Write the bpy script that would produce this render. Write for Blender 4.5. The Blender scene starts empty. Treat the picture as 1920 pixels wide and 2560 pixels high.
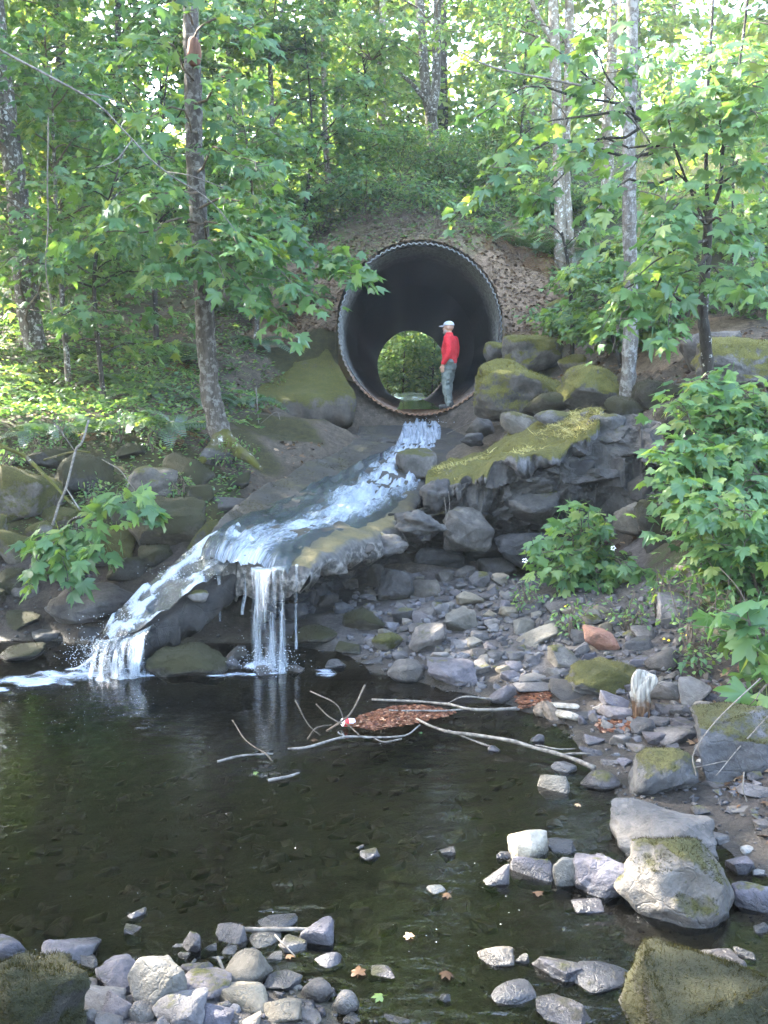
import bpy, bmesh, math, random
import numpy as np
from mathutils import Vector, Matrix

# ------------------------------------------------------------------ camera, sky, sun, exposure
SC = bpy.context.scene
COL = SC.collection
CAM_Z, PITCH, FPX = 2.4, math.radians(7.3), 2173.0
cam = bpy.data.cameras.new('camera'); camo = bpy.data.objects.new('camera', cam); COL.objects.link(camo)
camo.location = (0, 0, CAM_Z); camo.rotation_euler = (math.radians(90) - PITCH, 0, 0)
cam.sensor_fit = 'VERTICAL'; cam.angle = 2 * math.atan(1280 / FPX)
cam.clip_start = 0.05; cam.clip_end = 2000
SC.camera = camo

SUN_EL, SUN_AZ = math.radians(35), math.radians(-62)
world = bpy.data.worlds.new('World'); SC.world = world; world.use_nodes = True
wn = world.node_tree.nodes; wl = world.node_tree.links
sky = wn.new('ShaderNodeTexSky'); sky.sky_type = 'NISHITA'; sky.sun_disc = False
sky.sun_elevation = SUN_EL; sky.sun_rotation = SUN_AZ
sky.air_density = 1.0; sky.dust_density = 2.5; sky.ozone_density = 0.6
bg = wn.get('Background') or wn.new('ShaderNodeBackground')
out = wn.get('World Output') or wn.new('ShaderNodeOutputWorld')
wl.new(sky.outputs[0], bg.inputs[0]); wl.new(bg.outputs[0], out.inputs[0])
bg.inputs[1].default_value = 0.15
sl = bpy.data.lights.new('sun', 'SUN'); slo = bpy.data.objects.new('sun', sl); COL.objects.link(slo)
sl.energy = 5.0; sl.angle = math.radians(0.6); sl.color = (1.0, 0.93, 0.80)
sdir = Vector((math.sin(SUN_AZ) * math.cos(SUN_EL), math.cos(SUN_AZ) * math.cos(SUN_EL), math.sin(SUN_EL)))
slo.rotation_euler = (-sdir).to_track_quat('-Z', 'Y').to_euler(); slo.location = (0, 0, 60)
VS = SC.view_settings
SC.display_settings.display_device = 'sRGB'
VS.view_transform = 'Standard'; VS.look = 'None'; VS.gamma = 1.0; VS.use_curve_mapping = False
VS.exposure = 4.5
HAZE = 0.0012
SC.render.engine = 'CYCLES'
cy = SC.cycles
cy.max_bounces = 9; cy.diffuse_bounces = 5; cy.glossy_bounces = 3; cy.transmission_bounces = 6
cy.transparent_max_bounces = 12; cy.volume_bounces = 0
cy.caustics_reflective = False; cy.caustics_refractive = False
cy.sample_clamp_indirect = 4.0
cy.use_denoising = True
SC.render.film_transparent = False

# ------------------------------------------------------------------ helpers
ca, sa = math.cos(PITCH), math.sin(PITCH)
def ray(px, py):
    u = (px - 960) / FPX; v = (1280 - py) / FPX
    return np.array([u, ca + v * sa, -sa + v * ca])
def at(px, py, Y):
    """the world point seen at photo pixel (px, py) at distance Y"""
    r = ray(px, py); t = Y / r[1]
    return np.array([0, 0, CAM_Z]) + r * t
def at_z(px, py, z):
    r = ray(px, py); t = (z - CAM_Z) / r[2]
    return np.array([0, 0, CAM_Z]) + r * t
def project(P):
    P = np.asarray(P, float); d = P - np.array([0, 0, CAM_Z])
    zc = d[..., 1] * ca - d[..., 2] * sa; yc = d[..., 1] * sa + d[..., 2] * ca
    zc = np.where(np.abs(zc) < 1e-6, 1e-6, zc)
    return 960 + FPX * d[..., 0] / zc, 1280 - FPX * yc / zc, zc

def nrm(a):
    a = np.asarray(a, float)
    return a / np.maximum(np.linalg.norm(a, axis=-1, keepdims=True), 1e-9)

def _hash(ix, iy, iz, seed):
    h = (ix.astype(np.int64) * 374761393 + iy.astype(np.int64) * 668265263 + iz.astype(np.int64) * 1440662683 + seed * 974634541) & 0xffffffff
    h = ((h ^ (h >> 13)) * 1274126177) & 0xffffffff
    h = ((h ^ (h >> 16)) * 2246822519) & 0xffffffff
    return ((h ^ (h >> 15)) & 0xffffff) / float(0xffffff)
def vnoise(P, seed=0):
    P = np.asarray(P, float); i = np.floor(P); f = P - i; f = f * f * (3 - 2 * f); i = i.astype(np.int64)
    r = 0
    for dx in (0, 1):
        for dy in (0, 1):
            for dz in (0, 1):
                w = (f[..., 0] if dx else 1 - f[..., 0]) * (f[..., 1] if dy else 1 - f[..., 1]) * (f[..., 2] if dz else 1 - f[..., 2])
                r = r + w * _hash(i[..., 0] + dx, i[..., 1] + dy, i[..., 2] + dz, seed)
    return r * 2 - 1
def fbm(P, octv=4, seed=0, gain=.5):
    P = np.asarray(P, float); a = 1.0; r = 0
    for k in range(octv):
        r = r + a * vnoise(P * (2 ** k) + 17.3 * k, seed + k); a *= gain
    return r
def xyz(x, y, z=0.0):
    x = np.asarray(x, float); return np.stack([x, np.asarray(y, float) + 0 * x, np.asarray(z, float) + 0 * x], -1)

def mk_mesh(name, V, faces, mat=None, smooth=True, attrs=None, uv=None):
    """faces: array (m,k) or list of such arrays"""
    V = np.asarray(V, np.float32)
    fl = [np.asarray(f, np.int32) for f in (faces if isinstance(faces, list) else [faces])]
    fl = [f for f in fl if len(f)]
    me = bpy.data.meshes.new(name)
    me.vertices.add(len(V)); me.vertices.foreach_set('co', V.ravel())
    loops = np.concatenate([f.ravel() for f in fl]); tot = np.concatenate([np.full(len(f), f.shape[1], np.int32) for f in fl])
    me.loops.add(len(loops)); me.loops.foreach_set('vertex_index', loops)
    me.polygons.add(len(tot)); st = np.concatenate([[0], np.cumsum(tot)[:-1]]).astype(np.int32)
    me.polygons.foreach_set('loop_start', st)
    try: me.polygons.foreach_set('loop_total', tot)
    except Exception: pass
    me.polygons.foreach_set('use_smooth', np.full(len(tot), bool(smooth)))
    if attrs:
        for k, a in attrs.items():
            at_ = me.attributes.new(k, 'FLOAT', 'POINT'); at_.data.foreach_set('value', np.asarray(a, np.float32))
    if uv is not None:
        ul = me.uv_layers.new(name='UVMap'); ul.data.foreach_set('uv', np.asarray(uv, np.float32)[loops].ravel())
    me.update(calc_edges=True)
    if mat is not None:
        for m_ in (mat if isinstance(mat, (list, tuple)) else [mat]): me.materials.append(m_)
    return me

def link(name, data, parent=None, loc=None, label=None, cat=None, group=None, kind=None):
    o = bpy.data.objects.new(name, data); COL.objects.link(o)
    if parent is not None: o.parent = parent
    if loc is not None: o.location = [float(c) for c in loc]
    if label: o['label'] = label
    if cat: o['category'] = cat
    if group: o['group'] = group
    if kind: o['kind'] = kind
    return o

class Acc:
    def __init__(s): s.V = []; s.F = {}; s.n = 0; s.A = []
    def add(s, V, F, a=0.0):
        V = np.asarray(V, float); fs = F if isinstance(F, list) else [F]
        for f in fs:
            f = np.asarray(f, np.int64)
            if len(f): s.F.setdefault(f.shape[1], []).append(f + s.n)
        s.V.append(V); s.n += len(V)
        s.A.append(np.zeros(len(V)) + a)
    def mesh(s, name, mat, smooth=True, org=None):
        V = np.concatenate(s.V)
        if org is not None: V = V - np.asarray(org)
        return mk_mesh(name, V, [np.concatenate(f) for f in s.F.values()], mat, smooth, {'rnd': np.concatenate(s.A)})

def spline(pts, n):
    P = np.asarray(pts, float)
    if len(P) == 2:
        t = np.linspace(0, 1, n)[:, None]; return P[0] * (1 - t) + P[1] * t
    Q = np.vstack([2 * P[0] - P[1], P, 2 * P[-1] - P[-2]])
    u = np.linspace(0, len(P) - 1, n); i = np.minimum(u.astype(int), len(P) - 2); t = (u - i)[:, None]
    p0, p1, p2, p3 = Q[i], Q[i + 1], Q[i + 2], Q[i + 3]
    return .5 * (2 * p1 + (p2 - p0) * t + (2 * p0 - 5 * p1 + 4 * p2 - p3) * t * t + (3 * p1 - p0 - 3 * p2 + p3) * t ** 3)

def tube(P, R, sides=8, cap=True, rough=0, seed=0):
    P = np.asarray(P, float); n = len(P); R = np.zeros(n) + R
    T = np.gradient(P, axis=0) if n > 2 else np.repeat((P[1] - P[0])[None], n, 0)
    T = nrm(T)
    ref = np.array([1.0, 0, 0]) if abs(T[0][0]) < .8 else np.array([0, 1.0, 0])
    A = nrm(ref - T * (T @ ref)[:, None]); B = np.cross(T, A)
    th = np.linspace(0, 2 * np.pi, sides, endpoint=False)
    RR = R[:, None] * np.ones(sides)[None]
    V = P[:, None] + RR[..., None] * (np.cos(th)[None, :, None] * A[:, None] + np.sin(th)[None, :, None] * B[:, None])
    V = V.reshape(-1, 3)
    if rough:
        V0 = V; d = nrm(V - np.repeat(P, sides, 0))
        V = V0 + d * (fbm(V0 * 9, 3, seed) * rough * np.repeat(R, sides))[:, None]
    i = np.arange(n - 1)[:, None] * sides; j = np.arange(sides)[None]; j2 = (j + 1) % sides
    F = np.stack([i + j, i + j2, i + sides + j2, i + sides + j], -1).reshape(-1, 4)
    fs = [F]
    if cap:
        V = np.vstack([V, P[0], P[-1]]); a, b = n * sides, n * sides + 1
        jj = np.arange(sides); kk = (jj + 1) % sides
        fs.append(np.concatenate([np.stack([kk, jj, 0 * jj + a], -1), np.stack([(n - 1) * sides + jj, (n - 1) * sides + kk, 0 * jj + b], -1)]))
    return V, fs

def grid_faces(nu, nv):
    i = np.arange(nu - 1)[:, None] * nv; j = np.arange(nv - 1)[None]
    return np.stack([i + j, i + nv + j, i + nv + j + 1, i + j + 1], -1).reshape(-1, 4)

# ------------------------------------------------------------------ material helper
class M:
    def __init__(s, name):
        s.m = bpy.data.materials.new(name); s.m.use_nodes = True
        s.t = s.m.node_tree; s.t.nodes.clear(); s.o = s.t.nodes.new('ShaderNodeOutputMaterial')
    def n(s, typ, ins=None, **kw):
        nd = s.t.nodes.new('ShaderNode' + typ)
        for k, v in kw.items(): setattr(nd, k, v)
        for k, v in (ins or {}).items(): s.set(nd.inputs[k], v)
        return nd
    def set(s, sock, v):
        if isinstance(v, bpy.types.NodeSocket): s.t.links.new(v, sock)
        elif isinstance(v, bpy.types.Node): s.t.links.new(v.outputs[0], sock)
        else:
            if isinstance(v, tuple) and len(v) == 3 and sock.type == 'RGBA': v = (*v, 1)
            sock.default_value = v
    def math(s, op, a, b=0.0, clamp=False):
        nd = s.t.nodes.new('ShaderNodeMath'); nd.operation = op; nd.use_clamp = clamp
        s.set(nd.inputs[0], a); s.set(nd.inputs[1], b); return nd.outputs[0]
    def mix(s, f, a, b, blend='MIX'):
        nd = s.t.nodes.new('ShaderNodeMix'); nd.data_type = 'RGBA'; nd.blend_type = blend
        s.set(nd.inputs[0], f); s.set(nd.inputs[6], a); s.set(nd.inputs[7], b); return nd.outputs[2]
    def ramp(s, f, stops, mode='LINEAR'):
        nd = s.t.nodes.new('ShaderNodeValToRGB'); cr = nd.color_ramp; cr.interpolation = mode
        while len(cr.elements) < len(stops): cr.elements.new(0.5)
        for e, (p, c) in zip(cr.elements, stops):
            e.position = p; e.color = (c, c, c, 1) if isinstance(c, (int, float)) else (*c, 1)
        s.set(nd.inputs[0], f); return nd.outputs[0]
    def noise(s, vec, scale, detail=4, rough=.55, dist=0.0):
        nd = s.n('TexNoise', {'Scale': scale, 'Detail': detail, 'Roughness': rough, 'Distortion': dist})
        if vec is not None: s.set(nd.inputs['Vector'], vec)
        return nd.outputs[0]
    def mapping(s, vec, scale=(1, 1, 1), loc=(0, 0, 0), rot=(0, 0, 0)):
        nd = s.n('Mapping'); s.set(nd.inputs[0], vec); nd.inputs[1].default_value = loc; nd.inputs[2].default_value = rot; nd.inputs[3].default_value = scale
        return nd.outputs[0]
    def attr(s, name): return s.n('Attribute', attribute_name=name).outputs['Fac']
    def pos(s): return s.n('NewGeometry').outputs['Position']
    def bump(s, h, strength=.5, dist=.02, normal=None):
        nd = s.n('Bump', {'Strength': strength, 'Distance': dist, 'Height': h})
        if normal is not None: s.set(nd.inputs['Normal'], normal)
        return nd.outputs[0]
    def princ(s, col, rough=.8, normal=None, spec=.3, **extra):
        p = s.n('BsdfPrincipled', {'Base Color': col, 'Roughness': rough, 'Specular IOR Level': spec})
        for k, v in extra.items(): s.set(p.inputs[k], v)
        if normal is not None: s.set(p.inputs['Normal'], normal)
        return p.outputs[0]
    def done(s, sh):
        s.t.links.new(sh, s.o.inputs[0]); return s.m
    def sep(s, vec):
        nd = s.n('SeparateXYZ'); s.set(nd.inputs[0], vec); return nd.outputs
    def rand(s): return s.n('ObjectInfo').outputs['Random']

def rock_material(name, dark, mid, light, moss=0.0, moss_col=((.035, .035, .008), (.10, .095, .018)), vary=.5, wet=True, scale=1.0):
    m = M(name); P = m.pos(); rnd = m.rand()
    off = m.n('VectorMath', operation='ADD'); m.set(off.inputs[0], P)
    cmb = m.n('CombineXYZ'); m.set(cmb.inputs[0], m.math('MULTIPLY', rnd, 37.0)); m.set(off.inputs[1], cmb.outputs[0]); Q = off.outputs[0]
    n1 = m.noise(Q, 3.5 * scale, 6, .62, .3); n2 = m.noise(Q, 22 * scale, 6, .7); n3 = m.noise(Q, 90 * scale, 3, .6)
    col = m.ramp(m.math('ADD', m.math('MULTIPLY', n1, .65), m.math('MULTIPLY', n2, .35)), [(.36, dark), (.5, mid), (.66, light)])
    br = m.math('ADD', m.math('MULTIPLY', rnd, vary), 1 - vary * .55)
    col = m.mix(1.0, col, m.ramp(m.math('MULTIPLY', br, .5), [(0, 0.0), (1, 2.0)]), 'MULTIPLY')
    warm = m.math('FRACT', m.math('MULTIPLY', rnd, 7.31)); col = m.mix(warm, m.mix(1.0, col, (.97, .99, 1.05), 'MULTIPLY'), m.mix(1.0, col, (1.10, 1.0, .86), 'MULTIPLY'))
    spk = m.ramp(n3, [(.60, 0), (.72, .35)]); col = m.mix(spk, col, light)
    vor = m.n('TexVoronoi', {'Scale': 5 * scale}, feature='DISTANCE_TO_EDGE'); m.set(vor.inputs['Vector'], m.mix(.12, Q, m.n('TexNoise', {'Scale': 4 * scale}).outputs[1]))
    crack = m.ramp(vor.outputs[0], [(0, 0.0), (.035, 1.0)])
    h = m.math('ADD', m.math('MULTIPLY', n2, .9), m.math('MULTIPLY', n3, .35)); h = m.math('ADD', h, m.math('MULTIPLY', crack, .25))
    rough = .85
    if moss:
        nz = m.sep(m.n('NewGeometry').outputs['Normal'])[2]
        mn = m.noise(Q, 2.6 * scale, 5, .65)
        k = m.math('ADD', m.math('MULTIPLY', nz, .55), m.math('MULTIPLY', m.math('SUBTRACT', mn, .5), 1.9))
        k = m.math('ADD', k, m.math('MULTIPLY', m.math('SUBTRACT', n2, .5), .7))
        msk = m.ramp(m.math('ADD', k, moss - .5), [(.22, 0.0), (.42, 1.0)])
        mcol = m.mix(m.noise(Q, 7, 4), moss_col[0], moss_col[1]); mcol = m.mix(m.ramp(m.noise(Q, 60, 2), [(.35, .55), (.7, 0.0)]), mcol, (.02, .022, .006))
        col = m.mix(msk, col, mcol)
        h = m.math('ADD', h, m.math('MULTIPLY', m.math('MULTIPLY', msk, m.noise(Q, 120, 3, .7)), 1.5))
    if wet:
        z = m.sep(P)[2]
        w = m.ramp(m.math('ADD', z, m.math('MULTIPLY', m.math('SUBTRACT', n2, .5), .05)), [(.025, 1.0), (.06, 0.0)])
        col = m.mix(m.math('MULTIPLY', w, .62), col, (.012, .012, .012)); rough = m.math('SUBTRACT', .85, m.math('MULTIPLY', w, .55))
    return m.done(m.princ(col, rough, m.bump(h, .75, .022), .3))

def bark_material(name, dark, mid, light, lichen=(.42, .42, .40), amt=.5, moss=0.0):
    m = M(name); P = m.pos(); Q = m.mapping(P, (1, 1, .28))
    n1 = m.noise(Q, 9, 5, .6); n2 = m.noise(Q, 48, 4, .65); n3 = m.noise(P, 11, 5, .7)
    col = m.ramp(m.math('ADD', m.math('MULTIPLY', n1, .6), m.math('MULTIPLY', n2, .4)), [(.36, dark), (.5, mid), (.64, light)])
    col = m.mix(m.ramp(n3, [(.62 - .16 * amt, 0.0), (.66 - .10 * amt, .85)]), col, lichen)
    if moss: col = m.mix(m.ramp(m.noise(P, 5, 4), [(.6 - moss * .3, 0.0), (.75 - moss * .3, 1.0)]), col, (.06, .06, .012))
    return m.done(m.princ(col, .9, m.bump(m.math('ADD', n2, m.math('MULTIPLY', n1, 1.2)), .9, .02), .2))

def leaf_material(name, ramp, trans=.50, tcol=None, gloss=.06, grough=.42):
    m = M(name)
    r = m.math('FRACT', m.math('ADD', m.attr('rnd'), m.rand()))
    col = m.ramp(r, ramp)
    vein = m.noise(m.pos(), 30, 2); col = m.mix(m.math('MULTIPLY', vein, .25), col, m.mix(1.0, col, (.6, .6, .6), 'MULTIPLY'))
    d = m.n('BsdfDiffuse', {'Color': col})
    tc = m.mix(1.0, col, tcol or (2.15, 1.85, .75), 'MULTIPLY')
    t = m.n('BsdfTranslucent', {'Color': tc})
    x = m.n('MixShader', {0: trans, 1: d.outputs[0], 2: t.outputs[0]})
    g = m.n('BsdfGlossy', {'Color': (.8, .85, .9), 'Roughness': grough})
    lw = m.n('LayerWeight', {'Blend': .28})
    x2 = m.n('MixShader', {0: m.math('ADD', m.math('MULTIPLY', lw.outputs[0], gloss * 1.6), gloss * .35), 1: x.outputs[0], 2: g.outputs[0]})
    return m.done(x2.outputs[0])

def plain(name, c1, c2, scale=20, rough=.85, bump=.3, stretch=(1, 1, 1)):
    m = M(name); Q = m.mapping(m.pos(), stretch); n = m.noise(Q, scale, 5, .6)
    return m.done(m.princ(m.ramp(n, [(.35, c1), (.65, c2)]), rough, m.bump(n, bump, .02), .25))

MT = {}
GREY = ((.027, .0255, .026), (.058, .055, .056), (.115, .109, .111))
MT['rock'] = rock_material('rock_grey', *GREY, moss=.10)
MT['rock_blue'] = rock_material('rock_blue_grey', (0.0292, 0.0276, 0.0314), (0.0577, 0.0537, 0.0612), (0.1101, 0.1023, 0.1130), moss=.08)
MT['rock_pale'] = rock_material('rock_pale', (0.0484, 0.0448, 0.0414), (0.0907, 0.0837, 0.0774), (0.1391, 0.1296, 0.1217), vary=.3)
MT['rock_cream'] = rock_material('rock_cream', (0.1147, 0.1020, 0.0772), (0.1980, 0.1785, 0.1402), (0.2707, 0.2498, 0.2085), vary=.2)
MT['rock_cliff'] = rock_material('rock_cliff', (0.0202, 0.0187, 0.0180), (0.0497, 0.0468, 0.0446), (0.1058, 0.1008, 0.0958), moss=.12)
MT['rock_white'] = rock_material('rock_white', (0.1656, 0.1620, 0.1505), (0.2376, 0.2333, 0.2153), (0.3175, 0.3110, 0.2894), vary=.2)
MT['rock_tan'] = rock_material('rock_tan', (0.0499, 0.0437, 0.0343), (0.0944, 0.0850, 0.0694), (0.1490, 0.1365, 0.1154))
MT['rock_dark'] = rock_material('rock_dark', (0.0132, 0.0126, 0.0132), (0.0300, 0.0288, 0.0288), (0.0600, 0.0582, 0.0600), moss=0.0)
MT['rock_red'] = rock_material('rock_red', (.085, .045, .03), (.16, .08, .055), (.22, .13, .095), vary=.1)
MT['rock_moss'] = rock_material('rock_mossy', (0.0365, 0.0348, 0.0323), (0.0723, 0.0697, 0.0688), (0.1377, 0.1334, 0.1300), moss=.42)
MT['rock_moss2'] = rock_material('rock_very_mossy', (0.0320, 0.0304, 0.0272), (0.0640, 0.0600, 0.0560), (0.1200, 0.1160, 0.1120), moss=.92, moss_col=((.032, .031, .007), (.085, .078, .016)))
MT['rock_mossbright'] = rock_material('rock_bright_moss', (.035, .033, .032), (.075, .071, .069), (.14, .135, .13), moss=.78, moss_col=((.055, .052, .010), (.15, .14, .024)))
MT['rock_mossdark'] = rock_material('rock_dark_moss', (0.0140, 0.0133, 0.0112), (0.0294, 0.0273, 0.0231), (0.0560, 0.0532, 0.0476), moss=.8, moss_col=((.011, .0105, .004), (.028, .025, .007)))
MT['rock_mosshalf'] = rock_material('rock_half_moss', (0.0369, 0.0351, 0.0340), (0.0731, 0.0702, 0.0686), (0.1244, 0.1186, 0.1158), moss=.46, moss_col=((.04, .037, .012), (.085, .08, .022)))
MT['bark'] = bark_material('bark_mottled', (.03, .027, .023), (.075, .066, .056), (.14, .125, .11), amt=.55)
MT['bark_lichen'] = bark_material('bark_lichen', (0.036, 0.032, 0.027), (0.081, 0.072, 0.063), (0.153, 0.144, 0.131), lichen=(.21, .21, .20), amt=.8)
MT['bark_mottled'] = bark_material('bark_brown_mottled', (0.0187, 0.0161, 0.0136), (0.0493, 0.0416, 0.0357), (0.0918, 0.0799, 0.0706), lichen=(.15, .145, .135), amt=.75)
MT['bark_pale'] = bark_material('bark_pale', (0.0648, 0.0540, 0.0396), (0.1440, 0.1224, 0.0936), (0.2376, 0.2088, 0.1656), amt=.5)
MT['bark_dark'] = bark_material('bark_dark', (.012, .01, .009), (.03, .026, .022), (.06, .053, .045), amt=.1)
MT['bark_mossy'] = bark_material('bark_mossy', (.03, .027, .02), (.07, .06, .045), (.13, .12, .09), amt=.3, moss=.8)
MT['bare_wood'] = plain('bare_red_wood', (.07, .032, .02), (.17, .08, .05), 14, stretch=(1, 1, .2))
MT['drift'] = plain('driftwood', (.11, .085, .06), (.30, .265, .215), 16, stretch=(1, 1, .15), bump=.6)
MT['stick'] = plain('pale_stick', (.06, .05, .042), (.17, .15, .125), 25)
MT['twig'] = plain('twig_brown', (.05, .038, .028), (.13, .10, .075), 25)
MT['twig_grey'] = plain('twig_grey', (.06, .054, .048), (.17, .155, .14), 30)
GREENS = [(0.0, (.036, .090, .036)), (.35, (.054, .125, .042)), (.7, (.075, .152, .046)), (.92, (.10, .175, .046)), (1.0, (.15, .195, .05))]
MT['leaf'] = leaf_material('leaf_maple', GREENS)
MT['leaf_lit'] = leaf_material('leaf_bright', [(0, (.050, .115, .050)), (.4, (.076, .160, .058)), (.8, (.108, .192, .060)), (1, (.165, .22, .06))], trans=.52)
MT['leaf_far'] = leaf_material('leaf_far', [(0, (.06, .12, .045)), (.5, (.10, .18, .055)), (1, (.18, .23, .06))], trans=.55, gloss=.05)
MT['leaf_dark'] = leaf_material('leaf_dark', [(0, (.012, .038, .014)), (.6, (.025, .065, .02)), (1, (.05, .10, .025))], trans=.3)
MT['fern'] = leaf_material('fern_frond', [(0, (.018, .05, .018)), (.5, (.032, .078, .026)), (1, (.06, .11, .03))], trans=.3)
MT['fern_dead'] = leaf_material('fern_dead', [(0, (.05, .028, .012)), (.5, (.10, .055, .022)), (1, (.16, .10, .04))], trans=.2, gloss=.02)
MT['litter'] = leaf_material('dead_leaf', [(0, (.04, .023, .013)), (.5, (.105, .062, .034)), (.85, (.19, .125, .075)), (1, (.30, .22, .14))], trans=.1, gloss=.04, tcol=(1, .7, .4))
MT['rust_litter'] = leaf_material('rust_leaf', [(0, (.045, .018, .010)), (.6, (.11, .045, .025)), (.9, (.17, .08, .045)), (1, (.28, .18, .12))], trans=.1, gloss=.03, tcol=(1, .7, .4))
MT['straw'] = leaf_material('dry_grass', [(0, (.20, .18, .06)), (.5, (.32, .29, .11)), (1, (.45, .42, .2))], trans=.2, gloss=.03, tcol=(1.2, 1, .5))
MT['grass'] = leaf_material('green_grass', [(0, (.04, .075, .015)), (.5, (.075, .12, .02)), (1, (.14, .17, .035))], trans=.35, gloss=.05)
MT['mossy'] = leaf_material('moss_tuft', [(0, (.028, .027, .006)), (.5, (.058, .054, .011)), (1, (.11, .10, .022))], trans=.2, gloss=.01)
MT['mossy_bright'] = leaf_material('bright_moss_tuft', [(0, (.045, .043, .008)), (.5, (.095, .09, .015)), (1, (.17, .16, .03))], trans=.2, gloss=.01)
MT['mossy_dark'] = leaf_material('dark_moss_tuft', [(0, (.009, .0085, .003)), (.5, (.02, .0185, .005)), (1, (.042, .038, .011))], trans=.2, gloss=.01)
MT['flower_w'] = plain('white_petal', (.7, .7, .7), (.8, .8, .8))
MT['flower_y'] = plain('yellow_petal', (.6, .4, .02), (.75, .55, .03))
# ------------------------------------------------------------------ terrain
PIPE0, PIPE1 = np.array([.716, 17.6, 3.795]), np.array([1.295, 42.0, 4.02])
PRX, PRZ = 1.605, 1.665
CP = []   # x, y, z, zone
def cp(px, py, Y, z): CP.append((*at(px, py, Y), z))
def cw(x, y, z, zone): CP.append((x, y, z, zone))
# pool bed
for x, y, z in [(-1.6, 3.55, -.03), (-.9, 3.5, -.03), (-.3, 3.42, -.03), (.4, 3.3, -.03), (1.1, 3.3, -.03), (-1, 4.3, -.16), (0, 4.2, -.11), (.9, 4, -.07), (1.5, 3.8, -.04),
                (-2.5, 4.6, -.25), (-1.2, 5.3, -.35), (0, 5.2, -.28), (.8, 5.2, -.15), (-3, 6, -.5), (-1.4, 6.6, -.5), (-.1, 6.3, -.35), (.8, 6.1, -.12), (-4.5, 6.5, -.5),
                (-2.6, 7.3, -.5), (-1.2, 7.6, -.35), (-.5, 7.3, -.3), (-7, 6.5, -.5), (-12, 6.5, -.5), (-4.5, 7.9, -.3), (-3.2, 8.2, -.2), (-3.5, 4.0, -.2), (-6, 4, -.2), (-2.6, 3.6, -.05), (-20, 6, -.4)]:
    cw(x, y, z, 'b')
# near bank
for x, y, z in [(-2.4, 3.1, .08), (-1.5, 3.2, .04), (-.6, 3.15, .03), (.2, 2.95, -.06), (1, 2.9, -.06), (2.2, 2.9, .0), (0, 2, .25), (-2, 2, .4), (2, 2, .4), (0, 0, .85), (-4, 0, .95), (4, 0, 1.1),
                (-6, 2.5, .3), (-10, 2, 1.0), (6, 2, 1.2), (0, -8, 1.8), (-12, -10, 3), (12, -10, 3)]:
    cw(x, y, z, 'g')
# right shore and beach
for x, y, z in [(-.1, 7.5, .02), (.5, 7.1, .02), (.95, 6.85, .03), (1.36, 6.45, .03), (1.45, 5.5, .02), (1.5, 5.0, .0), (1.9, 4.7, .0), (2.1, 4.1, .02), (1.6, 4.3, -.03), (2.5, 3.7, .1),
                (1.9, 5.3, .05), (2.3, 5.6, .14), (1.9, 6.1, .10), (2.4, 6.5, .24)]:
    cw(x, y, z, 'w')
for x, y, z in [(-.9, 8.6, .10), (-1.6, 8.6, .05), (-.9, 9.6, .2), (-.3, 9.9, .28), (-2.2, 8.5, .05), (-1.4, 9.3, .25)]: cw(x, y, z, 'k')  # near-black patch: deep shade behind the falls put into the ground colour
for x, y, z in [(.0, 8.2, .12), (.8, 7.7, .14), (1.5, 7.4, .2), (2.2, 7.3, .3), (.3, 9.2, .26), (1.2, 8.8, .30), (-.4, 8.8, .20), (.9, 10.0, .30), (1.9, 8.6, .34), 
                (2.8, 8.4, .48), (1.6, 10.0, .32), (2.5, 9.7, .40)]:
    cw(x, y, z, 'g')
for x, y, z in [(3.0, 6.2, .5), (3.3, 5.3, .55), (3.6, 4.4, .7), (3.3, 7.3, .75), (4.4, 6.5, 1.4), (4.6, 8.2, 1.9), (3.3, 9.0, .8), (5.5, 5, 1.9), (7, 7, 3.0), (5.5, 9.5, 2.5)]:
    cw(x, y, z, 'v')
# under the apron and behind the ledge
for x, y, z in [(-1.6, 9.6, .35), (-1.0, 10.8, .4), (0, 11, .4), (.9, 11.2, .5), (1.8, 11.2, .55), (2.6, 11, .7), (-1.3, 12, .9), (-.5, 12.6, .85), (.4, 12.6, .9), (-.6, 14, 1.1), (.5, 14, 1.15), (0, 15.5, 1.35), (.9, 15.5, 1.4), (.5, 17, 1.6), (.7, 17.6, 1.72), (1.2, 17.2, 1.7), (.2, 17.2, 1.7)]:
    cw(x, y, z, 'd')
for x, y, z in [(1.2, 13.2, 1.25), (2.2, 12.8, 1.6), (3.2, 12.6, 1.95), (1.8, 15, 1.8), (2.6, 14.5, 2.1), (3.6, 14, 2.4), (4.2, 12.5, 2.3), (3.6, 11, 1.7), (4.6, 11, 2.2)]:
    cw(x, y, z, 'd')
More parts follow.
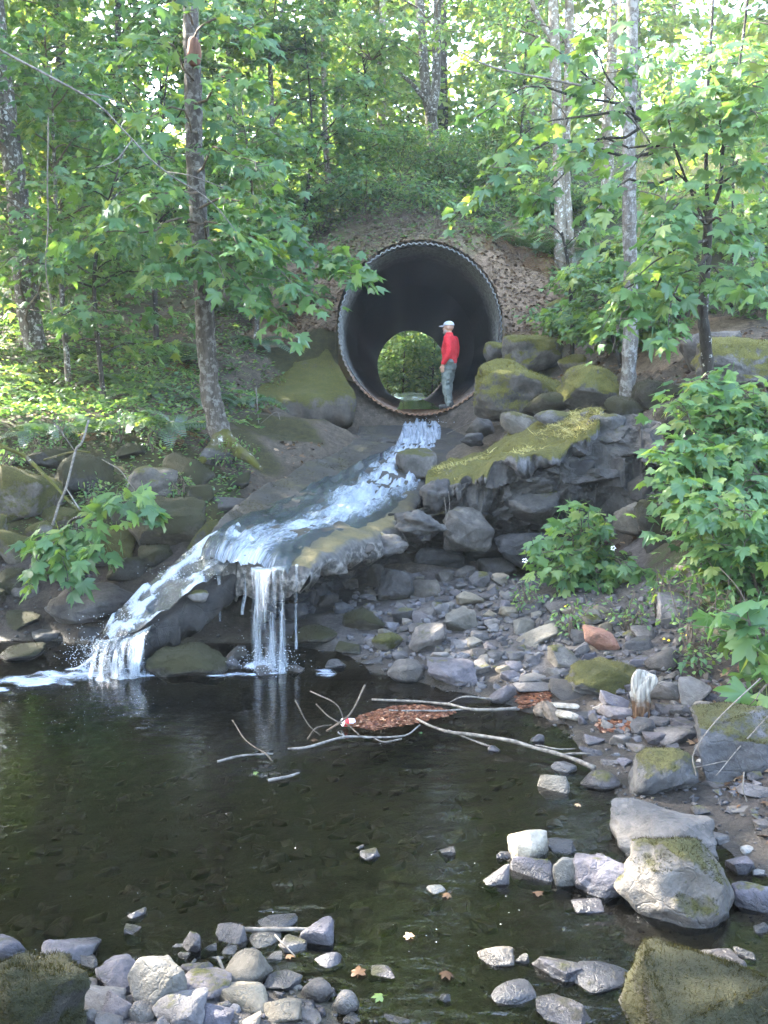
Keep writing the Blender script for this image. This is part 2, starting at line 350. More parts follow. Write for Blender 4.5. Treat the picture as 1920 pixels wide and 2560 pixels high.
# left of the apron
cp(640, 1180, 12.4, 'd'); cp(760, 1120, 14, 'd'); cp(860, 1075, 15.6, 'd'); cp(600, 1130, 13, 'm'); cp(720, 1095, 14.5, 'm'); cp(820, 1062, 16.0, 'm')
cw(-1.9, 16.9, 1.9, 'd'); cw(-1.3, 17.0, 1.9, 'd'); cw(-.7, 17.2, 1.85, 'd'); cp(700, 900, 18.2, 'm'); cp(800, 880, 18.3, 'm'); cp(690, 860, 18.8, 'l'); cp(830, 770, 19.2, 'l'); cp(790, 700, 20.2, 'l')
cp(560, 1125, 12.3, 'd'); cp(480, 1160, 11.6, 'm'); cp(540, 1250, 10.4, 'm'); cp(420, 1230, 10.7, 'm'); cp(300, 1180, 11.2, 'm'); cp(150, 1150, 11.4, 'm'); cp(0, 1140, 11.5, 'm')
cp(480, 1370, 9.3, 'w'); cp(350, 1330, 9.9, 'm'); cp(200, 1330, 10.0, 'm'); cp(0, 1330, 10.0, 'm'); cp(250, 1450, 9.1, 'w'); cp(0, 1450, 9.2, 'w'); cp(330, 1560, 8.5, 'w'); cp(150, 1585, 8.6, 'w'); cp(0, 1590, 8.6, 'w')
cp(-300, 1330, 10, 'd'); cp(-300, 1580, 8.7, 'w'); cp(-900, 1500, 9, 'w'); cp(-900, 1250, 10.5, 'd'); cw(-14, 9, .4, 'w'); cw(-14, 12, 2, 'v'); cw(-25, 9, 1, 'v')
cp(440, 1060, 13.2, 'd'); cp(300, 1055, 13.2, 'v'); cp(100, 1060, 13, 'v'); cp(-200, 1050, 13, 'v'); cp(200, 955, 16, 'v'); cp(430, 960, 15.8, 'v'); cp(600, 1000, 15.5, 'd'); cp(620, 900, 17.5, 'd'); cp(100, 800, 20, 'v'); cp(350, 830, 19, 'd'); cp(560, 820, 19, 'd')
cp(300, 700, 23, 'v'); cp(600, 700, 22.5, 'v'); cp(700, 610, 23, 'v'); cp(-300, 750, 22, 'v'); cp(400, 480, 29, 'v'); cp(0, 500, 30, 'v'); cp(700, 400, 31, 'v')
# right of the pipe and over it
cp(1300, 940, 17.0, 'm'); cp(1290, 860, 18.0, 'l'); cp(1310, 790, 18.7, 'l'); cp(1280, 720, 19.4, 'l'); cp(1350, 730, 19.3, 'l'); cp(1230, 665, 19.6, 'l'); cp(1400, 800, 18.3, 'l'); cp(1400, 690, 20.0, 'h'); cp(1200, 610, 20.0, 'h'); cp(1050, 590, 19.9, 'h'); cp(920, 640, 20.0, 'h')
cp(960, 540, 21.3, 'h'); cp(1060, 520, 21.4, 'v'); cp(1200, 560, 21.3, 'v'); cp(1300, 600, 21.0, 'h'); cp(1000, 450, 23.5, 'v'); cp(1150, 470, 23.5, 'v'); cp(1085, 405, 25.5, 'v'); cp(900, 450, 25, 'v')
cp(1500, 900, 15.5, 'd'); cp(1560, 800, 17, 'v'); cp(1500, 700, 19, 'v'); cp(1680, 860, 14.5, 'l'); cp(1800, 880, 13.2, 'd'); cp(1600, 1000, 13.3, 'd'); cp(1800, 1010, 11.5, 'd'); cp(1950, 900, 12.5, 'v')
cp(1500, 570, 21.5, 'v'); cp(1700, 700, 18.5, 'v'); cp(1900, 700, 17, 'v'); cp(1700, 520, 22.5, 's'); cp(1680, 590, 20.5, 's'); cp(1820, 520, 21.5, 's'); cp(1700, 420, 26, 's'); cp(1900, 430, 25, 's'); cp(1690, 325, 29.5, 's'); cp(1500, 400, 27, 'v'); cp(1400, 480, 24.5, 'v'); cp(2300, 500, 22, 's'); cp(2300, 330, 28, 's')
for x, y, z in [(-12, 30, 10.6), (-5, 30.5, 10.8), (0, 30, 11), (4, 30, 11), (10, 30.5, 11), (20, 30, 11.2), (0, 34, 11), (8, 34, 11.1), (-8, 34, 11), (20, 35, 11.2), (-25, 30, 10.6), (-25, 20, 7), (28, 20, 9), (28, 10, 6)]:
    cw(x, y, z, 's' if x > 8 else 'v')
for x, y, z in [(1, 39, 7.2), (5, 39, 7.4), (-3, 39, 7.4), (1.3, 43, 1.9), (0, 43.5, 2.3), (2.6, 43.5, 2.4), (-4, 43, 4), (6, 43, 4), (1.3, 50, 2.1), (-6, 50, 5), (8, 50, 5), (1.5, 60, 3), (-12, 60, 9), (14, 60, 9), (2, 75, 8), (-20, 44, 8), (22, 44, 8)]:
    cw(x, y, z, 'v')
for x, y, z in [(0, 120, 24), (-60, 100, 24), (60, 100, 26), (-70, 40, 16), (70, 40, 16), (-80, 5, 8), (80, 5, 12), (0, -60, 6), (-60, -60, 8), (60, -60, 8), (0, 300, 30), (-300, 0, 20), (300, 0, 20), (0, -300, 14), (300, 300, 30), (-300, 300, 30), (-300, -300, 20), (300, -300, 20)]:
    cw(x, y, z, 'v')
CX = np.array([c[:3] for c in CP], float); CZN = [c[3] for c in CP]
ZONES = 'bgwvdmlhsk'
_D = np.linalg.norm(CX[:, None, :2] - CX[None, :, :2], axis=-1)
_n = len(CX)
_A = np.zeros((_n + 3, _n + 3)); _A[:_n, :_n] = -_D + np.eye(_n) * -.02
_A[:_n, _n] = 1; _A[:_n, _n + 1:] = CX[:, :2]; _A[_n:, :_n] = _A[:_n, _n:].T
_W = np.linalg.solve(_A, np.concatenate([CX[:, 2], [0, 0, 0]]))
ZW = np.zeros((_n, len(ZONES)))
for i_, z_ in enumerate(CZN): ZW[i_, ZONES.index(z_)] = 1
def zones(x, y):
    x = np.asarray(x, float).ravel(); y = np.asarray(y, float).ravel(); R = np.zeros((len(x), len(ZONES)))
    for s in range(0, len(x), 20000):
        d = (x[s:s + 20000, None] - CX[None, :, 0]) ** 2 + (y[s:s + 20000, None] - CX[None, :, 1]) ** 2
        w = 1 / (d + .05) ** 2; R[s:s + 20000] = (w @ ZW) / w.sum(1, keepdims=True)
    return R
def pipe_at(y):
    t = (np.asarray(y, float) - PIPE0[1]) / (PIPE1[1] - PIPE0[1])
    return PIPE0[0] + (PIPE1[0] - PIPE0[0]) * t, PIPE0[2] + (PIPE1[2] - PIPE0[2]) * t
def H(x, y):
    x = np.asarray(x, float); y = np.asarray(y, float); shp = np.broadcast(x, y).shape
    X = np.broadcast_to(x, shp).ravel(); Y = np.broadcast_to(y, shp).ravel(); Z = np.zeros(len(X))
    for s in range(0, len(X), 20000):
        xs, ys = X[s:s + 20000], Y[s:s + 20000]
        d = np.sqrt((xs[:, None] - CX[None, :, 0]) ** 2 + (ys[:, None] - CX[None, :, 1]) ** 2)
        Z[s:s + 20000] = -d @ _W[:_n] + _W[_n] + _W[_n + 1] * xs + _W[_n + 2] * ys
    zb = np.clip((Z + .02) / .5, .12, 1)
    Q = xyz(X, Y)
    Z = Z + zb * (fbm(Q * .55, 3, 5) * .16 + fbm(Q * 2.6, 3, 9) * .06) + fbm(Q * 8, 2, 12) * .012
    # the earth lies over the pipe between its ends and under it outside them
    pcx, pcz = pipe_at(Y); q = np.clip(1 - ((X - pcx) / (PRX + .12)) ** 2, 0, 1); s_ = np.sqrt(q) * (PRZ + .12)
    ins = np.abs(X - pcx) < PRX + .12
    over = ins & (Y > 18.15) & (Y < 41.77); under = ins & ~over & (Y > 16.9) & (Y < 43.5)
    Z = np.where(over, np.maximum(Z, pcz + s_ + .05), Z)
    Z = np.where(under, np.minimum(Z, pcz - s_ + np.where((Y > 17.9) & (Y < 42.6), .122, np.where(Y > 17.5, .075, -.02))), Z)
    return Z.reshape(shp)
def graded(lo, hi, segs):
    out_ = [lo]
    for end, st in segs:
        while out_[-1] < end - 1e-6: out_.append(out_[-1] + st)
    return np.array(out_)
gx = np.unique(np.round(np.concatenate([-np.geomspace(5.6, 320, 36)[::-1], np.arange(-5.5, 5.51, .08), np.geomspace(5.6, 320, 36)]), 4))
gy = np.unique(np.round(np.concatenate([-np.geomspace(.5, 320, 22)[::-1], np.arange(0, 2.6, .3), np.arange(2.6, 20.6, .085), np.arange(20.7, 45, .3), np.geomspace(45.2, 320, 28)]), 4))
GX, GY = np.meshgrid(gx, gy, indexing='ij'); GZ = H(GX, GY)
F = grid_faces(len(gx), len(gy))
Vg = np.stack([GX, GY, GZ], -1).reshape(-1, 3)
fc = Vg[F].mean(1); pcx, pcz = pipe_at(fc[:, 1]); fspan = Vg[F][:, :, 2].max(1) - Vg[F][:, :, 2].min(1)
ymin, ymax = Vg[F][:, :, 1].min(1), Vg[F][:, :, 1].max(1)
hole = (np.abs(fc[:, 0] - pcx) < PRX + .06) & (((ymin < 18.15) & (ymax > 18.15)) | ((ymin < 41.77) & (ymax > 41.77)))
F = F[~hole]
Zn = zones(Vg[:, 0], Vg[:, 1])

def ground_material():
    m = M('forest_ground'); P = m.pos(); A = {z: m.attr('zone_' + z) for z in ZONES}
    n1 = m.noise(P, 1.7, 5, .6); n2 = m.noise(P, 9, 5, .65); n3 = m.noise(P, 45, 4, .7); n4 = m.noise(P, 160, 2, .6)
    mixn = m.math('ADD', m.math('MULTIPLY', n2, .5), m.math('MULTIPLY', n3, .5))
    def two(a, b): return m.ramp(mixn, [(.38, a), (.62, b)])
    soil = m.ramp(mixn, [(.36, (.024, .019, .014)), (.5, (.06, .047, .035)), (.66, (.125, .10, .075))])
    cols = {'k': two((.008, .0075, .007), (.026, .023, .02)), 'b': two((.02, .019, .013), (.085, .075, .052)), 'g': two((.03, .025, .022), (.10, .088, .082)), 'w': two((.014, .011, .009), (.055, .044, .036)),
            'v': m.mix(m.ramp(n2, [(.4, 0), (.6, .8)]), soil, (.03, .05, .013)), 'm': m.ramp(mixn, [(.36, (.010, .010, .004)), (.5, (.026, .024, .007)), (.66, (.055, .05, .013))]),
            'l': two((.075, .05, .032), (.25, .175, .115)), 'h': m.mix(m.ramp(n2, [(.45, 0), (.62, .7)]), two((.08, .058, .038), (.24, .18, .12)), (.07, .095, .03)), 's': m.mix(m.ramp(n2, [(.4, 0), (.65, .8)]), two((.06, .075, .02), (.13, .14, .035)), (.16, .11, .06))}
    col = soil
    nz = m.math('MULTIPLY', m.math('SUBTRACT', m.math('ADD', m.math('MULTIPLY', n1, .5), m.math('MULTIPLY', n2, .5)), .5), .9)
    for z in 'vlhsmgwkb':
        k = m.ramp(m.math('ADD', A[z], nz), [(.38, 0.0), (.58, 1.0)]); col = m.mix(k, col, cols[z])
    zz = m.sep(P)[2]
    wet = m.ramp(m.math('ADD', zz, m.math('MULTIPLY', m.math('SUBTRACT', n2, .5), .1)), [(.02, 1.0), (.10, 0.0)])
    col = m.mix(m.math('MULTIPLY', wet, .35), col, (.012, .011, .008))
    h = m.math('ADD', n2, m.math('ADD', m.math('MULTIPLY', n3, .7), m.math('MULTIPLY', n4, .3)))
    return m.done(m.princ(col, m.math('SUBTRACT', .92, m.math('MULTIPLY', wet, .45)), m.bump(h, .9, .035), .25))
MT['ground'] = ground_material()
gme = mk_mesh('ground', Vg, F, MT['ground'], True, {'zone_' + z: Zn[:, i] for i, z in enumerate(ZONES)})
link('ground', gme, kind='structure')

def Hq(x, y):
    """ground height read from the built grid"""
    x = np.asarray(x, float); y = np.asarray(y, float)
    i = np.clip(np.searchsorted(gx, x) - 1, 0, len(gx) - 2); j = np.clip(np.searchsorted(gy, y) - 1, 0, len(gy) - 2)
    u = (x - gx[i]) / (gx[i + 1] - gx[i]); v = (y - gy[j]) / (gy[j + 1] - gy[j])
    return (GZ[i, j] * (1 - u) + GZ[i + 1, j] * u) * (1 - v) + (GZ[i, j + 1] * (1 - u) + GZ[i + 1, j + 1] * u) * v
_YS = np.concatenate([np.arange(2.6, 20, .03), np.arange(20, 60, .12)])
def ground_hit(px, py):
    """where the sight line through a photo pixel meets the ground"""
    r = ray(px, py); P = np.array([0, 0, CAM_Z]) + r[None] * (_YS / r[1])[:, None]
    h = np.maximum(Hq(P[:, 0], P[:, 1]), -.02)
    b = np.nonzero(P[:, 2] < h)[0]
    return P[b[0]] if len(b) else P[-1]

# ------------------------------------------------------------------ culvert
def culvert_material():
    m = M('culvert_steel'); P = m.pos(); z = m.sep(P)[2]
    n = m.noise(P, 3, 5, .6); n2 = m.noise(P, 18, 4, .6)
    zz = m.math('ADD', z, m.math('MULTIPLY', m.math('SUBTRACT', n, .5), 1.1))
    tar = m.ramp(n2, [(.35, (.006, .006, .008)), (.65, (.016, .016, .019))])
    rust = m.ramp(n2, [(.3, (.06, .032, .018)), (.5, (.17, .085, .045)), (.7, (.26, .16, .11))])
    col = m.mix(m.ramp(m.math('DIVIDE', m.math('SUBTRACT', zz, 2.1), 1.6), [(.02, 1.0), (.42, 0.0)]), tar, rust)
    y = m.sep(P)[1]; mouth_light = m.ramp(m.math('ADD', m.math('MULTIPLY', m.math('SUBTRACT', y, 17.6), .45), m.math('MULTIPLY', m.math('SUBTRACT', n, .5), .8)), [(.3, 1.0), (1.0, 0.0)])  # lighter colour paints the daylight that reaches into the pipe mouth
    col = m.mix(m.math('MULTIPLY', mouth_light, .75), col, m.mix(m.ramp(m.math('DIVIDE', m.math('SUBTRACT', zz, 2.1), 1.6), [(.1, 1.0), (.5, 0.0)]), m.ramp(n2, [(.35, (.12, .12, .11)), (.65, (.30, .30, .28))]), m.ramp(n2, [(.3, (.14, .085, .05)), (.7, (.34, .23, .17))])))
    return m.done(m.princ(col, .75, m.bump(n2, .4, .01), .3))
def rim_material():
    m = M('culvert_rim_zinc'); P = m.pos(); z = m.sep(P)[2]
    n = m.noise(P, 4, 5, .6); n2 = m.noise(P, 30, 4, .6)
    zinc = m.ramp(n2, [(.35, (.07, .072, .07)), (.65, (.20, .20, .195))])
    rust = m.ramp(n2, [(.3, (.09, .05, .03)), (.5, (.22, .12, .07)), (.7, (.33, .22, .15))])
    zz = m.math('ADD', z, m.math('MULTIPLY', m.math('SUBTRACT', n, .5), 1.2))
    k = m.ramp(m.math('DIVIDE', m.math('SUBTRACT', zz, 2.1), 1.6), [(.3, 1.0), (.7, 0.0)])
    return m.done(m.princ(m.mix(k, zinc, rust), .6, m.bump(n2, .35, .008), .4, Metallic=0.15))
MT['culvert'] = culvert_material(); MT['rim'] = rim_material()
def pipe_rings(ys, nth, rfun, pz=None):
    th = np.linspace(0, 2 * np.pi, nth, endpoint=False); cx_, cz_ = pipe_at(ys)
    rr = rfun(ys[:, None], th[None, :])
    x = cx_[:, None] + (PRX + rr) * np.sin(th)[None]; z = cz_[:, None] - (PRZ + rr) * np.cos(th)[None]
    return np.stack([x, np.repeat(ys[:, None], nth, 1), z], -1).reshape(-1, 3)
def wrap_faces(nr, nth):
    i = np.arange(nr - 1)[:, None] * nth; j = np.arange(nth)[None]; k = (j + 1) % nth
    return np.stack([i + j, i + k, i + nth + k, i + nth + j], -1).reshape(-1, 4)
culv = link('culvert_pipe', None, loc=PIPE0, label='huge round corrugated steel culvert pipe opening in the embankment', cat='culvert')
ys = np.concatenate([np.arange(17.85, 24, .045), np.arange(24, 41.80, .09)])
Vp = pipe_rings(ys, 144, lambda y, t: .028 * np.sin(2 * np.pi * (y / .18 + 3 * t / (2 * np.pi))))
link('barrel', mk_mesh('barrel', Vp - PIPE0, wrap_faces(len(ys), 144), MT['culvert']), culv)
nth = 92 * 6
def tooth(y, t, amp): return amp * (2 * np.abs(2 * ((t * 92 / (2 * np.pi) + y * 3) % 1) - 1) - 1)
yr = np.array([17.60, 17.64, 17.70, 17.78, 17.87, 17.95])
Vi = pipe_rings(yr, nth, lambda y, t: tooth(y, t, .022) * np.clip((17.98 - y) / .3, 0.1, 1) + 0 * y)
Vo = pipe_rings(yr[::-1], nth, lambda y, t: .018 + tooth(y, t, .022) * np.clip((17.98 - y) / .3, 0.1, 1) + 0 * y)
Vr = np.vstack([Vi, Vo]); Fr = [wrap_faces(6, nth), wrap_faces(6, nth) + 6 * nth]
j = np.arange(nth); k = (j + 1) % nth
Fr.append(np.stack([j, 11 * nth + j, 11 * nth + k, k], -1))
link('rim', mk_mesh('rim', Vr - PIPE0, np.concatenate(Fr), MT['rim'], False), culv)
def facets(P, cell, seed):
    """broken-rock relief: every cell of space gets its own tilted, offset face"""
    Q = np.asarray(P, float) / cell; sh = Q.shape[:-1]; Q = Q.reshape(-1, 3); I = np.floor(Q).astype(np.int64); best = np.full(len(Q), 9.0); val = np.zeros(len(Q))
    for dx in (-1, 0, 1):
        for dy in (-1, 0, 1):
            for dz in (-1, 0, 1):
                C = I + [dx, dy, dz]; h = [_hash(C[:, 0], C[:, 1], C[:, 2], seed + k) for k in range(7)]
                ctr = C + np.stack(h[:3], -1); d = Q - ctr; r2 = (d ** 2).sum(1); v = (h[3] - .5) * 1.4 + d[:, 0] * (h[4] - .5) * 1.6 + d[:, 1] * (h[5] - .5) * 1.6 + d[:, 2] * (h[6] - .5) * 1.6
                k = r2 < best; best = np.where(k, r2, best); val = np.where(k, v, val)
    return val.reshape(sh)
# ------------------------------------------------------------------ stone slabs built from a rim line
def slab(name, front, back, thick, mat, seed, nu=90, nv=36, rough=.06, under=.18, rim=.10, **kw):
    """a slab whose top runs between two lines of points; ragged edges and underside"""
    A = spline(front, nu); B = spline(back, nu); t = np.linspace(0, 1, nv)[None, :, None]
    jag = (fbm(A * 3.1, 4, seed) * rim)[:, None]; dirn = nrm(A - B); A = A + dirn * jag
    top = A[:, None] * (1 - t) + B[:, None] * t
    n_ = fbm(top * 1.4, 4, seed + 1) * rough + fbm(top * 6, 3, seed + 2) * rough * .35
    edge = np.clip(t[..., 0] / .06, 0, 1) ** .5
    top = top + np.array([0, 0, 1.0]) * (n_ - (1 - edge) * thick * .18)[..., None]
    tb = np.clip(t[..., 0] * 1.15, 0, 1)
    bot = top.copy(); bot[..., 2] -= (thick * (.75 + .35 * np.sin(tb * 2.6)) + fbm(top * 2.3, 4, seed + 3) * under + fbm(top * 7, 3, seed + 4) * under * .4)
    bot = bot - dirn[:, None] * (thick * .35 * (1 - tb))[..., None]
    mid = (top[:, 0] * .5 + bot[:, 0] * .5) + dirn * (.05 + fbm(A * 5, 4, seed + 6) * rim)[:, None]
    V = np.vstack([top.reshape(-1, 3), bot.reshape(-1, 3), mid]); at_t = np.concatenate([np.tile(np.linspace(0, 1, nv), nu), np.ones(nu * nv) * .5, np.zeros(nu)]); at_s = np.concatenate([np.repeat(np.linspace(0, 1, nu), nv)] * 2 + [np.linspace(0, 1, nu)])
    ft = grid_faces(nu, nv)[:, ::-1]; fb = grid_faces(nu, nv) + nu * nv; i = np.arange(nu - 1); N2 = nu * nv
    e1 = np.stack([i * nv, (i + 1) * nv, 2 * N2 + i + 1, 2 * N2 + i], -1); e2 = np.stack([2 * N2 + i, 2 * N2 + i + 1, N2 + (i + 1) * nv, N2 + i * nv], -1)
    e3 = np.stack([i * nv + nv - 1, (i + 1) * nv + nv - 1, N2 + (i + 1) * nv + nv - 1, N2 + i * nv + nv - 1], -1)[:, ::-1]
    jv = np.arange(nv - 1)
    e4 = np.stack([jv, jv + 1, N2 + jv + 1, N2 + jv], -1)[:, ::-1]; b_ = (nu - 1) * nv; e5 = np.stack([b_ + jv, b_ + jv + 1, N2 + b_ + jv + 1, N2 + b_ + jv], -1)
    nb = nu * nv; push = np.vstack([np.repeat(dirn, nv, 0), dirn]); V[nb:] += (push * .8 - [0, 0, .5]) * (np.concatenate([facets(V[nb:-nu], .30, seed) * .3, facets(V[-nu:], .30, seed) * .8]) * under)[:, None]
    org = V.mean(0)
    return link(name, mk_mesh(name, V - org, np.concatenate([ft, fb, e1, e2, e3, e4, e5]), mat, True, {'across': at_t, 'along': at_s}), loc=org, **kw), top

def apron_material():
    m = M('apron_stone'); P = m.pos(); xs = m.sep(P)
    n1 = m.noise(P, 2.2, 5, .6); n2 = m.noise(P, 16, 5, .65); n3 = m.noise(P, 70, 3, .6)
    base = m.ramp(n2, [(.35, (.028, .026, .025)), (.65, (.085, .078, .072))])
    nz = m.sep(m.n('NewGeometry').outputs['Normal'])[2]
    tan = m.ramp(m.math('ADD', m.math('MULTIPLY', n1, .6), m.math('MULTIPLY', n3, .4)), [(.40, (.035, .031, .009)), (.56, (.105, .08, .03))])
    wetm = m.ramp(m.math('ADD', m.math('MULTIPLY', n1, .5), m.math('MULTIPLY', n2, .5)), [(.38, (.007, .006, .005)), (.52, (.019, .016, .012)), (.60, (.034, .03, .010)), (.72, (.055, .05, .016))])
    strip = m.ramp(m.math('ADD', m.attr('across'), m.math('MULTIPLY', m.math('SUBTRACT', n1, .5), .3)), [(.16, 1.0), (.30, 0.0)]); strip = m.math('MULTIPLY', strip, m.ramp(m.attr('along'), [(.42, 0.0), (.55, 1.0)]))
    algae = m.mix(strip, wetm, tan)
    col = m.mix(m.ramp(m.math('ADD', nz, m.math('MULTIPLY', m.math('SUBTRACT', n1, .5), .5)), [(.7, 0.0), (.95, .9)]), base, algae)
    dry = m.ramp(nz, [(.1, 1.0), (.45, 0.0)])
    col = m.mix(m.math('MULTIPLY', dry, m.ramp(n2, [(.45, 0), (.6, .8)])), col, (.20, .185, .17))
    return m.done(m.princ(col, m.math('ADD', .62, m.math('MULTIPLY', n2, .3)), m.bump(m.math('ADD', n2, m.math('MULTIPLY', n3, .4)), .8, .02), .35))
MT['apron'] = apron_material()
AP_R = [at(1200, 1062, 17.75), at(1150, 1135, 15), at(1065, 1228, 12.4), at(985, 1320, 10), at(860, 1372, 8.6), at(765, 1410, 7.75)]
AP_L = [at(900, 1058, 17.75), at(880, 1106, 15), at(765, 1158, 12.4), at(620, 1248, 10), at(545, 1310, 8.7), at(505, 1368, 8.15)]
AP_R2 = spline(AP_R, 90); AP_L2 = spline(AP_L, 90)
apron, ap_top = slab('spillway_apron', AP_R, AP_L, 0.34, MT['apron'], 31, nu=150, nv=70, rough=.045, under=.10, rim=.10,
     label='sloping brown concrete spillway apron carrying the stream down from the culvert', cat='spillway')
def ledge_material():
    return rock_material('ledge_rock', (.035, .034, .036), (.085, .082, .085), (.19, .185, .19), moss=.66, moss_col=((.05, .046, .009), (.15, .138, .028)))
MT['ledge'] = ledge_material()
LG_F = [at(1062, 1212, 10.9), at(1130, 1192, 10.6), at(1210, 1168, 10.4), at(1300, 1140, 10.4), at(1390, 1112, 10.5), at(1450, 1080, 10.7), at(1500, 1052, 11.0)]
LG_B = [at(1085, 1175, 12.4), at(1150, 1140, 13), at(1230, 1110, 13.2), at(1300, 1070, 13.4), at(1380, 1030, 13.6), at(1440, 1010, 13.6), at(1500, 1008, 13.4)]
ledge, lg_top = slab('mossy_ledge', LG_F, LG_B, .24, MT['ledge'], 47, nu=130, nv=40, rough=.13, under=.12, rim=.22,
     label='jutting dark rock ledge capped with yellow moss and dry straw beside the spillway', cat='rock ledge')
def outcrop(name, top, bot, cell, amp, mat, seed, nu=230, nv=120, bulge=.25, **kw):
    """a fused, fractured rock face hung between a rim and a foot line"""
    A = spline(top, nu); B = spline(bot, nu); v = np.linspace(0, 1, nv)[None, :, None]; P = A[:, None] * (1 - v) + B[:, None] * v
    n_ = nrm(np.cross(np.gradient(A, axis=0), np.array([0, 0, 1.0])[None])); n_ = np.where((n_[:, 1] > 0)[:, None], -n_, n_)
    w = np.minimum(1, np.minimum(v[..., 0] / .04 + .25, 1)); rel = facets(P, cell, seed) * amp + facets(P, cell * .42, seed + 9) * amp * .45 + fbm(P * 9, 3, seed) * amp * .12 + bulge * np.sin(np.clip(v[..., 0] * 1.25, 0, 1) * np.pi)
    P = P + n_[:, None] * (rel * w)[..., None]; P[..., 2] += facets(P + 50, cell * .8, seed + 4) * amp * .45 * w; V = P.reshape(-1, 3); org = V.mean(0)
    return link(name, mk_mesh(name, V - org, grid_faces(nu, nv), mat, False), loc=org, **kw)
outcrop('rock_face', [p + np.array([0, .03, -.12]) for p in LG_F] + [at(1570, 1035, 11.3), at(1650, 1060, 11.2)], [at(1010, 1395, 11.0), at(1110, 1405, 11.3), at(1230, 1405, 11.5), at(1350, 1410, 11.4), at(1460, 1430, 11.1), at(1560, 1450, 10.6), at(1660, 1460, 10.0)], .70, .34, MT['rock_cliff'], 91,
    label='jagged fractured grey rock face under the mossy ledge, falling back into a dark hollow', cat='rock face')
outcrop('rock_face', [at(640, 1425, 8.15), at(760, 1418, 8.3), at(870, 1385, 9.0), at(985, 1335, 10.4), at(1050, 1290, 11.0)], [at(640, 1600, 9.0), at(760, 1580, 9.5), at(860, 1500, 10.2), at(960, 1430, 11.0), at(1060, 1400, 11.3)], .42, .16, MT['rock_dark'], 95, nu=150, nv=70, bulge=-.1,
    label='wet black broken rock at the back of the hollow under the spillway apron', cat='rock face')
wing, wg_top = slab('wing_wall', [at(570, 1020, 16.0), at(640, 1006, 16.3), at(700, 1003, 16.5), at(760, 1000, 16.5), at(840, 992, 16.7), at(893, 985, 17.0)], [at(560, 930, 18.3), at(620, 912, 18.4), at(680, 900, 18.4), at(730, 890, 18.4), at(780, 880, 18.4), at(820, 874, 18.3)], .80,
     rock_material('wing_wall_stone', (.028, .026, .026), (.05, .047, .047), (.085, .08, .08), moss=.62, moss_col=((.045, .044, .009), (.12, .112, .02))), 53, nu=80, nv=40, rough=.05, under=.05, rim=.07,
     label='dark concrete wing wall topped with moss left of the culvert mouth', cat='wing wall')
wing2, _ = slab('wing_wall', [at(1215, 985, 17.2), at(1250, 975, 17.2), at(1300, 965, 17.2)], [at(1225, 930, 18.3), at(1260, 920, 18.4), at(1310, 905, 18.4)], .7,
     bpy.data.materials['wing_wall_stone'], 54, nu=40, nv=20, rough=.05, under=.05, rim=.05, label='low dark mossy footing right of the culvert mouth', cat='wing wall')
# ------------------------------------------------------------------ water
def pool_material():
    m = M('pool_water'); P = m.pos()
    a = m.noise(m.mapping(P, (1.0, 2.2, 1)), 2.6, 3, .5, .4); b = m.noise(m.mapping(P, (1, 1.6, 1)), 9, 3, .5); c = m.noise(P, 34, 2, .5)
    h = m.math('ADD', m.math('MULTIPLY', a, 1.0), m.math('ADD', m.math('MULTIPLY', b, .38), m.math('MULTIPLY', c, .05)))
    nb = m.bump(h, .20, .05)
    fr = m.n('Fresnel', {'IOR': 1.33}); m.set(fr.inputs['Normal'], nb)
    tr = m.n('BsdfTransparent', {'Color': (.50, .46, .37)}); gl = m.n('BsdfGlossy', {'Color': (.95, .97, 1), 'Roughness': .03}); m.set(gl.inputs['Normal'], nb)
    x = m.n('MixShader', {0: fr.outputs[0], 1: tr.outputs[0], 2: gl.outputs[0]}); return m.done(x.outputs[0])
MT['pool'] = pool_material()
px_ = np.concatenate([[-300, -100, -40, -20], np.arange(-12, 4.6, .3)]); py_ = np.arange(2.6, 10.0, .3)
A_, B_ = np.meshgrid(px_, py_, indexing='ij')
link('pool_water', mk_mesh('pool_water', xyz(A_.ravel(), B_.ravel(), 0), grid_faces(len(px_), len(py_)), MT['pool']), kind='structure')

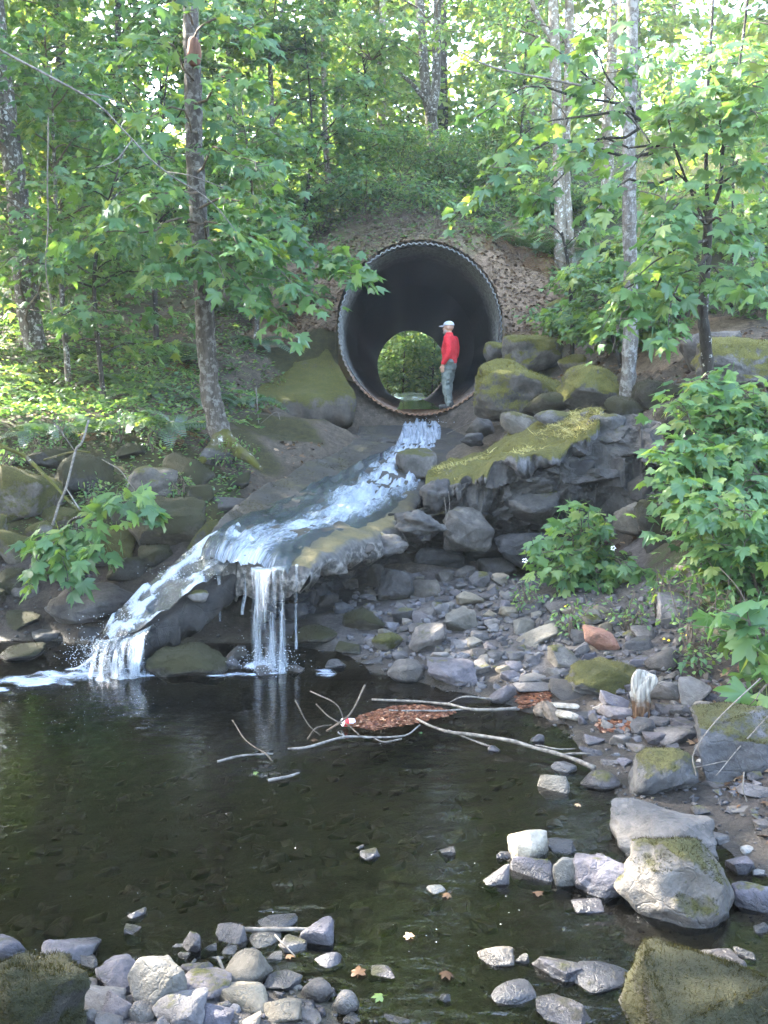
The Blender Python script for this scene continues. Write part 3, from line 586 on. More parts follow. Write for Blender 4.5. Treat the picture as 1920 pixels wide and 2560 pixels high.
def white_material(name, tint, thr, soft, su, sv, cov=1.0, body=(.10, .12, .13), alpha=True, bodymix=.55):
    """broken white water: streaks along V of the UV map; between them clear dark water"""
    m = M(name); uv = m.n('TexCoord').outputs['UV']; f = m.attr('foam')
    a = m.noise(m.mapping(uv, (su, sv, 1)), 1.0, 6, .68, .8); b = m.noise(m.mapping(uv, (su * 3.1, sv * 3.4, 1)), 1.0, 4, .6, .4)
    k = m.math('ADD', m.math('MULTIPLY', a, .65), m.math('MULTIPLY', b, .35))
    k = m.math('ADD', k, m.math('SUBTRACT', m.math('MULTIPLY', f, cov), .5))
    msk = m.ramp(k, [(thr, 0.0), (thr + soft, 1.0)])
    nb = m.bump(k, .8, .04)
    wht = m.n('BsdfDiffuse', {'Color': tint}); m.set(wht.inputs['Normal'], nb)
    wt = m.n('BsdfTranslucent', {'Color': tint}); w = m.n('MixShader', {0: .25, 1: wht.outputs[0], 2: wt.outputs[0]})
    gl = m.n('BsdfGlossy', {'Color': (.9, .95, 1), 'Roughness': .12}); m.set(gl.inputs['Normal'], nb)
    fr = m.n('Fresnel', {'IOR': 1.33}); m.set(fr.inputs['Normal'], nb)
    w2 = m.n('MixShader', {0: m.math('MULTIPLY', fr.outputs[0], .6), 1: w.outputs[0], 2: gl.outputs[0]})
    tr = m.n('BsdfTransparent', {'Color': (.62, .66, .66)})
    cl = m.n('MixShader', {0: m.math('MULTIPLY', fr.outputs[0], 1.6, True), 1: tr.outputs[0], 2: gl.outputs[0]}) if alpha else None
    if alpha == 'body':
        mk = m.n('BsdfDiffuse', {'Color': (.030, .040, .048)}); mt = m.n('MixShader', {0: bodymix, 1: tr.outputs[0], 2: mk.outputs[0]}); cl = m.n('MixShader', {0: m.math('MULTIPLY', fr.outputs[0], 1.6, True), 1: mt.outputs[0], 2: gl.outputs[0]})
    if alpha == 'open': cl = m.n('BsdfTransparent', {'Color': (1, 1, 1)})
    x = m.n('MixShader', {0: msk, 1: cl.outputs[0], 2: w2.outputs[0]})
    return m.done(x.outputs[0])
MT['chute'] = white_material('rushing_water', (.34, .38, .43), .44, .30, 22, 42, alpha='body')
MT['fall'] = white_material('falling_water', (.34, .38, .43), .50, .30, 70, 3.0, alpha='open')
MT['casc'] = white_material('cascade_water', (.34, .38, .43), .44, .36, 12, 30, alpha='body', bodymix=.16)
MT['foam'] = white_material('pool_foam', (.32, .36, .42), .50, .30, 9, 20, alpha='open')

# rushing water on the apron: bilinear between its two rims, from t0 to t1 across
def on_apron(s, t, lift=.03):
    i = np.clip(s * 89, 0, 89); a = np.floor(i).astype(int); b = np.minimum(a + 1, 89); f = (i - a)[..., None]
    R_ = AP_R2[a] * (1 - f) + AP_R2[b] * f; L_ = AP_L2[a] * (1 - f) + AP_L2[b] * f
    p = L_ * (1 - t[..., None]) + R_ * t[..., None]; p[..., 2] += lift; return p
ns, nt = 260, 90
ss = np.linspace(0, 1, ns); 
t0 = np.interp(ss, [0, .2, .4, .6, .8, 1], [.36, .38, .30, .16, .04, 0]); t1 = np.interp(ss, [0, .2, .4, .6, .8, 1], [.68, .78, .92, .86, .76, .86])
S_ = np.repeat(ss[:, None], nt, 1); U_ = np.repeat(np.linspace(0, 1, nt)[None], ns, 0); T_ = t0[:, None] * (1 - U_) + t1[:, None] * U_
P_ = on_apron(S_, T_, .035)
Lk = np.cumsum(np.concatenate([[0], np.linalg.norm(np.diff(P_[:, nt // 2], axis=0), axis=1)]))
foam = np.interp(ss, [0, .1, .4, .55, .7, .86, 1], [.92, 1.0, .90, .80, .72, .68, .70])[:, None] + 0 * U_
core = np.interp(ss, [0, .4, .7, 1], [.5, .62, .66, .5])[:, None]; wd = np.interp(ss, [0, .4, .7, 1], [.8, .42, .36, .5])[:, None]
foam = foam - .55 * np.clip(np.abs(U_ - core) / wd, 0, 1.4) ** 1.6 + .12 * fbm(np.stack([U_ * 5, S_ * 14, 0 * S_], -1), 3, 3)
foam += .30 * np.exp(-((S_ - .86) / .05) ** 2 - ((U_ - .15) / .16) ** 2) + .06 * np.exp(-((S_ - .985) / .02) ** 2)
rip = fbm(np.stack([U_ * 18, Lk[:, None] * 3.2 + 0 * U_, 0 * U_], -1), 4, 8) * np.interp(ss, [0, .4, .7, 1], [.07, .07, .035, .03])[:, None]
edge = np.minimum(1, 12 * np.minimum(U_, 1 - U_)); P_[..., 2] += rip * edge + .05 * np.sqrt(np.clip(edge, 0, 1)) - .045
q_ = np.clip((S_ - .965) / .035, 0, 1); P_ += (nrm(P_[-1] - P_[-8]) * .10)[None] * q_[..., None]; P_[..., 2] -= .09 * q_ ** 2
uv = np.stack([U_ * (t1 - t0)[:, None] * 2.2, Lk[:, None] / 10 + 0 * U_], -1).reshape(-1, 2)
link('stream_water', mk_mesh('stream_water', P_.reshape(-1, 3), grid_faces(ns, nt), MT['chute'], True, {'foam': foam.ravel()}, uv), kind='structure')
# thin film of water lying in the culvert invert
yy = np.linspace(17.55, 42.4, 80); xx = np.linspace(-.52, .52, 10); cx_, cz_ = pipe_at(yy)
Pw = np.stack([cx_[:, None] + xx[None] + .06, np.repeat(yy[:, None], 10, 1), (cz_ - PRZ + .10)[:, None] + .01 * fbm(np.stack([xx[None] * 6 + 0 * yy[:, None], yy[:, None] * 3 + 0 * xx[None], 0 * yy[:, None] + 0 * xx[None]], -1), 3, 5)], -1)
link('culvert_stream', mk_mesh('culvert_stream', Pw.reshape(-1, 3), grid_faces(80, 10), MT['pool']), kind='structure')
yy = np.linspace(42.2, 45.5, 24); xx = np.linspace(-.75, .75, 16)
Pw = np.stack([1.25 + xx[None] + 0 * yy[:, None], np.repeat(yy[:, None], 16, 1), 2.43 + .10 * (yy[:, None] - 42.2) + .07 * fbm(np.stack([xx[None] * 5 + 0 * yy[:, None], yy[:, None] * 4 + 0 * xx[None], 0 * yy[:, None] + 0 * xx[None]], -1), 3, 6)], -1)
uv = np.stack([np.repeat(np.linspace(0, 1, 16)[None], 24, 0), np.repeat(np.linspace(0, .4, 24)[:, None], 16, 1)], -1).reshape(-1, 2)
link('upstream_riffle', mk_mesh('upstream_riffle', Pw.reshape(-1, 3), grid_faces(24, 16), MT['casc'], True, {'foam': np.full(24 * 16, .55)}, uv), kind='structure')

# waterfalls: curtains that leave the lip and drop to the pool
def curtain(acc, top, zb, throw, nu, nv, seed, foam0, uw):
    A = spline(top, nu); v = np.linspace(0, 1, nv)
    z = A[:, 2][:, None] * (1 - v[None] ** 1.6) + zb * v[None] ** 1.6
    q = np.stack([A[:, 0][:, None] + 0 * v[None], v[None] * 1.5 + 0 * A[:, :1], 0 * z], -1)
    y = A[:, 1][:, None] - throw * np.sqrt(np.clip(v, 0, 1))[None] + fbm(q * np.array([9, 1, 1]), 3, seed) * .05 * v[None]
    x = A[:, 0][:, None] + fbm(q * np.array([14, 2, 1]), 3, seed + 3) * .018 * v[None]
    fo = foam0 + .30 * fbm(q * np.array([20, .55, 1]), 4, seed + 7) - .10 * v[None] * (1 - v[None]) * 2 + np.where(v < .1, (.1 - v) * 2.0, 0)[None] + (np.where(v > .9, (v - .9) * 2.5, 0)[None] if nu > 20 else 0)
    ue = np.minimum(1, 7 * np.minimum(np.linspace(0, 1, nu), np.linspace(1, 0, nu)))[:, None]; fo = fo - .35 * (1 - ue)
    uv_ = np.stack([np.repeat(np.linspace(0, uw, nu)[:, None], nv, 1) + seed * .37, np.repeat(v[None], nu, 0)], -1)
    acc[0].append(np.stack([x, y, z], -1).reshape(-1, 3)); acc[1].append(grid_faces(nu, nv) + acc[4]); acc[2].append(fo.ravel()); acc[3].append(uv_.reshape(-1, 2)); acc[4] += nu * nv
def fall(name, curtains, mat=None):
    acc = [[], [], [], [], 0]
    for c in curtains: curtain(acc, *c)
    return link(name, mk_mesh(name, np.vstack(acc[0]), np.vstack(acc[1]), mat or MT['fall'], True, {'foam': np.concatenate(acc[2])}, np.vstack(acc[3])), kind='structure')
lip = [at(628, 1418, 7.78), at(660, 1420, 7.72), at(695, 1419, 7.70), at(726, 1414, 7.72)]
fall('waterfall', [(lip, .0, .14, 70, 40, 14, .60, 1.0), ([p + np.array([.0, .05, 0]) for p in lip], .0, .10, 60, 30, 17, .52, 1.0), ([p + np.array([.0, -.02, 0]) for p in lip], .0, .2, 60, 30, 23, .44, 1.0)])
thin = []
for i, (px, py, Y, zb, w) in enumerate([(548, 1440, 8.0, .35, 12), (507, 1478, 7.95, .28, 10), (440, 1520, 7.85, .02, 12), (399, 1552, 7.8, .0, 20), (352, 1580, 7.7, .0, 16), (742, 1412, 7.76, .15, 10), (610, 1424, 7.9, .45, 12)]):
    thin.append(([at(px - w / 2, py, Y), at(px, py - 2, Y), at(px + w / 2, py, Y)], zb, .07, 10, 30, 20 + i, .62, .15 + w * .006))
fall('waterfall', thin)

# left cascade: water tumbling down a rock ramp
CR_F = [at(596, 1322, 8.6), at(545, 1342, 8.45), at(470, 1385, 8.35), at(410, 1432, 8.25), at(345, 1490, 8.15), at(290, 1540, 8.05), at(255, 1590, 7.95)]
CR_N = [at(655, 1385, 8.15), at(590, 1412, 7.98), at(520, 1462, 7.85), at(455, 1505, 7.75), at(390, 1555, 7.65), at(330, 1590, 7.55), at(278, 1612, 7.5)]
ramp_mat = rock_material('cascade_rock', (.007, .007, .007), (.018, .017, .016), (.036, .035, .034))
slab('cascade_ramp', [p - np.array([0, -.02, .06]) for p in CR_N], [p - np.array([0, 0, .08]) for p in CR_F], .26, ramp_mat, 71, nu=60, nv=26, rough=.05, under=.10, rim=.06,
     label='dark wet rock ramp under the tumbling cascade left of the waterfall', cat='rock ramp')
ns, nt = 150, 60
A2, B2 = spline(CR_F, ns), spline(CR_N, ns); U_ = np.linspace(0, 1, nt)[None, :]; S_ = np.linspace(0, 1, ns)[:, None]
P_ = A2[:, None] * (1 - U_[..., None]) + B2[:, None] * U_[..., None]
nn = fbm(np.stack([U_ * 4 + 0 * S_, S_ * 11 + 0 * U_, 0 * U_ + 0 * S_], -1), 5, 4); steps = .014 * np.sin(S_ * 30 + 2.2 * nn)
P_[..., 2] += .04 + np.clip(nn, -.8, .8) * .022 + steps
fo = .40 + .60 * nn + .28 * (S_ - .3) * (1 - .5 * U_) + .18 * np.exp(-((U_ - .25) / .2) ** 2) + .12 * np.sin(S_ * 30 + 2.2 * nn) - .25 * np.exp(-((U_ - .8) / .16) ** 2) * (S_ < .8)
uv = np.stack([U_ + 0 * S_, S_ * 1.5 + 0 * U_], -1).reshape(-1, 2)
link('cascade', mk_mesh('cascade', P_.reshape(-1, 3), grid_faces(ns, nt), MT['casc'], True, {'foam': fo.ravel()}, uv), kind='structure')
e = [at(252, 1588, 7.95), at(262, 1600, 7.75), at(285, 1600, 7.58), at(330, 1590, 7.52), at(385, 1562, 7.6)]
cf = [(e, 0, .22, 60, 34, 41, .74, 1.0), ([p + np.array([0.03, .03, .02]) for p in e], 0, .16, 60, 34, 43, .66, 1.0), ([p + np.array([-.05, -.02, .01]) for p in e[:4]], 0, .3, 60, 34, 45, .58, 1.0)]
fall('waterfall', cf, MT['fall'])
# foam on the pool
def foam_patch(name, cx, cy, rx, ry, h, seed, cov, dirx=0.0):
    n = 70; u, v = np.meshgrid(np.linspace(-1, 1, n), np.linspace(-1, 1, n), indexing='ij')
    X = cx + u * rx; Y = cy + v * ry + dirx * u * rx; r = np.sqrt(u * u + v * v)
    nz = fbm(xyz(X, Y) * 5, 4, seed); Z = .006 + h * np.clip(1 - r, 0, 1) ** 1.4 * (1 + nz) * .8 + np.clip(1 - r, 0, 1) * .02 * (nz + 1) * .5
    fo_ = cov * .9 * (1 - r ** 1.5) + .45 * fbm(xyz(X, Y) * np.array([4, 9, 1]), 4, seed + 2); fo_ = np.where(r > .98, -1, fo_)
    uv_ = np.stack([X, Y], -1).reshape(-1, 2) * .6
    return link(name, mk_mesh(name, np.stack([X, Y, Z], -1).reshape(-1, 3), grid_faces(n, n), MT['foam'], True, {'foam': fo_.ravel()}, uv_), kind='stuff')
for k_, (px, py, rx, ry, h_, cov, dx) in enumerate([(250, 1672, .42, .22, .10, 1.02, 0), (170, 1690, .60, .22, .04, .86, .06), (60, 1708, .9, .26, .03, .84, .08), (-120, 1735, .9, .26, .02, .78, .05), (330, 1690, .34, .14, .02, .70, 0), (672, 1668, .42, .20, .08, 1.0, 0), (760, 1686, .60, .16, .006, .42, -.06), (600, 1690, .35, .10, .012, .66, .02), (90, 1592, .6, .12, .01, .50, 0), (60, 1640, .7, .14, .012, .58, .03)]):
    b_ = at_z(px, py, 0); foam_patch('foam', b_[0], b_[1], rx, ry, h_, 3 + 4 * k_, cov, dx)
DROP_V = np.array([[0, 0, 1], [1, 0, 0], [0, 1, 0], [-1, 0, 0], [0, -1, 0], [0, 0, -1.]]); DROP_F = np.array([[0, 1, 2], [0, 2, 3], [0, 3, 4], [0, 4, 1], [5, 2, 1], [5, 3, 2], [5, 4, 3], [5, 1, 4]])
# drops thrown up where the water lands
rng = np.random.default_rng(8); acc = Acc()
for (px, py, Y, n_, sx, hz_) in [(250, 1640, 7.5, 520, .30, .20), (672, 1655, 7.6, 380, .26, .16), (330, 1540, 7.9, 160, .35, .07), (470, 1430, 8.1, 140, .35, .07), (1060, 1060, 17.6, 120, .4, .12)]:
    b_ = at(px, py, Y)
    for i in range(n_):
        r = rng.uniform(.002, .0055) * (1 if Y < 10 else 2); p = b_ + [rng.normal(0, sx * .5), rng.normal(-.05, .12), -.04 + abs(rng.normal(0, hz_ * .6))]
        if p[2] > .0: acc.add(np.vstack([DROP_V * r + p]), DROP_F)
link('spray', acc.mesh('spray', plain('spray_drop', (.30, .34, .38), (.42, .46, .5), rough=.4)), kind='stuff')
# loose bubbles and flecks drifting on the pool
rng = np.random.default_rng(5); acc = Acc()
ico_v = np.array([[0, 0, 1], [1, 0, 0], [0, 1, 0], [-1, 0, 0], [0, -1, 0]], float); ico_f = np.array([[0, 1, 2], [0, 2, 3], [0, 3, 4], [0, 4, 1]])
for i in range(260):
    if i < 170: p = at_z(rng.uniform(-50, 420), rng.uniform(1700, 1830) + rng.exponential(20), 0)
    else: p = at_z(rng.uniform(0, 1300), rng.uniform(1740, 2380), 0)
    r = rng.uniform(.0015, .0042); acc.add(ico_v * [r, r, r * .5] + [p[0], p[1], .002], ico_f)
link('foam_flecks', acc.mesh('foam_flecks', plain('fleck', (.3, .31, .31), (.45, .45, .45))), kind='stuff')
# ------------------------------------------------------------------ rocks
_ico = {}
def ico(sub):
    if sub not in _ico:
        bm = bmesh.new(); bmesh.ops.create_icosphere(bm, subdivisions=sub, radius=1)
        V = np.array([v.co[:] for v in bm.verts]); F = np.array([[v.index for v in f.verts] for f in bm.faces]); bm.free(); _ico[sub] = (nrm(V), F)
    return _ico[sub]
def rock_shape(seed, sub=3, planes=15, sharp=.9, lump=.05, fine=.012, flat=False):
    """a boulder: the solid left by random cutting planes, its edges rounded by noise"""
    V, F = ico(sub); rg = np.random.default_rng(seed)
    N = nrm(rg.normal(size=(planes, 3)) * [1, 1, .8]); D = rg.uniform(.58, 1.0, planes)
    c = np.maximum(V @ N.T, 1e-3); rr = D[None] / c
    k = 4 + 26 * sharp; r = -np.log(np.exp(-k * np.minimum(rr, 3)).sum(1)) / k
    r = np.clip(r, .3, 1.25)
    P = V * r[:, None]
    P = P + V * (fbm(P * 2.2 + seed * 3.1, 4, seed) * lump + fbm(P * 7 + seed, 3, seed + 5) * fine * 1.6)[:, None]
    # a few chips and a slight bedding
    P[:, 2] += fine * .8 * np.sin(P[:, 2] * 17 + 3 * vnoise(P * 2, seed))
    lo, hi = P.min(0), P.max(0); P = (P - (lo + hi) / 2) / (hi - lo)
    return P, F
_hull = {}
def hull_shape(seed, cuts=2, n=15, box=.45, bev=.07, lump=.035, fine=.014):
    """an angular block: the hull of scattered corners, edges chipped, faces roughened"""
    key = (seed, cuts, n, box)
    if key in _hull: return _hull[key]
    rg = np.random.default_rng(seed + 900); P = nrm(rg.normal(size=(n, 3))); P = P * (1 - box) + box * np.clip(P * 1.9, -1, 1); P *= rg.uniform(.72, 1, (n, 1))
    bm = bmesh.new()
    for p in P: bm.verts.new(p)
    r_h = bmesh.ops.convex_hull(bm, input=bm.verts[:]); dead = [v for v in bm.verts if not v.link_faces]
    if dead: bmesh.ops.delete(bm, geom=dead, context='VERTS')
    bmesh.ops.dissolve_limit(bm, angle_limit=.22, verts=bm.verts[:], edges=bm.edges[:])
    bmesh.ops.bevel(bm, geom=bm.edges[:], offset=bev, offset_type='OFFSET', segments=1, affect='EDGES', clamp_overlap=True)
    bmesh.ops.triangulate(bm, faces=bm.faces[:])
    for k in range(cuts):
        lg = [e for e in bm.edges if e.calc_length() > (.34, .23, .16, .115)[k]]
        if lg: bmesh.ops.subdivide_edges(bm, edges=lg, cuts=1, use_grid_fill=False); bmesh.ops.triangulate(bm, faces=bm.faces[:])
    bm.verts.index_update(); V = np.array([v.co[:] for v in bm.verts]); F = np.array([[v.index for v in f.verts] for f in bm.faces]); bm.free()
    D = nrm(V); V = V + D * (fbm(V * 2.0 + seed * 1.7, 3, seed) * lump + fbm(V * 6.5 + seed, 3, seed + 3) * fine + fbm(V * 16, 2, seed + 4) * fine * .5)[:, None]
    lo, hi = V.min(0), V.max(0); V = (V - (lo + hi) / 2) / (hi - lo); _hull[key] = (V, F); return V, F
_pool = {}
def rock_mesh(seed, sub, mat, style='ang'):
    key = (seed, sub, mat, style)
    if key not in _pool:
        if style == 'ang' or style == 'big':
            P, F = hull_shape(seed, {2: 2, 3: 3, 4: 4, 5: 4}[sub], 14 if style == 'ang' else 22, .45 if style == 'ang' else .3, .07 if style == 'ang' else .11, .045 if style == 'ang' else .10, .014 if sub < 4 else .020)
            me = _pool[key] = mk_mesh('rock', P, F, MT[mat], True); me.set_sharp_from_angle(angle=math.radians(38)); return me
        kw = dict(ang=dict(planes=13, sharp=.95, lump=.06, fine=.016), rnd=dict(planes=22, sharp=.35, lump=.05, fine=.008), big=dict(planes=16, sharp=.75, lump=.10, fine=.022), lump=dict(planes=20, sharp=.6, lump=.22, fine=.05))[style]
        P, F = rock_shape(seed, sub, **kw); _pool[key] = mk_mesh('rock', P, F, MT[mat], True)
    return _pool[key]
# pixel centre, pixel width and height, material, shape style, label (None: named from its neighbours), distance (None: lies on the ground)
R = []
def r_(px, py, w, h, mat='rock', style='ang', label=None, Y=None, short=None, rot=0.0, seed=None, depth=.85): R.append(dict(px=px, py=py, w=w, h=h, mat=mat, style=style, label=label, Y=Y, short=short, rot=rot, seed=seed, depth=depth))
# the near bar at bottom left
r_(85, 2515, 270, 250, 'rock_mossdark', 'big', 'big squarish olive mossy boulder filling the bottom left corner', short='corner boulder', seed=3)
r_(18, 2378, 95, 85, 'rock_blue', 'rnd', 'lilac stone peeping out behind the bottom left corner boulder')
r_(165, 2388, 125, 84, 'rock_blue', 'ang', 'lilac grey stone with a flat pointed top just right of the corner boulder', short='flat lilac stone')
r_(315, 2440, 135, 98, 'rock_blue', 'big', 'large lilac grey stone in the bar, left of the pointed tan stone', short='large lilac stone')
r_(395, 2470, 130, 145, 'rock_tan', 'ang', 'pointed tan stone standing up in the bottom left stone bar', short='pointed tan stone', seed=23)
r_(512, 2468, 118, 74, 'rock_blue', 'big', 'broad low lilac stone right of the pointed tan stone', short='broad low stone')
r_(617, 2427, 108, 86, 'rock_tan', 'rnd', 'rounded grey brown stone with pale scratches in the bottom left bar', short='scratched round stone')
r_(610, 2495, 112, 74, 'rock_tan', 'rnd', 'rounded brownish cobble in front of the scratched round stone', short='brownish cobble')
r_(447, 2527, 118, 80, 'rock', 'ang', 'large pale grey stone below the broad low lilac stone at the bottom edge', short='bottom grey stone')
r_(585, 2345, 78, 62, 'rock_blue', 'ang', 'blue grey block at the left end of the pale peeled stick', short='stick end block')
r_(792, 2337, 76, 62, 'rock_blue', 'ang', 'dark blue grey stone at the right tip of the bottom left bar', short='bar tip stone')
r_(860, 2508, 66, 66, 'rock_pale', 'rnd', 'pale egg shaped stone at the right end of the bottom left bar', short='pale egg stone')
for a in [(214, 2413, 64, 48, 'rock_pale'), (208, 2468, 64, 48), (250, 2502, 108, 70, 'rock_pale'), (297, 2520, 72, 70, 'rock_blue'), (360, 2535, 62, 58, 'rock_pale', 'rnd'), (490, 2427, 72, 62, 'rock_blue'), (480, 2367, 42, 46, 'rock_blue'), (522, 2376, 38, 36, 'rock_pale'), (583, 2384, 52, 32),
          (660, 2356, 78, 50, 'rock_tan', 'rnd'), (690, 2316, 92, 42, 'rock'), (732, 2368, 64, 46), (820, 2413, 70, 54, 'rock_blue', 'rnd'), (683, 2396, 44, 28, 'rock_pale'), (723, 2419, 57, 26, 'rock_pale'), (708, 2460, 82, 50), (793, 2479, 70, 68, 'rock', 'rnd'), (707, 2525, 86, 58, 'rock_tan'), (527, 2533, 100, 64, 'rock_blue'),
          (625, 2548, 50, 38, 'rock_pale'), (744, 2473, 27, 25, 'rock_white', 'rnd'), (223, 2548, 38, 44, 'rock_pale'), (215, 2500, 36, 30, 'rock_pale'), (694, 2489, 27, 26), (430, 2475, 40, 34), (560, 2520, 34, 28), (660, 2485, 26, 20), (330, 2500, 30, 26), (180, 2440, 34, 28, 'rock_blue'), (765, 2510, 38, 24), (460, 2395, 30, 26), (545, 2400, 46, 34), (640, 2385, 34, 24, 'rock_blue'), (270, 2555, 60, 40), (420, 2558, 50, 36), (770, 2545, 60, 40), (880, 2550, 40, 26), (160, 2490, 44, 40, 'rock'), (335, 2293, 58, 34, 'rock_blue'), (333, 2336, 42, 30, 'rock_blue'), (446, 2377, 32, 20)]: r_(*a)
# stones along the bottom
r_(1385, 2424, 124, 82, 'rock_blue', 'ang', 'pale lilac angular stone with a dark crack, left of an oval dark stone', short='cracked lilac stone', seed=14)
r_(1502, 2449, 138, 76, 'rock', 'rnd', 'oval dark grey stone beside the mossy slab in the bottom right corner', short='oval dark stone')
r_(1241, 2394, 88, 64, 'rock_pale', 'ang', 'pale grey stone with brown leaves at its foot, left of the cracked lilac stone', short='leafy foot stone')
r_(1283, 2488, 116, 66, 'rock', 'rnd', 'long low dark stone lying diagonally in the shallows at the bottom', short='diagonal low stone')
r_(1414, 2535, 138, 78, 'rock_blue', 'ang', 'large lilac stone cut by the bottom edge, left of the corner slab', short='bottom lilac stone')
r_(957, 2436, 68, 40, 'rock_blue', 'ang', 'lone dark wedge of stone in the shallows beside a curled brown leaf', short='lone dark wedge')
r_(1090, 2229, 48, 26, 'rock_white', 'rnd', 'small bright white stone alone in the middle of the shallows', short='white stone')
r_(1467, 2269, 74, 36, 'rock_blue', 'ang', 'thin blue grey blade of stone in the water before the half mossy boulder', short='thin blade')
r_(1780, 2530, 430, 300, 'rock_mossdark', 'big', 'big dark mossy slab filling the bottom right corner', short='corner slab', seed=8)
for a in [(1303, 2404, 36, 38), (1387, 2377, 58, 34), (992, 2548, 78, 40, 'rock_blue'), (1053, 2547, 64, 40, 'rock'), (1272, 2548, 58, 28), (1795, 2411, 118, 66, 'rock_blue'), (1861, 2394, 48, 48), (1850, 2440, 40, 26), (1150, 2455, 26, 20, 'rock_pale'), (1065, 2470, 34, 26, 'rock_pale'), (1110, 2500, 32, 36), (1345, 2500, 36, 26, 'rock_white'), (1220, 2530, 30, 22, 'rock_pale'), (925, 2142, 50, 30, 'rock_blue'), (896, 2123, 30, 18, 'rock_blue'), (1118, 2136, 38, 28, 'rock')]: r_(*a)
# right foreground
r_(1695, 2200, 275, 235, 'rock_mosshalf', 'big', 'large tilted boulder, mossy on its left and bare pale on its right', short='half mossy boulder', seed=26, rot=.38)
r_(1655, 2082, 232, 146, 'rock_pale', 'big', 'big smooth pale grey boulder behind the half mossy boulder', short='smooth pale boulder', seed=5)
r_(1650, 1925, 158, 145, 'rock_mosshalf', 'big', 'brown moss topped boulder standing in the shallows with a white lower face', short='moss topped boulder', seed=9)
r_(1845, 1850, 240, 190, 'rock_mosshalf', 'big', 'broad boulder at the right edge with a moss cap under overhanging leaves', short='right edge boulder', seed=11)
r_(1325, 2128, 100, 80, 'rock_cream', 'ang', 'cream coloured angular stone perched on top of the midstream rocks', short='cream stone', seed=37)
r_(1233, 2191, 76, 58, 'rock_blue', 'ang', 'square dark blue block at the left end of the midstream rocks', short='blue block')
r_(1332, 2185, 114, 68, 'rock_blue', 'ang', 'slate blue stone right under the cream stone', short='slate stone')
r_(1425, 2187, 90, 82, 'rock_tan', 'ang', 'greenish streaked rock in the midstream row', short='greenish rock')
r_(1505, 2198, 136, 108, 'rock_blue', 'big', 'large cracked lilac rock touching the half mossy boulder', short='lilac midstream rock')
r_(1407, 2121, 74, 40, 'rock_dark', 'ang', 'flat dark stone in the water right of the cream stone', short='flat dark stone')
r_(1583, 2137, 40, 36, 'rock_blue', 'rnd', 'small round blue cobble between the pale boulder and the midstream rocks')
r_(1498, 1952, 104, 60, 'rock_blue', 'rnd', 'low blue grey dome of stone awash beside the moss topped boulder', short='low blue dome')
r_(1385, 1969, 78, 50, 'rock_tan', 'ang', 'pointed dark stone awash left of the low blue dome', short='pointed awash stone')
for a in [(1262, 2145, 44, 32, 'rock_blue'), (1409, 1923, 60, 32), (1484, 1851, 50, 30, 'rock_blue'), (1478, 1881, 54, 26, 'rock_blue'), (1550, 1851, 50, 42), (1605, 1817, 54, 48, 'rock_dark'), (1340, 1849, 36, 26, 'rock_blue'), (1236, 1876, 32, 20, 'rock_blue'), (1640, 1845, 60, 40, 'rock_blue'), (1692, 1838, 100, 50), (1797, 2097, 48, 30, 'rock_pale'), (1875, 2123, 50, 22, 'rock_white'), (1848, 2166, 52, 50, 'rock_blue'), (1885, 2250, 98, 86, 'rock_blue'), (1897, 2186, 32, 24, 'rock_white'), (1898, 1906, 70, 52), (1886, 1940, 36, 28), (1890, 1975, 90, 46), (1843, 2018, 56, 24, 'rock_pale'), (1752, 2029, 42, 30), (1755, 1907, 26, 22, 'rock_white'), (1905, 2060, 40, 24), (1780, 1960, 50, 24), (1870, 2340, 46, 26, 'rock_pale'), (1905, 2330, 40, 40), (1780, 1905, 44, 26), (1455, 1790, 46, 22, 'rock_dark'), (1560, 1905, 36, 24, 'rock_blue'), (1590, 1868, 46, 26), (1520, 1905, 36, 18)]: r_(*a)
# the stony beach
r_(1502, 1690, 172, 98, 'rock_moss2', 'big', 'flat topped boulder with a green moss mat over a black undercut face', short='moss mat boulder', seed=17)
r_(1502, 1602, 82, 78, 'rock_red', 'ang', 'rust red angular block standing behind the moss mat boulder', short='rust red block', seed=36)
r_(1410, 1642, 72, 62, 'rock_moss', 'ang', 'pale slanted rock streaked with moss left of the rust red block', short='streaked rock')
r_(1660, 1725, 94, 64, 'rock_pale', 'ang', 'white topped rock right of the driftwood post', short='white topped rock', seed=40)
r_(1735, 1732, 70, 78, 'rock_pale', 'ang', 'tall pale stone right of the white topped rock', short='tall pale stone')
r_(1652, 1652, 76, 64, 'rock', 'rnd', 'rounded grey boulder in the rubble behind the driftwood post', short='rounded rubble boulder')
r_(1690, 1525, 98, 94, 'rock', 'ang', 'leaning slab with a smooth light grey top under the right hand bushes', short='leaning slab', seed=44)
r_(1256, 1737, 70, 58, 'rock_blue', 'ang', 'pale blue grey stone at the pool edge by the leaf raft', short='pool edge stone')
r_(1132, 1682, 120, 72, 'rock_blue', 'ang', 'blue grey slab of rock on the waterline under the ledge', short='waterline slab', seed=45)
r_(1015, 1680, 90, 70, 'rock', 'rnd', 'grey dome of rock on the waterline left of the blue grey slab', short='waterline dome')
r_(1072, 1597, 98, 76, 'rock', 'big', 'tilted grey egg shaped boulder in the rubble below the ledge', short='tilted egg boulder', rot=-.6)
r_(1153, 1552, 80, 64, 'rock_tan', 'ang', 'brownish block in the rubble right of the tilted egg boulder', short='brownish block')
r_(1345, 1590, 102, 50, 'rock_tan', 'ang', 'flat tilted slab in the rubble left of the rust red block', short='flat tilted slab', rot=-.35)
r_(1424, 1722, 96, 50, 'rock_dark', 'ang', 'sloping dark wedge of rock below the moss mat boulder', short='dark wedge')
r_(1545, 1752, 84, 60, 'rock_blue', 'ang', 'broad pale blue stone left of the driftwood post', short='broad pale blue stone')
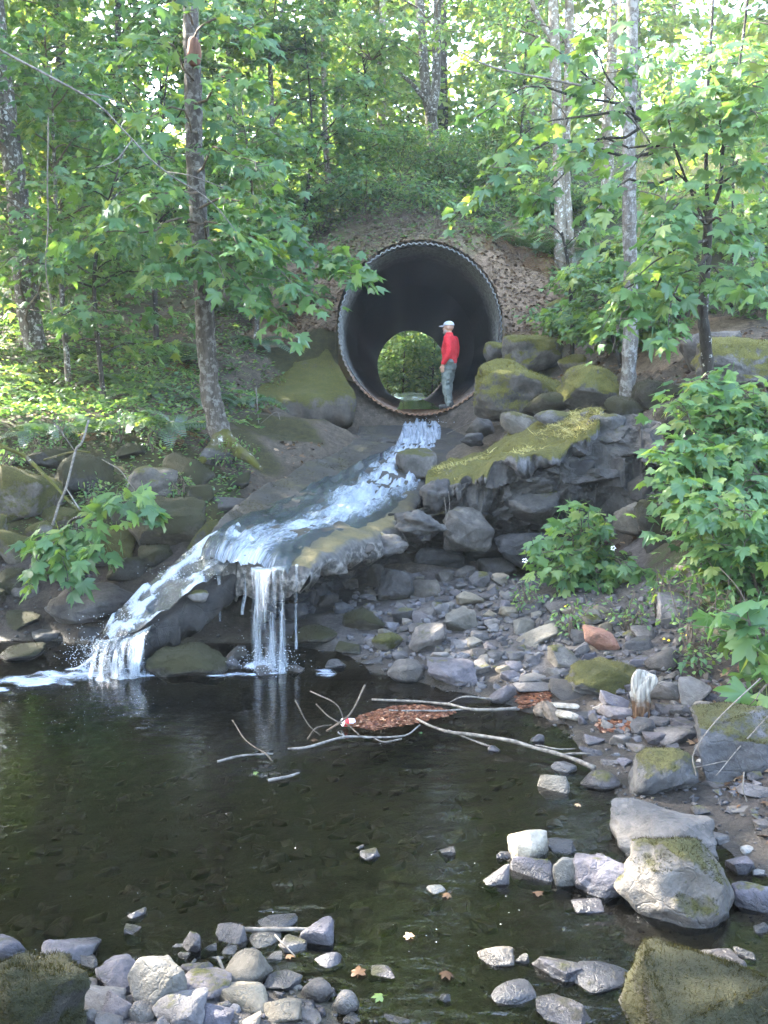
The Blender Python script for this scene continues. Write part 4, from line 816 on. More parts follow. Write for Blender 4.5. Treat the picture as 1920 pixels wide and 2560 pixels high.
for a in [(1204, 1670, 46, 42), (1330, 1699, 66, 30, 'rock_pale'), (1330, 1719, 84, 32, 'rock'), (1387, 1681, 60, 32, 'rock_pale'), (1595, 1653, 48, 32, 'rock_blue'), (1310, 1563, 54, 44, 'rock_tan'), (1540, 1780, 86, 46, 'rock_blue'), (1760, 1771, 64, 50, 'rock_pale'), (1655, 1804, 58, 28), (1660, 1771, 42, 32, 'rock_blue'), (1775, 1744, 42, 32, 'rock_blue'), (1808, 1731, 36, 32, 'rock_pale'), (1820, 1755, 44, 36, 'rock'), (1790, 1775, 40, 30), (1700, 1775, 50, 36), (1708, 1812, 56, 34, 'rock_blue'), (1620, 1690, 40, 34), (1595, 1690, 36, 30), (1680, 1690, 44, 28), (1580, 1720, 44, 34, 'rock_blue'), (1290, 1640, 46, 32), (1240, 1640, 44, 30), (1330, 1650, 42, 32), (1275, 1690, 48, 34, 'rock_blue'), (1450, 1590, 46, 36), (1570, 1580, 46, 38, 'rock_moss'), (1430, 1560, 42, 30), (1540, 1560, 44, 34), (1480, 1550, 46, 32, 'rock_moss'), (1610, 1585, 60, 50, 'rock'), (1590, 1610, 70, 44, 'rock')]: r_(*a)
# under the ledge
r_(990, 1465, 88, 92, 'rock_cliff', 'big', 'broad grey boulder deep in the hollow under the ledge', short='hollow boulder', seed=51)
r_(1064, 1474, 76, 54, 'rock_cliff', 'ang', 'dark grey rock right of the broad boulder in the hollow', short='hollow right rock')
r_(910, 1550, 104, 70, 'rock_mossdark', 'rnd', 'brown mossy hump at the foot of the hollow right of the waterfall', short='brown mossy hump')
r_(968, 1608, 74, 52, 'rock_moss2', 'rnd', 'small mossy round boulder near the waterline below the ledge', short='mossy round boulder')
r_(785, 1590, 110, 55, 'rock_mossdark', 'rnd', 'long dark mossy stone behind the waterfall splash', short='dark splash stone')
for a in [(873, 1457, 46, 34), (937, 1442, 50, 68), (1198, 1450, 46, 44), (1160, 1427, 52, 34), (1175, 1497, 66, 40, 'rock_tan'), (1222, 1492, 50, 20), (820, 1500, 50, 40, 'rock_dark'), (770, 1480, 70, 50, 'rock_dark'), (860, 1520, 50, 34, 'rock_dark'), (1110, 1440, 40, 34), (1250, 1450, 44, 34, 'rock_tan'), (1010, 1540, 60, 44), (1100, 1520, 46, 34), (1040, 1570, 40, 30), (870, 1620, 66, 40, 'rock_mossdark'), (930, 1650, 52, 30, 'rock_dark'), (840, 1665, 50, 26, 'rock_dark'), (1000, 1640, 40, 26), (740, 1530, 60, 50, 'rock_dark'), (700, 1570, 80, 50, 'rock_dark'), (1200, 1590, 44, 30), (1230, 1560, 40, 28), (1270, 1530, 46, 34, 'rock_tan'), (1330, 1520, 50, 34), (1390, 1520, 56, 40), (1150, 1610, 46, 30), (1200, 1630, 40, 26), (1100, 1640, 46, 30, 'rock_pale')]: r_(*a)
r_(476, 1655, 185, 80, 'rock_mossdark', 'big', 'wide dark mossy boulder in the pool between the two falls', short='falls boulder', seed=61)
r_(666, 1682, 52, 28, 'rock_dark', 'ang', 'wet black stone in the splash at the foot of the main fall', short='wet black stone')
for a in [(585, 1665, 36, 34, 'rock_dark'), (740, 1678, 42, 22, 'rock_dark'), (630, 1672, 34, 20, 'rock_dark'), (330, 1668, 60, 26, 'rock_dark'), (590, 1640, 50, 40, 'rock_dark'), (690, 1640, 60, 40, 'rock_dark')]: r_(*a)
r_(497, 1490, 50, 34, 'rock_moss', 'rnd', 'small green mossy stone splitting the cascade', Y=7.85, short='cascade stone')
r_(526, 1352, 70, 105, 'rock_moss2', 'big', 'upright mossy wedge of rock at the top of the left cascade', Y=8.9, short='mossy wedge', rot=.7)
r_(1040, 1160, 98, 78, 'rock_moss', 'rnd', 'brown boulder with a mossy cap breaking the stream on the apron', Y=13.2, short='stream boulder')
r_(965, 1106, 50, 26, 'rock_dark', 'lump', 'small dark wet stone left of the white water below the culvert', Y=15.3)
# left bank
r_(55, 1240, 145, 135, 'rock_moss2', 'big', 'large rounded boulder with a bright moss flank at the left edge', short='left edge boulder', seed=63)
r_(205, 1195, 120, 105, 'rock_mossdark', 'big', 'dark mossy boulder right of the left edge boulder behind dead branches', short='branch boulder')
r_(385, 1212, 100, 80, 'rock_moss', 'big', 'bare grey boulder with a thin moss cap below the tall trunk', short='grey capped boulder', seed=66)
r_(470, 1187, 105, 90, 'rock_mossdark', 'rnd', 'mossy boulder right of the grey capped boulder', short='round moss boulder')
r_(542, 1145, 64, 56, 'rock_moss', 'ang', 'mossy block at the foot of the tall mottled trunk', short='trunk foot block')
r_(425, 1310, 160, 118, 'rock_mossdark', 'big', 'big orange brown mossy mound left of the cascade top', short='orange mossy mound', seed=68)
r_(275, 1370, 110, 92, 'rock_moss2', 'ang', 'steep sided mossy rock behind the low maple spray', short='steep mossy rock')
r_(50, 1634, 135, 50, 'rock_mossdark', 'rnd', 'low mossy hump at the water edge far left', short='far left hump')
r_(582, 1270, 110, 52, 'rock_dark', 'ang', 'brown bare rock at the left edge of the apron', short='apron edge rock')
r_(250, 1510, 230, 120, 'rock_dark', 'big', 'wet dark brown rock face left of the cascade', short='wet brown face', seed=70)
for a in [(40, 1368, 92, 84, 'rock_moss2', 'rnd'), (110, 1332, 70, 56, 'rock_moss2', 'rnd'), (148, 1292, 88, 50, 'rock_moss2'), (65, 1480, 66, 50), (110, 1430, 60, 44, 'rock_moss2'), (20, 1450, 70, 60, 'rock_mossdark'), (150, 1520, 80, 50, 'rock_dark'), (60, 1550, 90, 50, 'rock_mossdark'), (330, 1420, 90, 60, 'rock_mossdark'), (390, 1390, 70, 50, 'rock_mossdark'), (180, 1430, 80, 50, 'rock_mossdark'), (310, 1290, 70, 60, 'rock_mossdark'), (500, 1240, 60, 50, 'rock_mossdark'), (120, 1590, 70, 36, 'rock_dark'), (230, 1580, 70, 36, 'rock_dark'), (-60, 1350, 120, 110, 'rock_moss2', 'big'), (-40, 1500, 110, 90, 'rock_mossdark'), (590, 1200, 60, 40, 'rock_mossdark'), (330, 1130, 60, 40, 'rock_mossdark'), (120, 1150, 80, 50, 'rock_mossdark')]: r_(*a)
# the rock mass right of the stream
r_(1300, 975, 225, 150, 'rock_moss2', 'big', 'large boulder with a yellow moss back and a grey lumpy front beside the culvert', Y=15.0, short='yellow backed boulder', seed=72)
r_(1330, 885, 150, 95, 'rock_moss2', 'big', 'moss covered boulder on the slope behind the yellow backed boulder', Y=16.5, short='slope moss boulder', seed=73)
r_(1480, 972, 165, 118, 'rock_moss2', 'big', 'moss covered boulder with a bare grey patch left of the lichen trunk', Y=13.6, short='bare patch boulder', seed=74)
r_(1365, 1007, 112, 52, 'rock_mossdark', 'rnd', 'low brown mossy stone on the back of the ledge', Y=13.6, short='low brown stone')
r_(1298, 1062, 92, 66, 'rock_mosshalf', 'rnd', 'pinkish grey stone with a mossy back lying on the ledge', Y=12.9, short='pinkish ledge stone')
r_(1388, 1050, 105, 50, 'rock_moss', 'rnd', 'stone half buried under dry straw on the ledge', Y=12.4, short='straw stone')
r_(1480, 1040, 58, 40, 'rock_moss2', 'rnd', 'small brown moss clump at the right end of the ledge', Y=11.6)
r_(1640, 1000, 115, 95, 'rock_mossdark', 'big', 'dark mossy boulder at the right foot of the lichen trunk', Y=13.0, short='dark moss boulder')
r_(1535, 1190, 125, 150, 'rock_cliff', 'ang', 'tall light grey rock face right of the ledge', Y=11.15, short='light grey face', seed=80)
r_(1512, 1068, 95, 66, 'rock_cliff', 'ang', 'grey rock just below the right end of the ledge', Y=11.2)
r_(1572, 1100, 92, 80, 'rock_cliff', 'ang', 'angular grey rock above the tall light grey face', Y=11.5, short='angular grey rock')
r_(1615, 1125, 82, 80, 'rock_cliff', 'ang', 'grey rock half hidden by the right hand bush', Y=11.3)
r_(1572, 1300, 82, 90, 'rock_tan', 'ang', 'block of light grey rock hanging below the tall light grey face', Y=10.3, short='hanging block')
r_(1672, 1325, 165, 160, 'rock_mossdark', 'big', 'dark mossy rock wall behind the right hand bush', Y=9.6, short='dark rock wall', seed=82)
r_(1710, 1450, 72, 92, 'rock_moss', 'big', 'pale moss streaked rock standing behind the leaning slab', Y=8.7, short='streaked standing rock')
r_(1880, 1560, 110, 110, 'rock_moss2', 'big', 'orange mossy rock under the big maple leaves at the right edge', Y=7.2, short='orange mossy rock')
r_(1840, 915, 230, 130, 'rock_moss2', 'big', 'wide brown mossy mound above the right hand bush', Y=12.0, short='brown mossy mound', seed=84)
r_(1775, 880, 140, 95, 'rock_cliff', 'ang', 'bare grey rock behind the brown mossy mound', Y=13.2, short='bare grey rock')
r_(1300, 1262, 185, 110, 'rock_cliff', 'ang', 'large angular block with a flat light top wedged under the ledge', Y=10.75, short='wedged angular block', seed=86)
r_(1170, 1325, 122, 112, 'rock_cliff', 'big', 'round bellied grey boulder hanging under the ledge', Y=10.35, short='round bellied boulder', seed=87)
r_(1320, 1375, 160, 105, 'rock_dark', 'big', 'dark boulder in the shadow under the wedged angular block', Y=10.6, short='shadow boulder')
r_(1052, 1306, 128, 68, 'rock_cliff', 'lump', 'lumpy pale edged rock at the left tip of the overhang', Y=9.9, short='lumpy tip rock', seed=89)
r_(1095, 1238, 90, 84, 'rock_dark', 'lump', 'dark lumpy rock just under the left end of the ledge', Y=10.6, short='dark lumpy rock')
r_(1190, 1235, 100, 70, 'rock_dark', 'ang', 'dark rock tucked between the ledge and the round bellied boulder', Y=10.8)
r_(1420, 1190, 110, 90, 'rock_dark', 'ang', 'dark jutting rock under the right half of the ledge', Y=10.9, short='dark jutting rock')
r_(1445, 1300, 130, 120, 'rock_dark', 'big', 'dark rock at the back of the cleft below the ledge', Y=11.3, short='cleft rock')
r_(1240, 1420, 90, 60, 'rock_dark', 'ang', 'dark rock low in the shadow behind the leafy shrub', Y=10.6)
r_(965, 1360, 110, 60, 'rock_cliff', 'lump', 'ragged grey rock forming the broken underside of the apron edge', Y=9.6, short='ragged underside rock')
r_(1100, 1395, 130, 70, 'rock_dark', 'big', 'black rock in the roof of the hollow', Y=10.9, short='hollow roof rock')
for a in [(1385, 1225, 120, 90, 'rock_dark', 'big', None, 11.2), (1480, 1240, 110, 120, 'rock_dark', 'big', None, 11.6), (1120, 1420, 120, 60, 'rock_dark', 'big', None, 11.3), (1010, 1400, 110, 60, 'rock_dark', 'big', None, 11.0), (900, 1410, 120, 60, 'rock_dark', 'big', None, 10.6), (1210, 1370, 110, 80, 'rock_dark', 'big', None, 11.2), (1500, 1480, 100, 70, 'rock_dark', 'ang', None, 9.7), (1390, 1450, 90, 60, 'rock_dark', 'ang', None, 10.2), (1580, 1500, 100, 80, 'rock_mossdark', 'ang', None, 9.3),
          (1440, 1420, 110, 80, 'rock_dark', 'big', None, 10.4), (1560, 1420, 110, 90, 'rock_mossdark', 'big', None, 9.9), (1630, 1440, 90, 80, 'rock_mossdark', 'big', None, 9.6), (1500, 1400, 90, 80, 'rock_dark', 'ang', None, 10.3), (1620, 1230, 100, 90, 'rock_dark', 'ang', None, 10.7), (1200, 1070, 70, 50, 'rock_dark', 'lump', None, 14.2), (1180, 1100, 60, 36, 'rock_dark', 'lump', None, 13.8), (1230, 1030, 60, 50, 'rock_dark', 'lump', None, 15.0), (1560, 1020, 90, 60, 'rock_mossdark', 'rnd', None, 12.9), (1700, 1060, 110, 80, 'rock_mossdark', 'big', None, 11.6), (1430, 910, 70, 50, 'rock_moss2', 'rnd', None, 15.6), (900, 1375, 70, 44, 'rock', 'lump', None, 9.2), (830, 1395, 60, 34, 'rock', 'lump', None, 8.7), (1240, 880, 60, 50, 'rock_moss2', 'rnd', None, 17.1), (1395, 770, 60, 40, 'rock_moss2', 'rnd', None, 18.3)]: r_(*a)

def dirword(dx, dy):
    if abs(dx) > 1.6 * abs(dy): return 'right of' if dx > 0 else 'left of'
    if abs(dy) > 1.6 * abs(dx): return 'in front of' if dy > 0 else 'behind'
    return ('front right of' if dx > 0 else 'front left of') if dy > 0 else ('back right of' if dx > 0 else 'back left of')
TONE = {'rock': 'grey', 'rock_blue': 'blue grey', 'rock_pale': 'pale', 'rock_tan': 'tan grey', 'rock_dark': 'dark wet', 'rock_cliff': 'dark grey', 'rock_white': 'white', 'rock_moss': 'moss streaked', 'rock_moss2': 'mossy', 'rock_mossdark': 'dark mossy', 'rock_mosshalf': 'half mossy', 'rock_mossbright': 'mossy'}
MOSSY = []
anchors = [q for q in R if q['short']]; used = {}; placed = []
for i, q in enumerate(R):
    px, py, w, h = q['px'], q['py'], q['w'], q['h']
    if q['Y'] is None:
        g = ground_hit(px, py + h * .40); zc = project(g)[2]; Yc = g[1] + .22 * w * zc / FPX
    else: Yc = q['Y']
    c = at(px, py, Yc); zc = project(c)[2]; W_ = 1.06 * w * zc / FPX; D_ = W_ * q['depth']; aw = math.atan2(CAM_Z - c[2], c[1]); ha = 1.06 * h * zc / FPX
    Hh = max((ha - .55 * D_ * math.sin(max(aw, 0))) / math.cos(aw), .5 * ha)
    if q['Y'] is None:
        gz = float(Hq(c[0], c[1]));
        if c[2] - Hh * .5 > gz - Hh * .12: Hh = min(Hh * 1.5, 2 * (c[2] - gz) + Hh * .3)
    if q['px'] < 620 and 1100 < q['py'] < 1480 and q['Y'] is None: W_ *= 1.22; D_ *= 1.22; Hh *= 1.2
    if q['px'] > 1150 and q['py'] < 1060 and q['mat'] == 'rock_moss2': q['mat'] = 'rock_mossbright'
    if q['py'] > 2300 and q['px'] < 900 and w < 140: W_ *= 1.10; D_ *= 1.1; Hh *= 1.08
    big = w * h > 6500
    sd = q['seed'] if q['seed'] is not None else (i * 7 + 3) % (97 if big else 26)
    me = rock_mesh(sd, 5 if w * h > 30000 else 4 if big else 3, q['mat'], q['style'])
    lab = q['label']; grp = None
    if not lab:
        size = 'tiny' if w < 34 else 'small' if w < 58 else 'middling' if w < 85 else 'large'
        near = sorted(anchors, key=lambda a_: (a_['px'] - px) ** 2 + 2.2 * (a_['py'] - py) ** 2)[:5]
        shape = 'stone' if q['style'] != 'rnd' else 'rounded stone'
        cands = [f"{size} {TONE[q['mat']]} {shape} {dirword(px - a_['px'], py - a_['py'])} the {a_['short']}" for a_ in near[:3]]
        cands += [f"{cands[0]} and {dirword(px - near[1]['px'], py - near[1]['py'])} the {near[1]['short']}", f"{cands[1]} and {dirword(px - near[2]['px'], py - near[2]['py'])} the {near[2]['short']}"]
        cands = [c_ for c_ in cands if len(c_.split()) <= 16]; lab = next((c_ for c_ in cands if c_ not in used), None)
        if lab is None: lab = cands[0]
        used[lab] = i
    nm = 'boulder' if w * h > 6500 else 'stone'
    if py > 2280 and px < 900: grp = 'stones of the bar at bottom left'
    elif py > 1780: grp = 'stones lying in the shallows'
    elif q['Y'] is None and px > 650: grp = 'rubble stones on the beach below the ledge'
    elif px < 650: grp = 'boulders of the left bank'
    else: grp = 'rocks of the mass right of the stream'
    o = link(nm, me, loc=c, label=lab, cat='boulder' if nm == 'boulder' else 'stone', group=grp)
    o.scale = (W_, D_, Hh)
    o.rotation_euler = (0, q['rot'], math.pi if (i * 13 % 3 == 0 and q['seed'] is None) else 0)
    if q['mat'] in ('rock_moss2', 'rock_mossbright', 'rock_mossdark', 'rock_mosshalf') and w * h > 3000: MOSSY.append((o, me, c, (W_, D_, Hh), q))
    placed.append((c[0], c[1], max(W_, D_) * .5))
# ---- loose rubble between them: three kinds that nothing tells apart
rng = np.random.default_rng(77)
PL = [list(p) for p in placed]
def scatter_stones(n, poly_px, wmin, wmax, mats, label, group, zmin=.0, gap=.62):
    xs = [p[0] for p in poly_px]; ysx = [p[1] for p in poly_px]; k = 0; tries = 0
    while k < n and tries < n * 14:
        tries += 1
        px, py = rng.uniform(min(xs), max(xs)), rng.uniform(min(ysx), max(ysx))
        ins = False; j = len(poly_px) - 1
        for i in range(len(poly_px)):
            (xi, yi), (xj, yj) = poly_px[i], poly_px[j]
            if (yi > py) != (yj > py) and px < (xj - xi) * (py - yi) / (yj - yi) + xi: ins = not ins
            j = i
        if not ins: continue
        g = ground_hit(px, py); w = wmin * (wmax / wmin) ** (rng.random() ** 1.7) * project(g)[2] / FPX
        if g[2] < zmin: continue
        if any((g[0] - p[0]) ** 2 + (g[1] - p[1]) ** 2 < (gap * (p[2] + w * .5)) ** 2 for p in PL): continue
        PL.append([g[0], g[1], w * .5]); k += 1
        hh = w * rng.uniform(.45, .8); mat = mats[rng.integers(len(mats))]
        o = link('cobble', rock_mesh(int(rng.integers(26)), 2, mat, 'ang'), loc=(g[0], g[1], float(Hq(g[0], g[1])) + hh * .22), label=label, cat='stone', group=group)
        o.scale = (w, w * rng.uniform(.6, 1), hh); o.rotation_euler = (rng.normal(0, .2), rng.normal(0, .2), rng.uniform(0, 6.28))
scatter_stones(185, [(850, 1500), (1000, 1430), (1250, 1480), (1600, 1540), (1700, 1620), (1650, 1700), (1350, 1720), (1150, 1660), (950, 1640)], 17, 50, ['rock', 'rock', 'rock_tan', 'rock_blue', 'rock_pale'], 'small angular grey stone loose in the rubble below the ledge', 'small rubble stones below the ledge')
scatter_stones(55, [(1620, 1680), (1850, 1700), (1910, 1800), (1700, 1830), (1560, 1840), (1420, 1800)], 15, 40, ['rock_pale', 'rock_blue', 'rock'], 'small pale stone in the cobbles right of the driftwood post', 'small cobbles by the driftwood post')
scatter_stones(50, [(130, 2400), (400, 2400), (800, 2440), (900, 2560), (130, 2560)], 14, 34, ['rock_pale', 'rock_blue', 'rock_tan'], 'small stone filling a gap in the bottom left stone bar', 'small stones of the bottom left bar', zmin=-.1)
# broken stone too small and too many to pick apart
acc = Acc(); HS = [hull_shape(i, 0, 10) for i in range(8)]
for i in range(900):
    px, py = (rng.uniform(860, 1700), rng.uniform(1440, 1735)) if i < 620 else (rng.uniform(1480, 1915), rng.uniform(1700, 2050)) if i < 800 else (rng.uniform(130, 900), rng.uniform(2400, 2560))
    g = ground_hit(px, py); s_ = rng.uniform(9, 26) * project(g)[2] / FPX
    if g[2] < .0: continue
    th = rng.uniform(0, 6.28); q = HS[i % 8][0] * [s_, s_ * rng.uniform(.6, 1), s_ * rng.uniform(.4, .8)]; q = np.stack([q[:, 0] * math.cos(th) - q[:, 1] * math.sin(th), q[:, 0] * math.sin(th) + q[:, 1] * math.cos(th), q[:, 2]], -1)
    acc.add(q + [g[0], g[1], float(Hq(g[0], g[1])) + s_ * .15], HS[i % 8][1])
link('loose_rubble', acc.mesh('loose_rubble', MT['rock'], False), kind='stuff')
# stones lying on the bed of the pool
acc = Acc()
for i in range(700):
    X, Y = rng.uniform(-3.2, 2.2), rng.uniform(3.3, 6.8); Z = float(Hq(X, Y))
    if Z > .0: continue
    s_ = rng.uniform(.03, .13); q = HS[i % 8][0] * [s_, s_ * .8, s_ * .5]; acc.add(q + [X, Y, min(Z + s_ * .1, -.012 - s_ * .25)], HS[i % 8][1])
link('bed_stones', acc.mesh('bed_stones', MT['rock_tan'], False), kind='stuff')
# pebbles and grit: nobody could count them
acc = Acc(); pv, pf = ico(1)
def grit(n, box, s0, s1):
    for i in range(n):
        px, py = rng.uniform(box[0], box[2]), rng.uniform(box[1], box[3]); yield px, py, rng.uniform(s0, s1)
pts = list(grit(900, (880, 1480, 1900, 1850), 5, 14)) + list(grit(500, (120, 2400, 1900, 2575), 6, 16)) + list(grit(400, (1500, 1850, 1925, 2400), 5, 16)) + list(grit(250, (0, 1400, 900, 1660), 5, 14))
for px, py, s in pts:
    g = ground_hit(px, py); w = s * project(g)[2] / FPX; q = pv * (1 + .25 * rng.normal(size=(len(pv), 1)))
    hz = float(Hq(g[0], g[1]))
    if hz < -.12: continue
    acc.add(q * [w * .5, w * .4, w * .3] + [g[0], g[1], hz + w * .08], pf, rng.random())
link('gravel', acc.mesh('gravel', MT['rock']), kind='stuff')
# ------------------------------------------------------------------ leaves
def leaf_template(lod):
    if lod == 0:
        half = [(-64, .16), (-42, .36), (-22, .48), (-9, .60), (2, .52), (12, .52), (19, .43), (27, .56), (36, .64), (44, .82), (51, .68), (59, .64), (66, .50), (73, .66), (80, .74), (90, .98)]
    elif lod == 1: half = [(-62, .18), (-9, .60), (19, .42), (44, .80), (66, .49), (90, .98)]
    else: half = [(-40, .35), (30, .62), (90, .95)]
    pts = [(math.radians(a), r) for a, r in half]; pts = pts + [(math.pi - a, r) for a, r in pts[-2::-1]]
    V = [(0, 0, 0)] + [(r * math.cos(a), r * math.sin(a), 0) for a, r in pts]; V = np.array(V)
    V[:, 2] = -.16 * np.abs(V[:, 0]) - .22 * (V[:, 0] ** 2 + V[:, 1] ** 2) + .04
    n = len(pts); F = np.array([[0, i + 1, (i + 1) % n + 1] for i in range(n)])
    return V * .78, F
def petiole(V, F):
    a, b = len(V), len(V) + 1
    return np.vstack([V, [[.012, -.55, .10], [-.012, -.55, .10], [.012, 0, 0], [-.012, 0, 0]]]), np.vstack([F, [[a, a + 2, a + 3], [a, a + 3, a + 1]]])
LT = [leaf_template(i) for i in range(3)]
LT0P = petiole(*LT[0])
OVAL = (np.array([[0, 0, 0], [.24, .3, -.02], [.26, .62, -.06], [0, 1, -.16], [-.26, .62, -.06], [-.24, .3, -.02], [0, .5, .04]]), np.array([[6, 0, 1], [6, 1, 2], [6, 2, 3], [6, 3, 4], [6, 4, 5], [6, 5, 0]]))
QUAD = (np.array([[0, 0, 0], [.4, .45, .05], [0, 1, -.1], [-.4, .45, .05]]), np.array([[0, 1, 2], [0, 2, 3]]))
KITE = (np.array([[0, 0, 0], [.46, .38, .0], [.0, .98, -.12], [-.46, .38, .0]]) * .85, np.array([[0, 1, 2], [0, 2, 3]]))
LEAFLET = (np.array([[0, 0, 0], [.26, .45, -.03], [0, 1, -.16], [-.26, .45, -.03], [0, .5, .04]]), np.array([[4, 0, 1], [4, 1, 2], [4, 2, 3], [4, 3, 0]]))
BLADE = (np.array([[-.03, 0, 0], [.03, 0, 0], [.024, .5, .12], [-.024, .5, .12], [0, 1, -.1]]), np.array([[0, 1, 2], [0, 2, 3], [3, 2, 4]]))
UP = np.array([0, 0, 1.0])
def leaf_basis(T, N):
    T = nrm(T); N = nrm(N - T * (N * T).sum(-1, keepdims=True)); return np.cross(T, N), T, N
def leaf_batch(tmpl, P, B, T, N, S, org=None):
    V, F = tmpl
    W_ = P[:, None] + S[:, None, None] * (V[None, :, 0, None] * B[:, None] + V[None, :, 1, None] * T[:, None] + V[None, :, 2, None] * N[:, None])
    if org is not None: W_ = W_ - np.asarray(org)
    FF = F[None] + (np.arange(len(P)) * len(V))[:, None, None]
    return W_.reshape(-1, 3), FF.reshape(-1, F.shape[1])
class Leaves:
    def __init__(s): s.P = []; s.T = []; s.N = []; s.S = []
    def add(s, P, T, N, S): s.P.append(P); s.T.append(T); s.N.append(N); s.S.append(S)
    def get(s):
        P, T, N, S = (np.concatenate(q) for q in (s.P, s.T, s.N, s.S)); B, T, N = leaf_basis(T, N); return P, B, T, N, S
_lm = {}
CLEAR = [(482, 40, 486, 250, 42, 12.2), (486, 250, 500, 560, 40, 12.2), (515, 760, 530, 1000, 60, 12.2), (10, 220, 50, 560, 40, 17.2), (60, 640, 98, 920, 45, 17.3), (1573, 290, 1574, 560, 42, 13.2), (1574, 560, 1570, 720, 28, 13.2), (1572, 840, 1570, 960, 50, 13.2), (1395, 0, 1410, 330, 30, 20.2), (1420, 400, 1425, 650, 34, 20.2), (1520, 60, 1515, 420, 26, 21), (1770, 520, 1757, 700, 34, 10.4), (1085, 220, 1083, 390, 34, 25), (680, 150, 688, 330, 18, 22), (812, 160, 822, 540, 18, 22.4)]
def leaf_mesh(mat, tm='maple', var=0):
    if (mat, tm, var) not in _lm:
        t = LT0P if tm == 'maple' else OVAL
        rv = np.random.default_rng(var + 50); q = t[0].copy(); rr_ = np.linalg.norm(q[:, :2], axis=1)
        if var: q[:, 2] += rv.normal(0, .5) * q[:, 0] * rr_ + rv.normal(-.15, .3) * q[:, 1] * np.abs(q[:, 1]) + .12 * rr_ * np.sin(np.arctan2(q[:, 1], q[:, 0]) * rv.integers(3, 7) + rv.uniform(0, 6)); q[:, :2] *= (1 + .10 * rv.normal(size=(len(q), 1))) if tm == 'maple' else 1; q[:, 0] *= rv.uniform(.82, 1.12)
        _lm[(mat, tm, var)] = mk_mesh('leaf', q, t[1], MT[mat], True, {'rnd': np.zeros(len(t[0]))})
    return _lm[(mat, tm, var)]
def emit(leaves, thing, org, mat, nobj, lod, rng, tm='maple', tmpl=None, name='foliage', min_px=9, thin=False):
    """the leaves that show largest become objects of their own, the rest one mesh"""
    if not leaves.P: return
    P, B, T, N, S = leaves.get()
    # thin the leaves that would hide a trunk the photograph shows
    if thin:
        x, y, z = project(P); k = np.ones(len(P), bool)
        for x0, y0, x1, y1, w_, zm in CLEAR: k &= ~((np.abs(x - (x0 + (x1 - x0) * (y - y0) / (y1 - y0))) < w_) & (y > min(y0, y1)) & (y < max(y0, y1)) & (z < zm) & (rng.random(len(P)) < .8))
        P, B, T, N, S = P[k], B[k], T[k], N[k], S[k]
    n = len(P); pick = np.zeros(n, bool)
    if nobj:
        x, y, z = project(P); size = S * FPX / np.maximum(z, .1); ok = (x > -20) & (x < 1940) & (y > -20) & (y < 2580) & (z > .5) & (size > min_px)
        idx = np.nonzero(ok)[0]; idx = idx[np.argsort(-size[idx] * (1 + .3 * rng.random(len(idx))))][:nobj]; pick[idx] = True
        mes = [leaf_mesh(mat, tm, v_) for v_ in range(6)]
        for i in idx:
            o = bpy.data.objects.new('leaf', mes[i % 6]); COL.objects.link(o); o.parent = thing
            s = float(S[i]); p = P[i] - org
            o.matrix_basis = Matrix(((B[i][0] * s, T[i][0] * s, N[i][0] * s, p[0]), (B[i][1] * s, T[i][1] * s, N[i][1] * s, p[1]), (B[i][2] * s, T[i][2] * s, N[i][2] * s, p[2]), (0, 0, 0, 1)))
    r = ~pick
    if r.any():
        t = tmpl or (KITE if lod > 1 else LT[lod] if tm == 'maple' else LEAFLET)
        V, F = leaf_batch(t, P[r], B[r], T[r], N[r], S[r], org)
        link(name, mk_mesh(name, V, F, MT[mat], True, {'rnd': np.repeat(rng.random(r.sum()), len(t[0]))}), thing, kind='stuff')

def dress(path, lv, rng, n, spread, size, s0=.15, flat=.30, twigs=None, droop=.28, tipdown=.45):
    """leaves in a flat layered spray along a branch"""
    L = len(path); s = s0 + (1 - s0) * rng.random(n) ** .75; f = s * (L - 1); i = np.minimum(f.astype(int), L - 2); u = (f - i)[:, None]
    C = path[i] * (1 - u) + path[i + 1] * u; tg = nrm(path[i + 1] - path[i]); tg = nrm(tg * [1, 1, .4])
    sd = nrm(np.cross(tg, UP)); lat = rng.normal(0, 1, n) * spread * (1.15 - .7 * s)
    P = C + sd * lat[:, None] + tg * (rng.normal(0, .5, n) * spread * .5)[:, None]
    P[:, 2] += rng.normal(0, .05 + spread * .10, n) - droop * np.abs(lat) * .5
    T = tg * .6 + sd * np.sign(lat)[:, None] * .75 + rng.normal(0, .45, (n, 3)) - UP * tipdown
    N = UP + rng.normal(0, flat, (n, 3)) + np.array([0, -.12, 0])
    lv.add(P, T, N, size * rng.uniform(.6, 1.15, n))
    if twigs is not None:
        for k in np.nonzero(rng.random(n) < .15)[0]:
            m_ = C[k] * .5 + P[k] * .5 + UP * .03
            twigs.add(*tube(np.array([C[k], P[k]]), [.005, .0025], 3, False))

def arc(start, end, rng, n=9, sag=.12, wob=.06):
    start, end = np.asarray(start, float), np.asarray(end, float); L = np.linalg.norm(end - start); t = np.linspace(0, 1, n)[:, None]
    P = start * (1 - t) + end * t; P[:, 2] += (np.sin(t[:, 0] * np.pi) * sag * L)
    w = rng.normal(0, 1, (4, 3)); P += sum(np.sin(t * np.pi * (k + 1)) * w[k] * wob * L / (k + 1.5) for k in range(4)); return P

